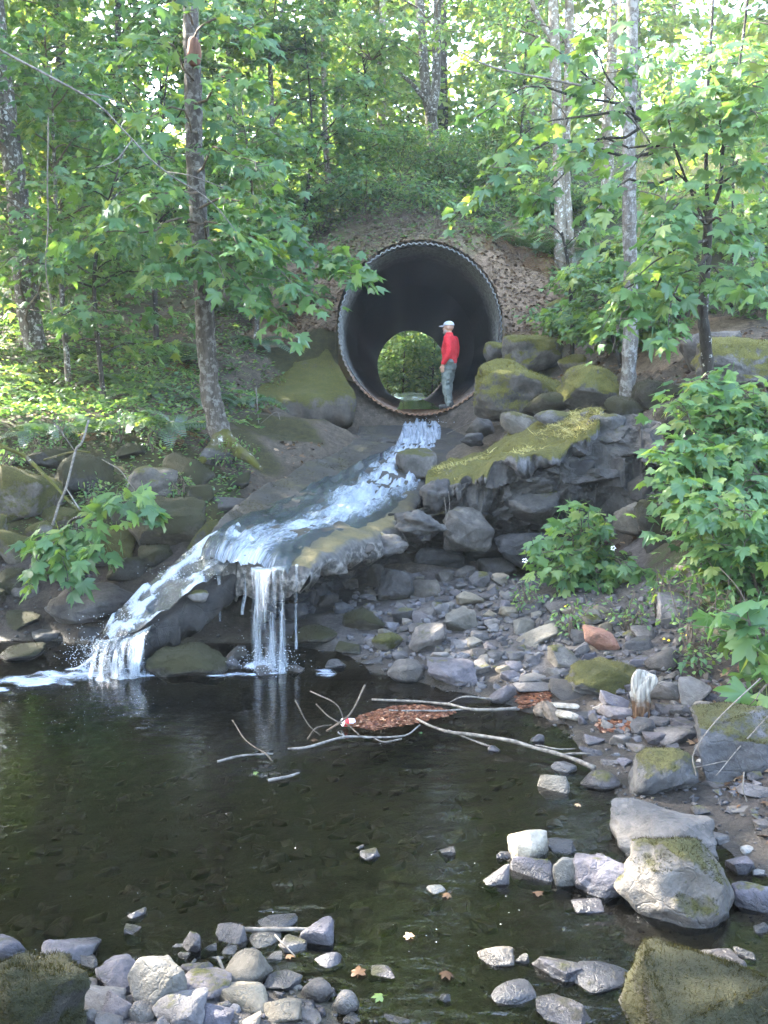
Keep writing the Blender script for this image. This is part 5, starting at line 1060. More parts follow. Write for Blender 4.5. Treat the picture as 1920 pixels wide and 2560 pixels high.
def tree(name, label, cat, group, trunk, r0, r1, bark, mat='leaf', branches=(), auto=None, lsize=.20, nobj=300, lod=1, seed=0, sides=12, flare=0.0, forks=(), twigged=True, branch_parts=True, tm='maple'):
    """trunk: points; branches: (start, end, leaves, spread); auto: dict(n, z0, z1, len, leaves, spread[, az])"""
    rng = np.random.default_rng(seed); tp = spline(trunk, max(14, 8 * len(trunk))); org = tp[0].copy()
    t = link(name, None, loc=org, label=label, cat=cat, group=group)
    u = np.linspace(0, 1, len(tp)); rad = r0 * (1 - u) + r1 * u + flare * np.exp(-u * 22)
    V, F = tube(tp, rad, sides, True, .14, seed); tk = Acc(); tk.add(V, F)
    link('trunk', tk.mesh('trunk', MT[bark], True, org), t)
    for fk, ra, rb in forks:
        V, F = tube(spline(fk, 20), np.linspace(ra, rb, 20), 8, True, .12, seed + 1); a = Acc(); a.add(V, F); link('limb', a.mesh('limb', MT[bark], True, org), t)
    lv = Leaves(); tw = Acc(); far = Acc(); specs = list(branches)
    if auto:
        ax = [tp] + [spline(fk[0], 20) for fk in forks]
        for k in range(auto['n']):
            pth = ax[k % len(ax)] if rng.random() < .5 else tp
            z = rng.uniform(auto['z0'], auto['z1']); i = int(np.argmin(np.abs(pth[:, 2] - z))); st = pth[i]
            az = k * 2.399 + rng.normal(0, .3) if 'az' not in auto else rng.uniform(*auto['az'])
            hfrac = (z - auto['z0']) / max(auto['z1'] - auto['z0'], .1); L = auto['len'] * rng.uniform(.6, 1.1) * (1 - .45 * hfrac)
            en = st + np.array([math.cos(az) * L, math.sin(az) * L, L * rng.uniform(-.05, .35)])
            specs.append((st, en, auto['leaves'], auto['spread']))
    for st, en, nl, sp in specs:
        p = arc(st, en, rng); L = np.linalg.norm(np.asarray(en) - np.asarray(st)); rb = min(.008 + .0055 * L, r0 * .4)
        V, F = tube(p, np.linspace(rb, .004, len(p)), 6 if branch_parts else 4, False)
        if branch_parts:
            a = Acc(); a.add(V, F); link('branch', a.mesh('branch', MT['twig' if bark != 'bark_dark' else 'bark_dark'], True, org), t)
        else: far.add(V, F)
        dress(p, lv, rng, int(nl * (1.3 if lsize > .17 and lod < 2 and label.find('dark forked') < 0 else 1)), sp, lsize, twigs=tw if twigged else None)
    if far.n: link('branches', far.mesh('branches', MT[bark], True, org), t, kind='stuff')
    if tw.n: link('twigs', tw.mesh('twigs', MT['twig'], True, org), t, kind='stuff')
    emit(lv, t, org, mat, nobj, lod, rng, tm, thin=True)
    return t
def gz(px, py, Y):
    p = at(px, py, Y); p[2] = float(Hq(p[0], p[1])); return p

# ------------------------------------------------------------------ the trees one can tell apart
T2 = [at(565, 1150, 12.2), at(548, 1075, 12.2), at(528, 990, 12.2), at(515, 850, 12.2), at(505, 650, 12.2), at(488, 420, 12.2), at(482, 200, 12.2), at(478, 40, 12.2), at(480, -250, 12.2), at(485, -420, 12.2)]
t2 = tree('maple_tree', 'tall mottled grey trunk left of the culvert with a bare red patch near its top', 'tree', None, T2, .15, .09, 'bark_mottled', 'leaf', seed=2, flare=.09, lsize=.215, sides=18,
     branches=[(at(510, 640, 12.1), at(925, 690, 10.8), 80, .34), (at(510, 650, 12.1), at(870, 640, 11.2), 70, .30), (at(508, 660, 12.1), at(820, 780, 10.6), 70, .30), (at(508, 660, 12.1), at(720, 830, 10.5), 60, .30), (at(506, 620, 12.1), at(620, 640, 10.2), 60, .35), (at(506, 640, 12.1), at(560, 740, 10.4), 45, .3), (at(505, 600, 12.1), at(380, 700, 10.6), 60, .38),
               (at(500, 520, 12.1), at(720, 560, 11.0), 70, .35), (at(495, 480, 12.1), at(280, 560, 10.4), 70, .45), (at(495, 430, 12.1), at(640, 430, 10.6), 60, .40), (at(490, 330, 12.1), at(300, 330, 10.2), 70, .5), (at(488, 260, 12.1), at(690, 250, 10.6), 60, .45), (at(485, 200, 12.1), at(330, 120, 10.4), 70, .5), (at(482, 100, 12.1), at(640, 60, 10.6), 70, .5), (at(482, 60, 12.1), at(420, 0, 10), 60, .5), (at(500, 560, 12.1), at(150, 640, 10.8), 70, .45)], auto=dict(n=8, z0=9.5, z1=13.5, len=3.2, leaves=60, spread=.6, az=(1.6, 4.2)))
P_ = spline([at(484, 95, 12.03), at(486, 130, 12.03), at(485, 165, 12.05)], 10); a = Acc(); a.add(*tube(P_, np.array([.05, .075, .085, .09, .09, .09, .09, .085, .07, .045]), 12, True, .1, 3))
link('exposed_wood', a.mesh('exposed_wood', MT['bare_wood'], True, T2[0]), t2)
for sgn in (-1, 1):
    rt = spline([at(555, 1090, 12.15), at(560 + sgn * 25, 1120, 12.0), at(565 + sgn * 55, 1145, 11.85), at(570 + sgn * 85, 1175, 11.8)], 12); a = Acc(); a.add(*tube(rt, np.linspace(.13, .03, 12), 10, True, .2, 5 + sgn)); link('root', a.mesh('root', MT['bark_mossy'], True, T2[0]), t2)
tree('maple_tree', 'leaning brown trunk at the left edge rising out of ferns', 'tree', None, [gz(98, 940, 17.5) - UP * .2, at(88, 860, 17.4), at(62, 700, 17.3), at(45, 500, 17.2), at(18, 300, 17.2), at(2, 150, 17.2), at(-30, -150, 17.2), at(-40, -350, 17.2)], .235, .15, 'bark', 'leaf', seed=4, lsize=.205,
     auto=dict(n=36, z0=3.6, z1=16, len=3.4, leaves=80, spread=.55), flare=.08)
tree('maple_tree', 'slim pale trunk with a hanging branch between the culvert and the left woods', 'tree', None, [gz(826, 640, 22.5) - UP * .2, at(822, 480, 22.5), at(812, 300, 22.5), at(808, 120, 22.5), at(800, -200, 22.5)], .085, .05, 'bark_pale', 'leaf', seed=6, lsize=.20, auto=dict(n=24, z0=6.5, z1=14, len=2.8, leaves=90, spread=.5), nobj=200)
tree('maple_tree', 'thin dark trunk at the upper left before bright leaves', 'tree', None, [gz(290, 760, 21) - UP * .2, at(292, 600, 20), at(296, 400, 20), at(297, 200, 20), at(292, -100, 20)], .085, .06, 'bark_dark', 'leaf', seed=8, lsize=.20, auto=dict(n=30, z0=5, z1=13, len=3.0, leaves=80, spread=.55), nobj=250)
tree('maple_tree', 'slender forked sapling with v shaped limbs top centre left', 'tree', None, [gz(690, 640, 23) - UP * .2, at(688, 480, 22), at(680, 280, 22), at(674, 130, 22)], .07, .05, 'bark', 'leaf_lit', seed=9, lsize=.20,
     forks=[([at(674, 130, 22), at(655, 50, 22), at(640, -40, 22), at(620, -150, 22)], .045, .025), ([at(674, 130, 22), at(700, 50, 21.8), at(715, -30, 21.8), at(730, -150, 21.5)], .045, .025)], auto=dict(n=28, z0=7, z1=14, len=2.8, leaves=90, spread=.5), nobj=220)
tree('maple_tree', 'forked tree standing on the embankment directly above the culvert', 'tree', None, [gz(1085, 405, 25.5) - UP * .2, at(1082, 350, 25.5), at(1076, 280, 25.5), at(1062, 200, 25.5), at(1055, 80, 25.5), at(1040, -150, 25.5), at(1035, -600, 25.5)], .20, .09, 'bark', 'leaf_lit', seed=10, lsize=.205,
     forks=[([at(1078, 290, 25.4), at(1090, 200, 25.4), at(1092, 60, 25.4), at(1098, -150, 25.4)], .15, .09), ([at(1072, 260, 25.4), at(1020, 200, 25), at(975, 170, 24.6), at(930, 150, 24.4)], .07, .03)], auto=dict(n=38, z0=11.6, z1=20, len=3.6, leaves=80, spread=.55), nobj=300)
tree('alder_tree', 'pale straight trunk of the close pair right of the culvert, left one', 'tree', 'pale twin trunks right of the culvert', [gz(1398, 720, 20.2) - UP * .2, at(1400, 600, 20.2), at(1396, 400, 20.2), at(1390, 200, 20.2), at(1383, 0, 20.2), at(1375, -250, 20.2), at(1370, -420, 20.2)], .135, .10, 'bark_pale', 'leaf_lit', seed=12, tm='oval', lsize=.14, flare=.05,
     forks=[([at(1388, 110, 20.2), at(1362, 70, 20.2), at(1340, 30, 20.1), at(1315, -40, 20)], .07, .04)], auto=dict(n=28, z0=8, z1=19, len=3.2, leaves=85, spread=.6), nobj=200)
tree('alder_tree', 'pale straight trunk of the close pair right of the culvert, right one', 'tree', 'pale twin trunks right of the culvert', [gz(1428, 705, 20.4) - UP * .2, at(1422, 600, 20.4), at(1412, 400, 20.4), at(1422, 200, 20.4), at(1424, 0, 20.4), at(1430, -250, 20.4), at(1434, -420, 20.4)], .125, .09, 'bark_pale', 'leaf_lit', seed=13, tm='oval', lsize=.14, flare=.05, auto=dict(n=28, z0=8, z1=19, len=3.2, leaves=85, spread=.6), nobj=200)
tree('alder_tree', 'pale crooked trunk on the slope between the twin trunks and the lichen trunk', 'tree', None, [gz(1498, 625, 21.5) - UP * .2, at(1503, 560, 21.4), at(1520, 430, 21.3), at(1518, 300, 21.3), at(1530, 150, 21.3), at(1532, 0, 21.3), at(1536, -250, 21.3)], .135, .11, 'bark_pale', 'leaf_lit', seed=14, tm='oval', lsize=.14, flare=.04, auto=dict(n=14, z0=9, z1=13.5, len=2.6, leaves=60, spread=.5), nobj=150)
tree('alder_tree', 'straight grey trunk blotched with white lichen behind the right hand bush', 'tree', None, [gz(1572, 1010, 13.2) - UP * .2, at(1570, 940, 13.2), at(1578, 800, 13.2), at(1574, 600, 13.2), at(1573, 400, 13.2), at(1574, 290, 13.2), at(1580, 100, 13.2), at(1585, -250, 13.2)], .115, .08, 'bark_lichen', 'leaf', seed=15, tm='oval', lsize=.14, flare=.05, sides=16, auto=dict(n=10, z0=8.5, z1=11, len=2.2, leaves=60, spread=.45), nobj=200)
T8 = [gz(1775, 1060, 10.8) - UP * .3, at(1768, 900, 10.5), at(1757, 780, 10.4), at(1766, 640, 10.3), at(1770, 540, 10.2)]
b8 = []
for (x0, y0), (x1, y1), Y, n, sp in [((1640, 380), (1120, 560), 9.6, 65, .24), ((1600, 300), (1230, 420), 9.4, 60, .28), ((1600, 320), (1330, 520), 9.4, 75, .30), ((1550, 260), (1180, 300), 9.6, 50, .30), ((1690, 440), (1430, 620), 9.2, 65, .28), ((1765, 600), (1560, 760), 9.0, 70, .26), ((1765, 560), (1600, 620), 8.8, 65, .32), ((1768, 640), (1680, 860), 8.8, 60, .24), ((1770, 560), (1880, 640), 8.8, 75, .40), ((1790, 450), (1920, 470), 9, 75, .42), ((1800, 400), (1900, 300), 9, 75, .5), ((1766, 400), (1720, 250), 9.2, 70, .5), ((1590, 310), (1480, 120), 9.2, 65, .45), ((1700, 400), (1560, 430), 9.0, 55, .34),
                                ((1810, 350), (1780, 120), 9.4, 75, .55), ((1800, 380), (1930, 150), 9.2, 75, .55), ((1500, 220), (1330, 120), 9.8, 45, .45), ((1766, 680), (1900, 760), 8.6, 55, .34), ((1766, 660), (1530, 880), 8.9, 45, .2), ((1760, 760), (1500, 830), 9.2, 40, .22), ((1640, 380), (1400, 380), 9.2, 55, .30)]:
    b8.append((at(x0, y0, 10.2), at(x1, y1, Y), n, sp))
tree('maple_tree', 'dark forked maple on the right whose big leaf sprays reach over the slope', 'tree', None, T8, .075, .05, 'bark_dark', 'leaf_lit', seed=16, lsize=.20, branches=b8, sides=12,
     forks=[([at(1768, 545, 10.2), at(1730, 470, 10.2), at(1650, 390, 10.2), at(1590, 310, 10.2), at(1480, 210, 10.1), at(1400, 150, 10)], .014, .006), ([at(1770, 540, 10.2), at(1765, 400, 10.2), at(1768, 250, 10.2), at(1780, 50, 10.2), at(1790, -150, 10.2)], .024, .012), ([at(1770, 545, 10.2), at(1800, 470, 10.1), at(1810, 350, 10), at(1850, 150, 9.9), at(1880, -100, 9.8)], .026, .012), ([at(1762, 560, 10.2), at(1720, 460, 10.0), at(1690, 380, 10), at(1660, 250, 10)], .02, .008)], lod=0)
tree('sapling', 'thin dark sapling stem in front of the twin trunks with a few leaves', 'sapling', None, [gz(1432, 880, 16.4) - UP * .1, at(1428, 760, 16.3), at(1420, 660, 16.2), at(1405, 580, 16.1)], .045, .02, 'bark_dark', 'leaf_lit', seed=17, lsize=.23, branches=[(at(1405, 590, 16.1), at(1310, 545, 15.5), 25, .2), (at(1410, 620, 16.1), at(1500, 560, 15.6), 25, .25), (at(1425, 740, 16.2), at(1520, 700, 15.4), 25, .25), (at(1430, 800, 16.3), at(1350, 790, 15.6), 16, .2)], lod=0)
# understory saplings, each with its own place
UND = [(170, 900, 15.5, 5.2, 'tall maple sapling left of the thin pale vine'), (260, 980, 14.2, 3.8, 'maple sapling between the ferns and the leaning left trunk'), (390, 860, 17, 5.5, 'maple sapling close behind the tall mottled trunk on its left'), (640, 850, 18.5, 4.8, 'maple sapling between the tall mottled trunk and the culvert'), (740, 660, 21.5, 5.0, 'bushy maple on the slope up and left of the culvert'), (900, 500, 25, 4.5, 'low leafy tree above the culvert on its left'), (130, 760, 21, 6.5, 'leafy tree in the left woods behind the pale vine'), (420, 720, 22.5, 6.5, 'leafy tree behind the tall mottled trunk'), (570, 680, 23, 6.5, 'leafy tree right behind the tall mottled trunk'),
       (1650, 820, 15.0, 2.4, 'low leafy maple beside the lichen trunk'), (1830, 760, 15.5, 3.2, 'leafy maple sapling above the brown mossy mound'), (1560, 880, 15.0, 1.6, 'knee high maple seedling left of the lichen trunk'), (1880, 600, 18.5, 4.5, 'leafy sapling at the right edge below the grassy slope'), (1300, 470, 24.5, 4.5, 'leafy tree on the embankment right of the forked tree'), (60, 620, 25, 8.0, 'leafy tree deep in the left woods')]
for k, (px, py, Y, hh, lab) in enumerate(UND):
    rng = np.random.default_rng(200 + k); b = gz(px, py, Y); top = b + np.array([rng.normal(0, .3), rng.normal(0, .3) - .3, hh])
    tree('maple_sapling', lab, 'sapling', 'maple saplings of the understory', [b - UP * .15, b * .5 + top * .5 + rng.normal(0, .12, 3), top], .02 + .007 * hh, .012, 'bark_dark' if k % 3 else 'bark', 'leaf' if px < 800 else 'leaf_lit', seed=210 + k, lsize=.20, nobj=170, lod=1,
         auto=dict(n=int(9 + hh * 3.6), z0=b[2] + hh * .14, z1=top[2], len=.9 + .28 * hh, leaves=40, spread=.38))
# low maple spray over the left water edge
tree('maple_sapling', 'low maple spray with big leaves hanging over the water at the left', 'sapling', None, [gz(150, 1330, 9.9) - UP * .1, at(180, 1300, 9.3), at(240, 1290, 9.0)], .02, .01, 'bark_dark', 'leaf', seed=31, lsize=.225, lod=0,
     branches=[(at(220, 1290, 9.0), at(395, 1290, 8.4), 26, .16), (at(200, 1300, 9.0), at(250, 1400, 8.3), 26, .2), (at(180, 1310, 9.0), at(60, 1440, 8.3), 22, .18), (at(210, 1300, 9), at(350, 1250, 8.7), 16, .14), (at(200, 1300, 9), at(170, 1460, 8.2), 18, .16)])
# ------------------------------------------------------------------ woods behind the crest and round the pool
FARW = [(-9, 36), (-5.5, 39), (-13, 33), (-1.5, 37), (4.5, 38), (7, 42), (9.5, 37), (12.5, 40), (15.5, 35), (19, 38), (-16, 38), (-8, 50), (11, 52), (17, 50), (23, 44), (-20, 45), (-12, 27), (-3.5, 45.5), (-6, 47.5), (.3, 35), (2.6, 36.5), (5, 34), (-2.5, 35), (-9, 24), (-14, 21), (14, 27), (17, 22), (24, 30), (-19, 28), (-6, 33), (-4, 58), (3, 62), (10, 60), (16, 58), (-11, 58), (22, 55), (-17, 56), (-24, 38), (28, 38), (6, 36)]  # the pair left of the culvert's far end is added to shade it
for k, (x, y) in enumerate(FARW):
    rng = np.random.default_rng(400 + k); b = np.array([x + rng.normal(0, .5), y + rng.normal(0, .6), 0]); b[2] = float(Hq(b[0], b[1])) - .2; hh = rng.uniform(14, 19) + (4 if abs(x) < 8 else 0)
    tree('woodland_tree', 'tall leafy tree standing in the hazy woods behind the embankment crest', 'tree', 'woods behind the embankment crest', [b, b + np.array([rng.normal(0, .3), 0, hh * .5]), b + np.array([rng.normal(0, .6), 0, hh])], rng.uniform(.14, .24), .05, ['bark', 'bark_pale', 'bark_dark'][k % 3], 'leaf_far', seed=420 + k, lsize=.42,
         nobj=0, lod=2, sides=8, twigged=False, branch_parts=False, auto=dict(n=52, z0=b[2] + .8, z1=b[2] + hh, len=4.0, leaves=78, spread=.85))
UPS = [(-2.5, 47), (1.5, 54), (5, 47), (2.8, 58), (-.6, 58), (0.2, 50), (3.6, 51), (1.9, 50.5), (1.0, 48), (-.8, 53), (3.0, 55), (.6, 57), (2.6, 48.2)]
for k, (x, y) in enumerate(UPS):
    rng = np.random.default_rng(500 + k); b = np.array([x, y, float(Hq(x, y)) - .1]); hh = rng.uniform(3.5, 6)
    tree('streamside_shrub', 'leafy green shrub seen through the far end of the culvert', 'shrub', 'shrubs beyond the far end of the culvert', [b, b + [0.1, 0, hh * .5], b + [.2, 0, hh]], .05, .02, 'bark_dark', 'leaf_lit', seed=520 + k, lsize=.30, nobj=0, lod=2, sides=6, twigged=False, branch_parts=False, auto=dict(n=36, z0=b[2] + .2, z1=b[2] + hh, len=2.2, leaves=60, spread=.5))
for k, (x, y, hh) in enumerate([(-9, 4.5, 15), (2, -12, 16), (-10.5, 10.5, 15), (13, 16, 16), (-13, 7.5, 17), (-13.5, 14, 17), (-16, 10, 18), (-8.6, 17.5, 16), (-10.5, 21, 17), (-9.8, 14, 16), (-7.5, 1.0, 14), (-9.5, -1.5, 15)]):  # most left-hand maples are added to block the sun from the foreground
    rng = np.random.default_rng(600 + k); b = np.array([x, y, float(Hq(x, y)) - .2])
    tree('maple_tree', ['tall maple left of the pool', 'tall maple behind the viewpoint', 'tall maple in the woods far left', 'tall maple on the slope far right', 'second maple added for shade left of the pool', 'maple added for shade on the left slope', 'third maple added for shade left of the pool', 'maple added for shade at the left edge of the woods', 'maple added for shade deeper in the left woods', 'maple added for shade beside the left boulders', 'maple added for shade on the near left bank', 'second maple added for shade on the near left bank'][k] + ', crown high overhead', 'tree', 'tall maples round the pool', [b, b + [rng.normal(0, .3), 0, hh * .5], b + [rng.normal(0, .5), 0, hh]], .2, .06, 'bark', 'leaf', seed=620 + k, lsize=.30, nobj=0, lod=2, sides=8, twigged=False, branch_parts=False, auto=dict(n=52, z0=b[2] + 3.5, z1=b[2] + hh, len=3.4, leaves=100, spread=.75))

# ------------------------------------------------------------------ shrubs
def shrub(name, label, cat, base, stems, mat, seed, lsize, nobj=300, lod=0, tm='maple', group=None, per=22, spread=.22, stem_mat='twig'):
    rng = np.random.default_rng(seed); org = np.asarray(base, float); t = link(name, None, loc=org, label=label, cat=cat, group=group); lv = Leaves(); tw = Acc()
    for st, en in stems:
        p = arc(st, en, rng, 9, .14, .05); L = np.linalg.norm(np.asarray(en) - st); a = Acc(); a.add(*tube(p, np.linspace(.005 + .004 * L, .003, 9), 5, False))
        link('stem', a.mesh('stem', MT[stem_mat], True, org), t); dress(p, lv, rng, int(per * (.6 + .5 * L)), spread, lsize, .2, .32, tw)
    if tw.n: link('twigs', tw.mesh('twigs', MT[stem_mat], True, org), t, kind='stuff')
    emit(lv, t, org, mat, nobj, lod, rng, tm); return t
rng = np.random.default_rng(9)
def fan(base, box, Y0, Y1, n, r=rng):
    out_ = []
    for i in range(n):
        px, py = r.uniform(box[0], box[2]), r.uniform(box[1], box[3]); out_.append((base + np.array([r.normal(0, .12), r.normal(0, .12), 0]), at(px, py, r.uniform(Y0, Y1))))
    return out_
b = gz(1800, 1400, 8.6)
shrub('thimbleberry_bush', 'big bright green bush of lobed leaves filling the right edge', 'bush', b, fan(b, (1640, 960, 1960, 1180), 7.6, 8.8, 26) + fan(b, (1660, 1100, 1960, 1330), 7.2, 8.2, 26), 'leaf_lit', 41, .155, per=30, spread=.26)
b = gz(1900, 1250, 8.9)
shrub('thimbleberry_bush', 'upper crown of bright leaves behind the big right edge bush', 'bush', b, fan(b, (1690, 945, 1990, 1080), 8.2, 9.4, 26), 'leaf_lit', 42, .16, per=30, spread=.26)
b = gz(1870, 1500, 7.2)
shrub('thimbleberry_bush', 'lower shaded bush of lobed leaves under the big right edge bush', 'bush', b, fan(b, (1700, 1180, 1960, 1440), 6.6, 7.6, 26), 'leaf_lit', 43, .15, per=24, spread=.24)
b = gz(1480, 1480, 9.4)
shrub('thimbleberry_bush', 'leafy shrub with tiny white flowers growing in front of the dark cleft', 'bush', b, fan(b, (1265, 1380, 1420, 1470), 8.5, 9.1, 13) + fan(b, (1390, 1270, 1520, 1400), 8.7, 9.3, 13) + fan(b, (1480, 1390, 1650, 1520), 8.4, 9.1, 16) + [(b, at(1480, 1260, 9.3)), (b, at(1440, 1300, 9.3))], 'leaf_lit', 44, .165, per=13, spread=.15)
b = gz(1990, 1640, 5.9)
shrub('maple_seedling', 'big pale green maple leaves reaching in at the right edge above the moss capped boulder', 'sapling', b, fan(b, (1770, 1480, 1900, 1600), 5.7, 6.3, 5) + [(b, at(1700, 1560, 6.2)), (b, at(1800, 1420, 6.3)), (b, at(1870, 1560, 5.7)), (b, at(1860, 1770, 5.5)), (b, at(1890, 1750, 5.4))], 'leaf_lit', 45, .26, per=4.5, spread=.13)
for px, py, s, lab in [(1420, 1600, .5, 'small buttercup plant left of the rust red block'), (1570, 1590, .45, 'small green seedling right of the rust red block'), (1640, 1560, .6, 'bright green herb beside the leaning slab'), (1720, 1630, .7, 'leafy ground plant with yellow buttercups under the right bush'), (1800, 1640, .7, 'leafy ground plant at the foot of the right bush'), (1310, 1530, .35, 'little seedling in the rubble under the shrub'), (1740, 1690, .3, 'tiny bright seedling between stones right of the driftwood'), (1860, 1690, .5, 'shaded leafy plant near the right edge boulder'), (560, 1180, .5, 'small leafy plant below the tall trunk'), (460, 1250, .35, 'fern like plant between the left boulders'), (700, 990, .5, 'dark leafy plant on the wing wall left of the culvert'), (1240, 1045, .2, 'tiny green sprout by the culvert footing'), (90, 1160, .5, 'leafy plant over the left edge boulder'), (300, 1110, .5, 'leafy plant on the bank above the grey capped boulder'), (150, 1120, .55, 'leafy plant on the bank above the branch boulder'), (380, 1130, .45, 'small plant between the drooping fern and the boulders'), (470, 1330, .3, 'small plant on the orange mossy mound'), (220, 1270, .35, 'small plant in the gap beside the branch boulder'), (20, 1180, .5, 'leafy plant at the left edge above the boulders'), (610, 1150, .35, 'small plant on the moss left of the apron'), (350, 1250, .3, 'little plant below the grey capped boulder')]:
    g = ground_hit(px, py); r2 = np.random.default_rng(int(px)); st = [(g, g + np.array([r2.normal(0, .3) * s, r2.normal(0, .2) * s, s * r2.uniform(.4, .9)])) for i in range(9)]
    shrub('ground_plant', lab, 'plant', g, st, 'leaf_lit' if px > 1000 else 'leaf', int(px), .055, nobj=60, lod=1, tm='oval', per=16, spread=.10, group='small plants on the banks')
for k, (px, py, s, lab) in enumerate([(920, 560, 1.3, 'green shrub on the brow just left above the culvert'), (1000, 470, 1.5, 'round green shrub on the slope above the culvert'), (1130, 470, 1.5, 'green shrub right of the forked tree foot'), (950, 420, 1.6, 'green shrub left of the forked tree foot'), (1240, 500, 1.3, 'green shrub above the culvert right of the centre'), (860, 500, 1.5, 'green shrub on the slope up left of the culvert'), (1480, 560, 1.0, 'low green shrub left of the crooked pale trunk'), (1340, 560, 1.0, 'low green shrub left of the twin trunks'), (1480, 760, .9, 'small green bush on the slope right of the litter'), (1420, 850, .6, 'small leafy bush behind the bare patch boulder'), (1830, 640, 1.2, 'green shrub at the foot of the grassy slope'), (1900, 800, 1.0, 'green shrub at the right edge above the mossy mound'), (1700, 760, .9, 'green shrub behind the dark forked maple'), (800, 590, 1.2, 'green shrub on the leafy slope left of the culvert top'), (1060, 545, .9, 'low green shrub just over the crown of the culvert'), (1190, 430, 1.5, 'green shrub on the crest right of the forked tree'), (860, 410, 1.6, 'green shrub on the crest left of the forked tree'), (1300, 420, 1.4, 'green shrub on the crest left of the twin trunks'), (1400, 560, .9, 'low green shrub at the twin trunks'), (740, 540, 1.5, 'green shrub below the slim pale trunk')]):
    g = gz(px, py, ground_hit(px, py)[1]); r2 = np.random.default_rng(700 + k); st = [(g, g + np.array([r2.normal(0, .55) * s, r2.normal(0, .4) * s, s * r2.uniform(.35, 1)])) for i in range(16)]
    shrub('green_shrub', lab, 'shrub', g, st, 'leaf_lit', 710 + k, .15, nobj=0, lod=1, tm='oval', per=70, spread=.36, group='shrubs on the embankment')
# flowers
a = Acc(); rng = np.random.default_rng(12); P5 = [(1533, 1371), (1312, 1402)]
for px, py in P5:
    c = at(px, py, 8.6)
    for k in range(5):
        th = k * 1.2566; d = np.array([math.cos(th), -.3, math.sin(th)]) * .018; a.add(ico_v * [.014, .006, .014] + c + d, ico_f)
link('white_flowers', a.mesh('white_flowers', MT['flower_w']), label='two tiny white blossoms on the shrub before the dark cleft', cat='flower')
a = Acc()
for px, py in [(1413, 1517), (1718, 1588), (1705, 1584), (1728, 1524), (1660, 1598), (1672, 1602)]: a.add(ico_v * .014 + at(px, py, ground_hit(px, py + 10)[1] - .1), ico_f)
link('yellow_flowers', a.mesh('yellow_flowers', MT['flower_y']), label='scattered yellow buttercups under the right hand bush', cat='flower', kind='stuff')

# ------------------------------------------------------------------ ferns
def frond_mesh(mat, seed):
    r = np.random.default_rng(seed); n = 26; t = np.linspace(0, 1, n); y = t * (1 - .12 * t); z = .55 * t - .75 * t * t
    P = np.stack([.04 * np.sin(t * 3 + seed), y, z], -1); a = Acc(); a.add(*tube(P, np.linspace(.008, .002, n), 3, False), .2)
    for i in range(2, n - 1):
        w = .17 * math.sin(min(1, (i + 1) / 9) * 1.57) * (1 - (i / n) ** 2.2) + .01; tg = nrm(P[i + 1] - P[i - 1])
        for s in (-1, 1):
            d = np.array([s, .35, 0]); q = np.array([P[i] - tg * .012, P[i] + tg * .012, P[i] + d * w + tg * .008 - [0, 0, w * .25], P[i] + d * w - tg * .008 - [0, 0, w * .25]]); a.add(q, np.array([[0, 1, 2, 3]] if s > 0 else [[1, 0, 3, 2]]), r.random() * .3)
    return a.mesh('frond', MT[mat], True)
FM = [frond_mesh('fern', i) for i in range(3)]; FD = [frond_mesh('fern_dead', 7)]
def fern(px, py, size, lab, n=15, dead=3, Y=None):
    g = ground_hit(px, py) if Y is None else gz(px, py, Y); r = np.random.default_rng(int(px * 7 + py)); t = link('sword_fern', None, loc=g, label=lab, cat='fern', group='sword ferns on the slopes')
    for i in range(n + dead):
        o = bpy.data.objects.new('frond', FD[0] if i >= n else FM[i % 3]); COL.objects.link(o); o.parent = t; s = 1.25 * size * r.uniform(.75, 1.15)
        o.scale = (s, s, s * r.uniform(.7, 1.2)); o.rotation_euler = (r.uniform(-.1, .35) if i < n else r.uniform(-.8, -.35), r.normal(0, .15), i * 2.399 + r.normal(0, .2))
for a_ in [(450, 905, .95, 'large sword fern left of the tall mottled trunk'), (330, 860, .8, 'sword fern in the shade further left of the tall trunk'), (430, 1075, .8, 'sword fern drooping over the bank below the tall trunk', 13, 8), (640, 860, .8, 'sword fern between the tall trunk and the mossy wing wall'), (170, 900, .85, 'sword fern at the foot of the leaning left trunk'), (60, 960, .8, 'sword fern at the left edge'), (270, 960, .8, 'sword fern on the forest floor left of centre'), (360, 985, .7, 'small sword fern on the forest floor near the tall trunk'), (560, 780, .9, 'sword fern behind the tall trunk'), (1545, 690, 1.1, 'light green sword fern right of the twin trunks'), (1600, 690, .8, 'sword fern beside the crooked pale trunk'), (1310, 620, 1.0, 'half dead brown sword fern above the culvert on the right', 10, 12), (1230, 590, .9, 'brown drooping fern at the brow above the culvert', 8, 14), (1360, 640, .9, 'ragged sword fern left of the twin trunks', 10, 10), (1480, 640, .9, 'sword fern among the pale trunks'), (1180, 540, .8, 'small green fern above the culvert'), (1690, 780, .9, 'sword fern behind the bare grey rock'), (1880, 720, .9, 'sword fern at the right edge of the slope'), (130, 1010, .7, 'low sword fern above the left boulders'), (760, 760, .8, 'sword fern on the slope left of the culvert'), (500, 1010, .6, 'little fern right beside the tall mottled trunk'), (250, 1080, .7, 'sword fern hanging over the left boulders'), (110, 1090, .7, 'sword fern above the branch boulder'), (330, 1060, .6, 'sword fern left of the drooping fern'), (620, 1010, .6, 'sword fern between the tall trunk and the wing wall'), (1450, 800, .8, 'sword fern right of the leaf litter'), (1560, 640, .9, 'sword fern left of the lichen trunk'), (1100, 480, .9, 'sword fern under the forked tree'), (960, 500, .9, 'sword fern up the slope from the dead brush'), (1640, 660, .9, 'sword fern right of the crooked pale trunk'), (690, 800, .8, 'sword fern at the edge of the leaf litter left of the culvert')]: fern(*a_)

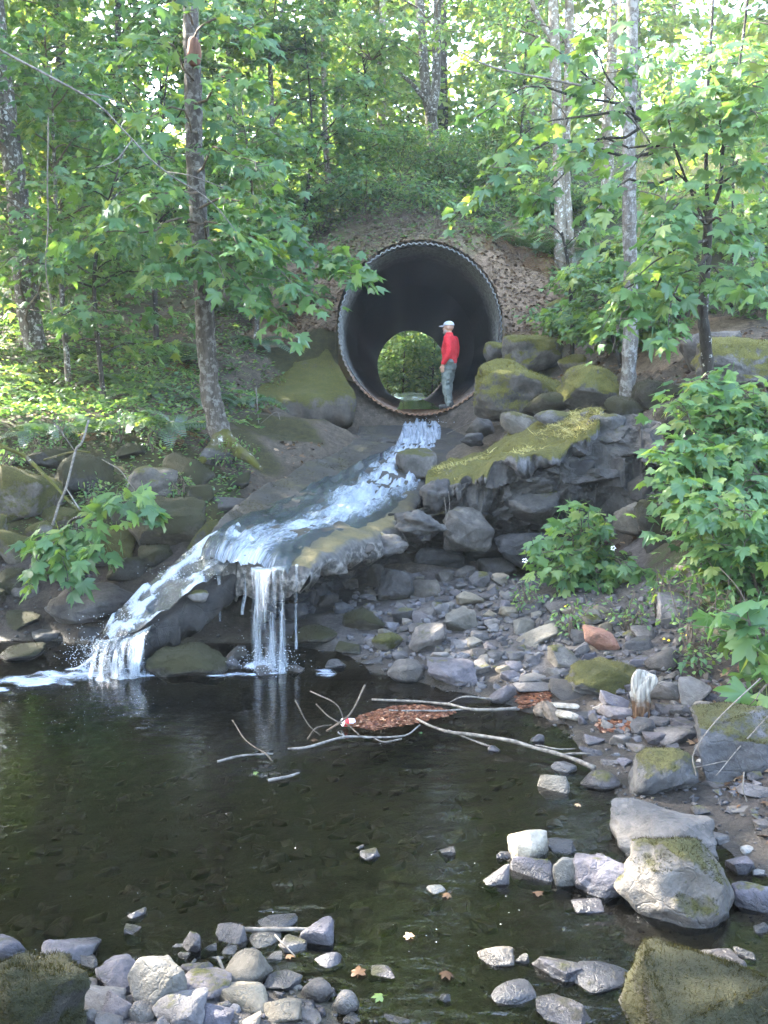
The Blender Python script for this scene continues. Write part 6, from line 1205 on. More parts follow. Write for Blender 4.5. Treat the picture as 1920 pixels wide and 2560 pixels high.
# ------------------------------------------------------------------ ground cover
def cover(name, n, boxes, tmpl, mat, smin, smax, seed, zone=None, upright=.0, ymax=60, flat=.5, lift=.0):
    rng = np.random.default_rng(seed); P = []; tries = 0
    while len(P) < n and tries < 5:
        tries += 1
        for bx in boxes:
            k = int(n * 1.3 * bx[4] / sum(q[4] for q in boxes)); X = rng.uniform(bx[0], bx[2], k); Y = rng.uniform(bx[1], bx[3], k); Z = Hq(X, Y)
            if zone:
                zw = zones(X, Y); w = sum(zw[:, ZONES.index(c)] for c in zone) + .35 * vnoise(xyz(X, Y) * .9, seed); ok = w > .5
            else: ok = np.ones(k, bool)
            pc, pz = pipe_at(Y); ok &= ~((np.abs(X - pc) < PRX + .05) & (Y < 18.2)) & (Z > .03); P += list(np.stack([X, Y, Z + lift], -1)[ok])
    P = np.array(P); P = P[rng.permutation(len(P))[:n]]; m = len(P); az = rng.uniform(0, 6.28, m)
    T = np.stack([np.cos(az), np.sin(az), np.full(m, upright) + rng.normal(0, .2, m)], -1); N = UP + rng.normal(0, flat, (m, 3)); B, T, N = leaf_basis(T, N)
    V, F_ = leaf_batch(tmpl, P, B, T, N, rng.uniform(smin, smax, m)); link(name, mk_mesh(name, V, F_, MT[mat], True, {'rnd': np.repeat(rng.random(m), len(tmpl[0]))}), kind='stuff')
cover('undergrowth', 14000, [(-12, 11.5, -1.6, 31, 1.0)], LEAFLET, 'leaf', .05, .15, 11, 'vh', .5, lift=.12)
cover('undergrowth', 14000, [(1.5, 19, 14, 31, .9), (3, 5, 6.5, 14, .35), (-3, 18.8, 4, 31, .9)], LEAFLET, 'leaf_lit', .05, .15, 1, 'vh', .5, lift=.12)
cover('undergrowth', 3500, [(-6, 9.4, -1.9, 12.6, 1)], LEAFLET, 'leaf', .03, .09, 22, 'mdv', .3, lift=.05)
cover('undergrowth', 9000, [(-8, 11.3, -1.9, 20, 1)], LEAFLET, 'leaf', .05, .13, 21, 'dv', .4, lift=.10)
cover('undergrowth', 9000, [(-12, 12, -1.6, 31, 1.0), (-3, 21, 4, 31, .9), (1.5, 17, 14, 31, .6)], LEAFLET, 'leaf_lit', .05, .13, 2, 'vh', .6, lift=.25)
cover('upstream_undergrowth', 7000, [(-6, 43, 9, 66, 1)], QUAD, 'leaf_far', .12, .3, 3, None, .6, lift=.15)
cover('grass', 14000, [(3, 17, 16, 31, 1)], BLADE, 'grass', .12, .30, 4, 's', 1.6, flat=.8)
cover('leaf_litter', 13000, [(-2.2, 16.5, 4.2, 21, 1)], LT[2], 'litter', .02, .10, 5, 'lhd', .1, flat=.55, lift=.012)
cover('leaf_litter', 5000, [(-7, 10, -.8, 22, 1), (2, 10, 6, 16, .6)], LT[2], 'litter', .04, .10, 6, 'dv', .1, flat=.5, lift=.012)
cover('leaf_litter', 900, [(-2.5, 2.6, 2, 3.5, 1)], LT[2], 'rust_litter', .02, .06, 8, 'gbw', .1, flat=.5, lift=.008)
cover('leaf_litter', 700, [(-2.5, 2.6, 3, 3.6, 1), (1.2, 3.6, 3, 6.5, 1.4)], LT[1], 'litter', .03, .08, 7, 'wgb', .1, flat=.4, lift=.01)
def tufts(name, top, n, mat, s0, s1, seed, tmin, tmax, tmpl=BLADE, up=1.2, thr=-.1):
    rng = np.random.default_rng(seed); nu, nv = top.shape[:2]; i = rng.integers(1, nu - 1, n); j = rng.integers(int(nv * tmin), max(int(nv * tmax), int(nv * tmin) + 1), n); P = top[i, j] + rng.normal(0, .02, (n, 3)) * [1, 1, 0]
    k = vnoise(P * 2.3, seed) > thr; P = P[k]; n = len(P); az = rng.uniform(0, 6.28, n); T = np.stack([np.cos(az), np.sin(az), np.abs(rng.normal(up * .5, .3, n))], -1); B, T, N = leaf_basis(T, UP + rng.normal(0, .5, (n, 3)))
    V, F_ = leaf_batch(tmpl, P, B, T, N, rng.uniform(s0, s1, n)); link(name, mk_mesh(name, V, F_, MT[mat], True, {'rnd': np.repeat(rng.random(n), len(tmpl[0]))}), kind='stuff')
tufts('dry_straw', lg_top, 4500, 'straw', .05, .16, 1, 0.05, .6, up=.5, thr=.12)
tufts('moss_tufts', lg_top, 12000, 'mossy_bright', .015, .05, 2, 0.0, .98, up=1.4, thr=.0)
tufts('moss_tufts', lg_top, 9000, 'mossy', .015, .05, 5, 0.0, .98, up=1.4, thr=-.3)
tufts('moss_tufts', wg_top, 12000, 'mossy_bright', .02, .055, 3, 0.0, .98, up=1.3, thr=-.25)
# moss standing up off the mossy boulders
for k_, (o_, me_, c_, sc_, q_) in enumerate(MOSSY):
    r_2 = np.random.default_rng(800 + k_); nv_ = len(me_.vertices); co_ = np.zeros(nv_ * 3, np.float32); me_.vertices.foreach_get('co', co_); co_ = co_.reshape(-1, 3) * sc_
    nn_ = np.zeros(nv_ * 3, np.float32); me_.vertices.foreach_get('normal', nn_); nn_ = nrm(nn_.reshape(-1, 3) / np.array(sc_)); rz = o_.rotation_euler
    R_m = np.array(rz.to_matrix()); co_ = co_ @ R_m.T; nn_ = nn_ @ R_m.T; thr_ = {'rock_moss2': .05, 'rock_mossbright': .05, 'rock_mossdark': .0, 'rock_mosshalf': .35}[q_['mat']]
    m_ = int(np.clip(q_['w'] * q_['h'] / 7, 300, 14000)); ii = r_2.integers(0, nv_, m_); jj = r_2.integers(0, nv_, m_)
    tri = np.array([p_.vertices[:] for p_ in me_.polygons]); t_ = tri[r_2.integers(0, len(tri), m_)]; w_ = r_2.dirichlet((1, 1, 1), m_)[..., None]; P = (co_[t_] * w_).sum(1); Nn = nrm((nn_[t_] * w_).sum(1))
    ok = Nn[:, 2] + .55 * vnoise((P + c_) * 3.1, 4) + .3 * vnoise((P + c_) * 9, 6) > thr_ + .12; P, Nn = P[ok], Nn[ok]
    if len(P) < 20: continue
    px_s = project(c_)[2] / FPX; T = Nn + r_2.normal(0, .55, P.shape); B, T, N = leaf_basis(T, r_2.normal(0, 1, P.shape)); V, F_ = leaf_batch((BLADE[0] * [2.1, 1, 1], BLADE[1]), P, B, T, N, r_2.uniform(.8, 2.4, len(P)) * np.clip(3.0 * px_s, .0085, .026))
    V = V @ R_m / np.array(sc_)
    link('moss', mk_mesh('moss', V, F_, MT[{'rock_moss2': 'mossy', 'rock_mossbright': 'mossy_bright'}.get(q_['mat'], 'mossy_dark')], True, {'rnd': np.repeat(r_2.random(len(P)), len(BLADE[0]))}), o_, kind='stuff')
tufts('moss_tufts', ap_top, 9000, 'mossy_dark', .015, .05, 4, 0.72, .99, up=1.3, thr=-.05)
# dead brush over the culvert
rng = np.random.default_rng(33); acc = Acc()
for i in range(420):
    px, py = rng.uniform(900, 1130), rng.uniform(520, 640)
    if (px - 1047) ** 2 / 205 ** 2 + (py - 825) ** 2 / 215 ** 2 < 1.0: continue
    g = ground_hit(px, py) + UP * rng.uniform(0, .25); az = rng.uniform(0, 6.28); L = rng.uniform(.3, 1.1); e = g + np.array([math.cos(az) * L, math.sin(az) * L * .5, rng.uniform(-.3, .45)])
    acc.add(*tube(arc(g, e, rng, 5, .15, .08), np.linspace(.007, .003, 5), 3, False))
link('dead_brush', acc.mesh('dead_brush', MT['twig']), kind='stuff')
# ------------------------------------------------------------------ branches, sticks, driftwood
def stick(name, label, cat, pts, r0, r1, mat, seed, side=(), group=None, sides=7):
    rng = np.random.default_rng(seed); p = spline(pts, 22); p = p + fbm(p * 3, 2, seed)[:, None] * .012; org = p[0].copy(); o = link(name, None, loc=org, label=label, cat=cat, group=group)
    a = Acc(); r0 *= .72; r1 *= .72; a.add(*tube(p, np.linspace(r0, r1, 22), sides, True, .2, seed)); link('stem', a.mesh('stem', MT[mat], True, org), o)
    for s in side:
        q = spline(s, 12); a = Acc(); a.add(*tube(q, np.linspace(r0 * .5, r1 * .6 + .0015, 12), 5, True, .2, seed + 1)); link('twig', a.mesh('twig', MT[mat], True, org), o)
    return o
w = lambda px, py, z=.02: at_z(px, py, z)
stick('branch', 'long pale fallen branch slanting down across the upper left woods', 'branch', [at(-30, 105, 9.4), at(90, 175, 9.4), at(235, 255, 9.4), at(330, 350, 9.5), at(430, 440, 9.7), at(520, 495, 9.9), at(590, 580, 10)], .020, .006, 'twig_grey', 1, [[at(200, 235, 9.4), at(260, 240, 9.3), at(310, 262, 9.2)], [at(420, 430, 9.7), at(480, 440, 9.5), at(560, 470, 9.3)], [at(330, 350, 9.5), at(290, 400, 9.3), at(240, 420, 9.1)]])
stick('vine', 'thin pale vine hanging straight down through the left woods', 'vine', [at(122, 290, 12), at(118, 420, 12), at(120, 560, 12), at(116, 680, 12), at(133, 785, 12)], .016, .012, 'stick', 2)
stick('branch', 'bare dark branch with a pale end crossing the upper right leaves', 'branch', [at(1150, 130, 9.5), at(1210, 160, 9.4), at(1290, 182, 9.3), at(1380, 200, 9.3), at(1455, 212, 9.3)], .010, .018, 'twig_grey', 3)
stick('branch', 'slim bare twig arching down from the right branch end', 'branch', [at(1450, 190, 9.3), at(1500, 205, 9.3), at(1560, 265, 9.3), at(1620, 350, 9.4)], .008, .006, 'twig_grey', 4)
stick('branch', 'mossy dead limb lying across the left boulders', 'branch', [at(-20, 1105, 10.2), at(60, 1140, 10.1), at(110, 1185, 9.9), at(150, 1225, 9.8), at(200, 1280, 9.7)], .035, .02, 'bark_mossy', 5, [[at(60, 1140, 10.1), at(30, 1125, 10), at(0, 1120, 9.9)], [at(110, 1150, 9.9), at(180, 1130, 9.7), at(225, 1130, 9.6)]])
stick('branch', 'forked grey dead branch standing in front of the branch boulder', 'branch', [at(222, 1050, 9.7), at(200, 1110, 9.6), at(185, 1130, 9.6), at(165, 1220, 9.5), at(148, 1260, 9.5), at(135, 1310, 9.5)], .016, .022, 'twig_grey', 6, [[at(185, 1125, 9.6), at(150, 1075, 9.5), at(135, 1060, 9.5)], [at(165, 1220, 9.5), at(200, 1275, 9.4)]])
stick('branch', 'pale crooked dead twig hanging below the fern left of the trunk', 'branch', [at(255, 1148, 10), at(300, 1175, 9.9), at(322, 1205, 9.9), at(338, 1225, 9.9)], .010, .005, 'stick', 7, [[at(322, 1205, 9.9), at(308, 1232, 9.8), at(300, 1245, 9.8)]])
stick('branch', 'thin bare pole leaning against the wet rock left of the cascade', 'branch', [at(360, 1465, 8.4), at(290, 1545, 8.3), at(205, 1625, 8.2)], .012, .016, 'bark_dark', 8)
stick('branch', 'bare brown stick below the low maple spray', 'branch', [at(60, 1450, 9.0), at(120, 1435, 8.9), at(200, 1405, 8.9)], .016, .010, 'twig', 9)
stick('branch', 'dead crooked twig standing on the moss left of the stream', 'branch', [at(640, 970, 15), at(645, 1040, 14.7), at(650, 1100, 14.4), at(625, 1140, 14.2)], .014, .01, 'twig_grey', 10, [[at(650, 1060, 14.6), at(690, 1030, 14.5), at(700, 1050, 14.4)]])
stick('branch', 'slender pale twig lying on the wet slope right of the stream', 'branch', [at(1118, 1084, 15.2), at(1190, 1050, 15.9)], .012, .006, 'stick', 11)
for k, (px, py0, py1, Y) in enumerate([(1110, 1245, 1345, 9.9), (1120, 1230, 1300, 10)]):
    stick('root', ['thin root dangling from the underside of the ledge', 'short root dangling beside the longer one under the ledge'][k], 'root', [at(px, py0, Y), at(px + 4, (py0 + py1) / 2, Y), at(px - 3, py1, Y)], .008, .003, 'twig_grey', 12 + k)
# the raft of debris in the pool
stick('branch', 'long straight pale branch lying half in the water below the leaf raft', 'branch', [w(1040, 1800, .03), w(1120, 1825, .06), w(1250, 1848, .06), w(1380, 1880, .05), w(1485, 1925, .02)], .014, .022, 'stick', 20, [[w(1120, 1825, .05), w(1180, 1850, .02), w(1240, 1872, .0)]])
stick('branch', 'pale branch floating behind the leaf raft', 'branch', [w(930, 1748, .02), w(1050, 1752, .03), w(1120, 1760, .06), w(1190, 1778, .05), w(1290, 1772, .04)], .012, .018, 'stick', 21, [[w(1120, 1758, .05), w(1160, 1742, .10), w(1230, 1748, .06)]])
stick('branch', 'thin grey stick lying flat along the top of the leaf raft', 'branch', [w(970, 1778, .03), w(1100, 1778, .04), w(1300, 1772, .03)], .010, .010, 'twig_grey', 22)
stick('branch', 'brown twiggy branch poking up from the left end of the leaf raft', 'branch', [w(815, 1830, .0), w(860, 1800, .10), w(885, 1770, .18), w(910, 1715, .30)], .012, .010, 'twig', 23, [[w(860, 1800, .1), w(840, 1760, .22), w(775, 1728, .30)], [w(855, 1810, .08), w(820, 1790, .14), w(790, 1760, .22)], [w(830, 1812, .05), w(790, 1820, .08), w(768, 1848, .0)], [w(800, 1838, .0), w(770, 1810, .10), w(738, 1752, .26)], [w(862, 1806, .06), w(890, 1830, .06), w(900, 1840, .02)]])
stick('branch', 'sunken branch with twigs reaching left from below the leaf raft', 'branch', [w(1050, 1812, .05), w(1010, 1838, .03), w(930, 1842, .02), w(860, 1845, .02), w(780, 1866, .01), w(720, 1872, .0)], .008, .014, 'twig_grey', 24, [[w(930, 1842, .02), w(960, 1855, .02), w(1005, 1847, .04)], [w(870, 1845, .02), w(850, 1835, .04), w(845, 1830, .05)]])
stick('branch', 'thin dark twig standing out of the water left of the raft', 'branch', [w(678, 1905, .0), w(660, 1880, .05), w(610, 1840, .10), w(580, 1800, .15)], .008, .005, 'twig', 25)
stick('branch', 'pale stick just under the surface near the middle of the pool', 'branch', [w(540, 1908, .0), w(600, 1895, .01), w(680, 1888, .01)], .014, .008, 'twig_grey', 26)
stick('branch', 'bluish sunken stick below the twig in the middle of the pool', 'branch', [w(668, 1954, .0), w(720, 1944, .01), w(745, 1936, .01)], .018, .010, 'twig_grey', 27)
for k, (pts, lab) in enumerate([([w(1335, 1868, .02), w(1390, 1872, .04), w(1440, 1868, .03)], 'short white stick beside the end of the long pale branch'), ([w(1400, 1885, .02), w(1450, 1884, .03), w(1485, 1887, .02)], 'short pale stick before the end of the long pale branch'), ([w(1462, 1770, .04), w(1530, 1780, .08), w(1590, 1802, .05)], 'pale peeled stick lying left of the driftwood post')]): stick('stick', lab, 'stick', pts, .010, .008, 'stick', 28 + k)
stick('stick', 'pale peeled stick resting across the stones at the end of the bottom left bar', 'stick', [at(608, 2325, 3.66), at(690, 2328, 3.66), at(772, 2332, 3.66)], .014, .012, 'stick', 40)
stick('stick', 'thin forked twig lying down over the cobbles of the bottom left bar', 'stick', [at(690, 2335, 3.6), at(715, 2360, 3.55), at(755, 2402, 3.5)], .006, .004, 'stick', 41)
stick('stick', 'short bent stick leaning between the scratched round stone and its neighbour', 'stick', [at(545, 2392, 3.45), at(562, 2425, 3.4), at(588, 2466, 3.36)], .010, .008, 'stick', 42)
stick('branch', 'bare white twig branching over the wet stones at the right edge', 'branch', [at(1925, 1995, 4.9), at(1870, 2020, 4.85), at(1815, 2040, 4.8)], .012, .008, 'stick', 43, [[at(1872, 2018, 4.85), at(1858, 1975, 4.85), at(1860, 1930, 4.9)]])
for k, pts in enumerate([[(1900, 1700), (1800, 1790), (1735, 1880), (1740, 1940)], [(1920, 1790), (1840, 1880), (1790, 1940)], [(1885, 1900), (1800, 1905), (1740, 1915)]]):
    stick('briar_cane', ['dry pale cane arching down from the right bush over the moss capped boulder', 'second dry cane drooping beside the right edge boulder', 'thin dry cane lying level in front of the right edge boulder'][k], 'cane', [at(x, y, 5.2 - .1 * i) for i, (x, y) in enumerate(pts)], .006, .004, 'stick', 45 + k)
stick('branch', 'dead stick bundle washed up behind the waterline dome', 'branch', [at(960, 1650, 7.9), at(1040, 1645, 7.8), at(1090, 1650, 7.7)], .016, .008, 'twig', 49, [[at(980, 1655, 7.8), at(930, 1680, 7.6)], [at(1040, 1645, 7.8), at(1080, 1665, 7.5)]])
# driftwood post
def driftwood():
    g = ground_hit(1606, 1792); Y = g[1]; zc = project(g)[2]; sc_ = zc / FPX; ht = 112 * sc_; r0 = 21 * sc_; p = spline([g - UP * .08, g + [-.012, 0, ht * .33], g + [-.02, -.01, ht * .66], g + [.02, -.02, ht]], 30)
    V, F_ = tube(p, np.interp(np.linspace(0, 1, 30), [0, .5, .8, .97, 1], [1.0, 1.0, 1.12, 1.05, .8]) * r0, 32, True); ctr = np.vstack([np.repeat(p, 32, 0), p[:1], p[-1:]]); d = V - ctr
    th = fbm(np.stack([np.arctan2(d[:, 1], d[:, 0]) * 2.2, V[:, 2] * 5, 0 * d[:, 0]], -1), 4, 4); V = ctr + d * (1 + .38 * th)[:, None] * [1, .7, 1]; hz_ = np.clip((V[:, 2] - g[2] - ht * .8) / (ht * .2), 0, 1); V[:, 2] += hz_ * (.25 * d[:, 0] / r0 + .5 * th) * ht * .14; org = V.mean(0)
    return link('driftwood_post', mk_mesh('driftwood_post', V - org, F_, MT['drift_post'], False), loc=org, label='bleached upright driftwood stump with a brown ragged foot on the stony shore', cat='driftwood')
m = M('driftwood_bleached'); P_n = m.pos(); zf = m.math('ADD', m.sep(P_n)[2], m.math('MULTIPLY', m.math('SUBTRACT', m.noise(P_n, 18, 4), .5), .22)); gr_ = m.noise(m.mapping(P_n, (1, 1, .12)), 60, 4)
zb_ = float(ground_hit(1606, 1792)[2]); MT['drift_post'] = m.done(m.princ(m.mix(m.ramp(m.math('SUBTRACT', zf, zb_), [(.10, 1.0), (.17, 0.0)]), m.ramp(gr_, [(.35, (.13, .115, .10)), (.65, (.34, .315, .275))]), m.ramp(gr_, [(.35, (.045, .025, .014)), (.65, (.16, .09, .05))])), .9, m.bump(gr_, .8, .01), .2))
driftwood()
def plank(label, pts, wd, th_, mat, seed):
    p = spline(pts, 16); rng = np.random.default_rng(seed); V, F_ = tube(p, np.interp(np.linspace(0, 1, 16), [0, .15, .85, 1], [.4, 1, .9, .3]) * wd, 10, True, .25, seed); ctr = np.vstack([np.repeat(p, 10, 0), p[:1], p[-1:]]); V = ctr + (V - ctr) * [1, 1, th_]; org = V.mean(0)
    link('wood_splinter', mk_mesh('wood_splinter', V - org, F_, MT[mat], False), loc=org, label=label, cat='driftwood')
plank('pale torn piece of wood lying at the pool edge, upper one', [w(1365, 1760, .05), w(1410, 1765, .06), w(1452, 1768, .05)], .045, .5, 'drift', 1)
plank('pale torn piece of wood lying at the pool edge, lower one with splintered end', [w(1385, 1778, .04), w(1420, 1788, .05), w(1448, 1796, .02)], .05, .5, 'drift', 2)
plank('dark triangular scrap of bark leaning at the pool edge', [at(1345, 1795, 6.45), at(1368, 1770, 6.45), at(1395, 1818, 6.3)], .07, .8, 'twig', 3)
# floating mats of brown needles and leaves
def mat_of_leaves(name, poly, n, seed, z=.02, s0=.02, s1=.05, **kw):
    rng = np.random.default_rng(seed); P = []; xs = [p[0] for p in poly]; ysx = [p[1] for p in poly]
    while len(P) < n:
        px, py = rng.uniform(min(xs), max(xs)), rng.uniform(min(ysx), max(ysx)); ins = False; j = len(poly) - 1
        for i in range(len(poly)):
            (xi, yi), (xj, yj) = poly[i], poly[j]
            if (yi > py) != (yj > py) and px < (xj - xi) * (py - yi) / (yj - yi) + xi: ins = not ins
            j = i
        if ins: P.append(at_z(px, py, z + rng.uniform(-.012, .02)))
    P = np.array(P); P[:, 2] = np.maximum(P[:, 2], Hq(P[:, 0], P[:, 1]) + .008); az = rng.uniform(0, 6.28, n); B, T, N = leaf_basis(np.stack([np.cos(az), np.sin(az), 0 * az], -1), UP + rng.normal(0, .3, (n, 3)))
    V, F_ = leaf_batch(LT[2], P, B, T, N, rng.uniform(s0, s1, n)); return link(name, mk_mesh(name, V, F_, MT['rust_litter'], True, {'rnd': np.repeat(rng.random(n) * .9, len(LT[2][0]))}), **kw)
mat_of_leaves('leaf_raft', [(865, 1812), (900, 1788), (980, 1765), (1060, 1762), (1140, 1778), (1100, 1792), (1010, 1812), (940, 1822), (905, 1818)], 2600, 1, label='floating raft of rust brown dead leaves and needles in the pool', cat='leaf raft')
mat_of_leaves('leaf_raft', [(1290, 1738), (1370, 1738), (1380, 1756), (1300, 1770)], 500, 2, label='patch of rust brown leaves at the pool edge beside the torn wood', cat='leaf raft')
mat_of_leaves('leaf_raft', [(1490, 1805), (1600, 1812), (1590, 1835), (1500, 1830)], 400, 3, label='brown leaf litter washed up below the driftwood post', cat='leaf raft')
for k, (px, py, s, lab, mt) in enumerate([(895, 2432, .10, 'curled tan maple leaf in the shallows left of the lone dark wedge', 'litter'), (952, 2490, .075, 'pale green leaf floating at the bottom of the shallows', 'leaf_lit'), (1115, 2430, .09, 'brown curled leaf beside a sky glint in the shallows', 'litter'), (1340, 2232, .08, 'rust brown leaf scrap below the slate stone', 'litter'), (1025, 2340, .07, 'tan leaf floating in mid shallows', 'litter'), (1120, 2235, .07, 'brown leaf stuck to the right of the white stone', 'litter'), (785, 1848, .09, 'yellow tan leaf floating at the foot of the brown twigs', 'litter'), (1050, 1832, .05, 'bright green leaf caught under the long pale branch', 'leaf_lit'), (642, 1932, .06, 'pale leaf floating above the bluish sunken stick', 'leaf_lit'), (1445, 2010, .06, 'yellowish leaf floating left of the smooth pale boulder', 'litter'), (720, 2388, .06, 'rusty leaf between the stones by the thin forked twig', 'litter')]):
    p = at_z(px, py, .012); p[2] = max(p[2], float(Hq(p[0], p[1])) + .015); o = link('fallen_leaf', leaf_mesh(mt), loc=p, label=lab, cat='leaf', group='leaves lying in the shallows'); s *= .72; o.scale = (s, s, s * 1.4); o.rotation_euler = (.15, -.1, k * 1.7)
# drink can floating by the raft
c = at_z(870, 1806, .035); can = link('drink_can', None, loc=c, label='small white and red drink can floating at the left tip of the leaf raft', cat='can'); can.rotation_euler = (math.radians(78), 0, math.radians(-62))
V, F_ = tube(np.array([[0, 0, -.05], [0, 0, -.046], [0, 0, .044], [0, 0, .05]]), [.024, .031, .031, .025], 24); link('shell', mk_mesh('shell', V, F_, plain('can_white', (.75, .75, .76), (.8, .8, .8), rough=.35)), can)
V, F_ = tube(np.array([[0, 0, .004], [0, 0, .043]]), [.0318, .0318], 24, False); link('red_band', mk_mesh('red_band', V, F_, plain('can_red', (.45, .03, .03), (.55, .04, .04), rough=.35)), can)
V, F_ = tube(np.array([[0, 0, .0505], [0, 0, .052]]), [.022, .021], 20); link('lid', mk_mesh('lid', V, F_, plain('can_lid', (.5, .5, .5), (.6, .6, .6), rough=.3)), can)

# ------------------------------------------------------------------ the man standing in the culvert mouth
def solid(name, parts, voxel, mat, smooth_it=6, fac=.5):
    a = Acc()
    for V, F_ in parts: a.add(V, F_)
    me = a.mesh(name, mat, True); o = bpy.data.objects.new('tmp', me); COL.objects.link(o)
    md = o.modifiers.new('r', 'REMESH'); md.mode = 'VOXEL'; md.voxel_size = voxel; md.use_smooth_shade = True
    ms = o.modifiers.new('s', 'SMOOTH'); ms.iterations = smooth_it; ms.factor = fac
    dg = bpy.context.evaluated_depsgraph_get(); dg.update(); m2 = bpy.data.meshes.new_from_object(o.evaluated_get(dg)); m2.name = name
    bpy.data.objects.remove(o); m2.materials.clear(); m2.materials.append(mat)
    m2.polygons.foreach_set('use_smooth', np.ones(len(m2.polygons), bool)); return m2
def limb(pts, rads, sides=14, sq=None):
    p = spline(pts, 5 * len(pts)); r = np.interp(np.linspace(0, 1, len(p)), np.linspace(0, 1, len(rads)), rads); V, F_ = tube(p, r, sides)
    # round the ends
    c0, c1 = ball(p[0], [r[0]] * 3), ball(p[-1], [r[-1]] * 3); return [(V, F_), c0, c1]
def ball(c, r, sub=3, rot=0.0):
    V, F_ = ico(sub); V = V * np.asarray(r)
    if rot: V = V @ np.array([[1, 0, 0], [0, math.cos(rot), math.sin(rot)], [0, -math.sin(rot), math.cos(rot)]])
    return V + np.asarray(c), F_
def ellip_loft(rows, sides=20):
    """rows: (x, y, z, rx, ry) ellipses stacked into a closed body"""
    R_ = np.asarray(rows, float); n = 6 * len(R_); u = np.linspace(0, len(R_) - 1, n); Q = np.stack([np.interp(u, np.arange(len(R_)), R_[:, i]) for i in range(5)], -1)
    th = np.linspace(0, 2 * np.pi, sides, endpoint=False); V = np.stack([Q[:, 0, None] + Q[:, 3, None] * np.cos(th), Q[:, 1, None] + Q[:, 4, None] * np.sin(th), np.repeat(Q[:, 2, None], sides, 1)], -1).reshape(-1, 3)
    F_ = wrap_faces(n, sides); V = np.vstack([V, Q[0, :3], Q[-1, :3]]); j = np.arange(sides); k = (j + 1) % sides
    return V, [F_, np.concatenate([np.stack([k, j, 0 * j + n * sides], -1), np.stack([(n - 1) * sides + j, (n - 1) * sides + k, 0 * j + n * sides + 1], -1)])]
skin = plain('skin', (.33, .19, .13), (.40, .24, .17), 30, .6, .1); red = plain('red_fleece', (.42, .018, .025), (.55, .03, .04), 60, .9, .35); trous = plain('grey_green_trousers', (.10, .115, .105), (.165, .185, .17), 14, .9, .4)
capm = plain('grey_cap', (.33, .34, .37), (.42, .43, .46), 60, .9, .2); boot = plain('dark_boot', (.035, .035, .035), (.07, .068, .065), 30, .8, .3); beardm = plain('grey_beard', (.16, .14, .13), (.30, .27, .25), 120, .9, .5)
# body frame: facing +y, x to his right, standing height 1.74; feet on the sloping pipe wall
Lh, Rh = np.array([-.095, 0, .90]), np.array([.095, 0, .90])
legs = {-1: [(-.09, .0, .92), (-.105, .03, .50), (-.10, -.02, .10)], 1: [(.09, .0, .92), (.10, .05, .50), (.10, .02, .06)]}
arms = {-1: [(-.20, -.02, 1.40), (-.25, -.06, 1.12), (-.235, .05, .88)], 1: [(.20, -.02, 1.40), (.25, -.04, 1.12), (.235, .07, .88)]}
def hand(base, s):
    b = np.array(base); out_ = [ball(b + [0, .0, -.045], [.020, .042, .052])]
    for k in range(4):
        L = [.062, .072, .068, .054][k]; o = b + np.array([0, .030 - .020 * k, -.085]); out_ += limb([o, o + [-.006 * s, .004, -L * .55], o + [-.020 * s, .006, -L]], [.009, .0085, .007], 8)
    o = b + np.array([0, .036, -.03]); out_ += limb([o, o + [-.008 * s, .022, -.03], o + [-.012 * s, .026, -.06]], [.011, .010, .008], 8); return out_
hc = np.array([0, .035, 1.62])
head = [ball(hc + [0, -.012, .02], [.074, .094, .098]), ball(hc + [0, .030, -.055], [.056, .062, .066]), ball(hc + [0, .082, -.012], [.012, .022, .030], rot=.35), ball(hc + [0, .095, -.026], [.015, .016, .012]), ball(hc + [0, .078, .028], [.050, .018, .012]), ball(hc + [0, .082, -.066], [.026, .010, .007]), ball(hc + [0, .082, -.080], [.024, .011, .008]), ball(hc + [0, .070, -.108], [.026, .022, .018]), ball(hc + [-.076, -.015, -.008], [.010, .022, .032]), ball(hc + [.076, -.015, -.008], [.010, .022, .032]), ball(hc + [-.035, .06, -.03], [.024, .024, .022]), ball(hc + [.035, .06, -.03], [.024, .024, .022])]
body = head + limb([(0, 0, 1.42), (0, .015, 1.50), (0, .03, 1.57)], [.062, .056, .054])
body += [ellip_loft([(0, 0, .86, .10, .07), (0, 0, .95, .15, .10), (0, .01, 1.08, .14, .10), (0, .01, 1.25, .165, .105), (0, 0, 1.38, .18, .09), (0, 0, 1.45, .10, .06)])]
for s in (-1, 1):
    body += limb(legs[s], [.080, .056, .042]); body += limb(arms[s], [.046, .038, .028]); body += hand(np.array(arms[s][2]) + [0, .01, -.01], s)
F_at = np.array([1.33, 17.86, 2.24])
pm = solid('person', body, .010, skin, 4, .4)
man = link('person', pm, loc=F_at, label='man in red fleece, grey cap and grey trousers standing in the culvert mouth', cat='person')
man.rotation_euler = (0, 0, math.radians(68)); man.scale = (1.1, 1.12, 1.0)
jk = [ellip_loft([(0, 0, .90, .165, .125), (0, .0, .93, .175, .132), (0, .01, 1.08, .165, .132), (0, .015, 1.25, .185, .135), (0, 0, 1.37, .195, .112), (0, 0, 1.44, .12, .085), (0, .01, 1.49, .075, .072), (0, .015, 1.53, .072, .070)])]
for s in (-1, 1): jk += limb([arms[s][0], arms[s][1], np.array(arms[s][2]) + [0, -.01, .03]], [.078, .064, .048]); jk += [ball(np.array(arms[s][0]) + [-.01 * s, 0, 0], [.078, .08, .075])]
jm = solid('fleece_jacket', jk, .014, red, 5, .45)
co = np.zeros(len(jm.vertices) * 3, np.float32); jm.vertices.foreach_get('co', co); co = co.reshape(-1, 3); co += nrm(co * [1, 1, .15] - [0, 0, .15])[:, :] * (fbm(co * np.array([9, 9, 16]), 3, 3) * .010)[:, None]; jm.vertices.foreach_set('co', co.ravel())
link('fleece_jacket', jm, man)
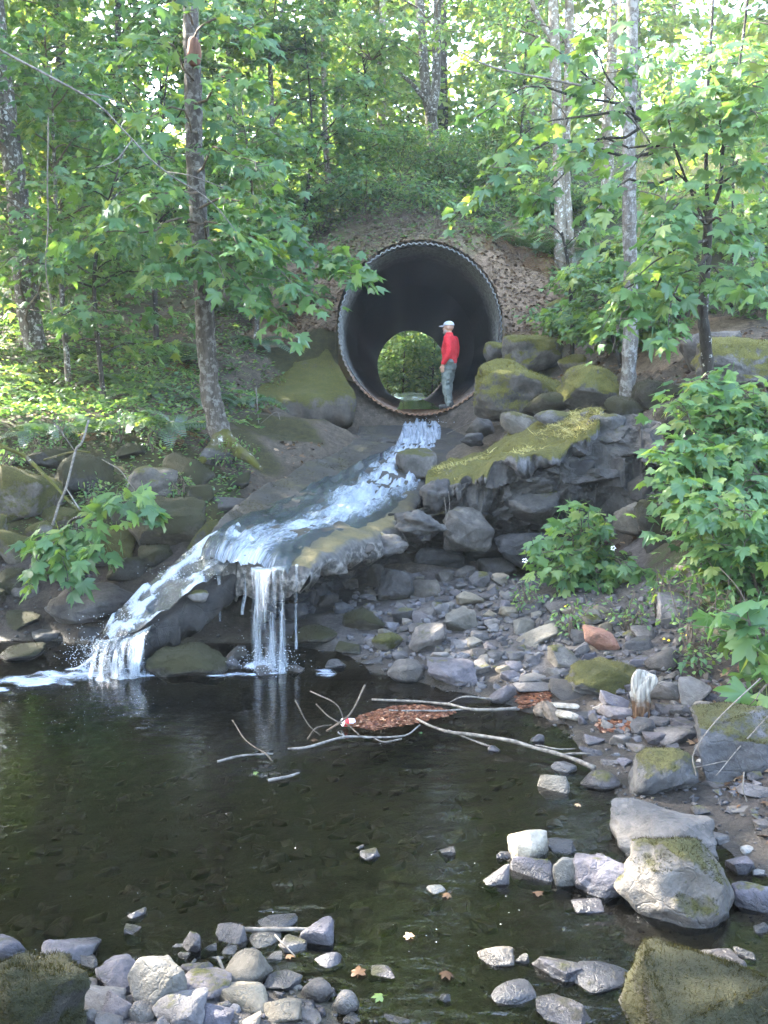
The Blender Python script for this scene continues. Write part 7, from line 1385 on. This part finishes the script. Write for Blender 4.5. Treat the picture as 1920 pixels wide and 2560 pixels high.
tr = [ellip_loft([(0, 0, .78, .15, .11), (0, 0, .90, .165, .118), (0, 0, .99, .155, .11)])]
for s in (-1, 1): tr += limb(legs[s], [.108, .092, .080, .072, .072])
tm_ = solid('trousers', tr, .012, trous, 4, .4)
co = np.zeros(len(tm_.vertices) * 3, np.float32); tm_.vertices.foreach_get('co', co); co = co.reshape(-1, 3); co[:, :2] += (fbm(co * np.array([6, 6, 15]), 3, 8) * .014)[:, None] * np.sign(co[:, :2]); tm_.vertices.foreach_set('co', co.ravel())
link('trousers', tm_, man)
cp_ = [ball(hc + [0, -.012, .050], [.086, .106, .088])]; cm_ = solid('cap', cp_, .010, capm, 2, .4); co = np.zeros(len(cm_.vertices) * 3, np.float32); cm_.vertices.foreach_get('co', co); co = co.reshape(-1, 3); co[:, 2] = np.maximum(co[:, 2], hc[2] + .042); cm_.vertices.foreach_set('co', co.ravel()); cap = link('cap', cm_, man)
V, F_ = ball(hc + [0, .105, .040], [.068, .070, .010]); V[:, 2] -= 4.0 * (V[:, 0]) ** 2 + .10 * np.clip(V[:, 1] - .14, 0, 1); link('brim', mk_mesh('brim', V, F_, capm), cap)
bd = [ball(hc + [0, .062, -.10], [.046, .036, .034]), ball(hc + [-.045, .03, -.075], [.020, .04, .035]), ball(hc + [.045, .03, -.075], [.020, .04, .035])]; link('beard', solid('beard', bd, .008, beardm, 2, .4), man)
for s in (-1, 1):
    V, F_ = ball(hc + [.030 * s, .080, .008], [.011, .008, .007]); link('eye', mk_mesh('eye', V, F_, plain('eye_dark', (.02, .015, .012), (.04, .03, .025), rough=.3)), man)
    fx = np.array(legs[s][2]); g = np.array([fx[0], fx[1], 0]); dz = fx[2] - .09
    sh = [ball(g + [0, .05, .045 + dz], [.050, .145, .045]), ball(g + [0, -.03, .09 + dz], [.050, .065, .085]), ball(g + [0, .11, .035 + dz], [.048, .085, .034])]; link('boot', solid('boot', sh, .010, boot, 2, .4), man)
    V, F_ = ball(g + [0, .05, .006 + dz], [.054, .15, .014]); link('sole', mk_mesh('sole', V, F_, plain('boot_sole', (.015, .015, .015), (.03, .03, .03))), [c_ for c_ in man.children if c_.name.startswith('boot')][-1])

# ------------------------------------------------------------------ the hazy air
zlo, zhi = float(GZ.min()) - 1.0, 46.0
hv = np.array([[x, y, z] for z in (zlo, zhi) for y in (-330, 330) for x in (-330, 330)], float)
hz = bpy.data.materials.new('haze_air'); hz.use_nodes = True; hz.node_tree.nodes.clear(); ho = hz.node_tree.nodes.new('ShaderNodeOutputMaterial'); hp = hz.node_tree.nodes.new('ShaderNodeVolumePrincipled')
hp.inputs['Color'].default_value = (.92, .96, .90, 1); hp.inputs['Density'].default_value = HAZE; hp.inputs['Anisotropy'].default_value = .3
hz.node_tree.links.new(hp.outputs[0], ho.inputs['Volume'])
link('haze', mk_mesh('haze', hv, np.array([[0, 2, 3, 1], [4, 5, 7, 6], [0, 1, 5, 4], [2, 6, 7, 3], [0, 4, 6, 2], [1, 3, 7, 5]]), hz, False), kind='stuff')
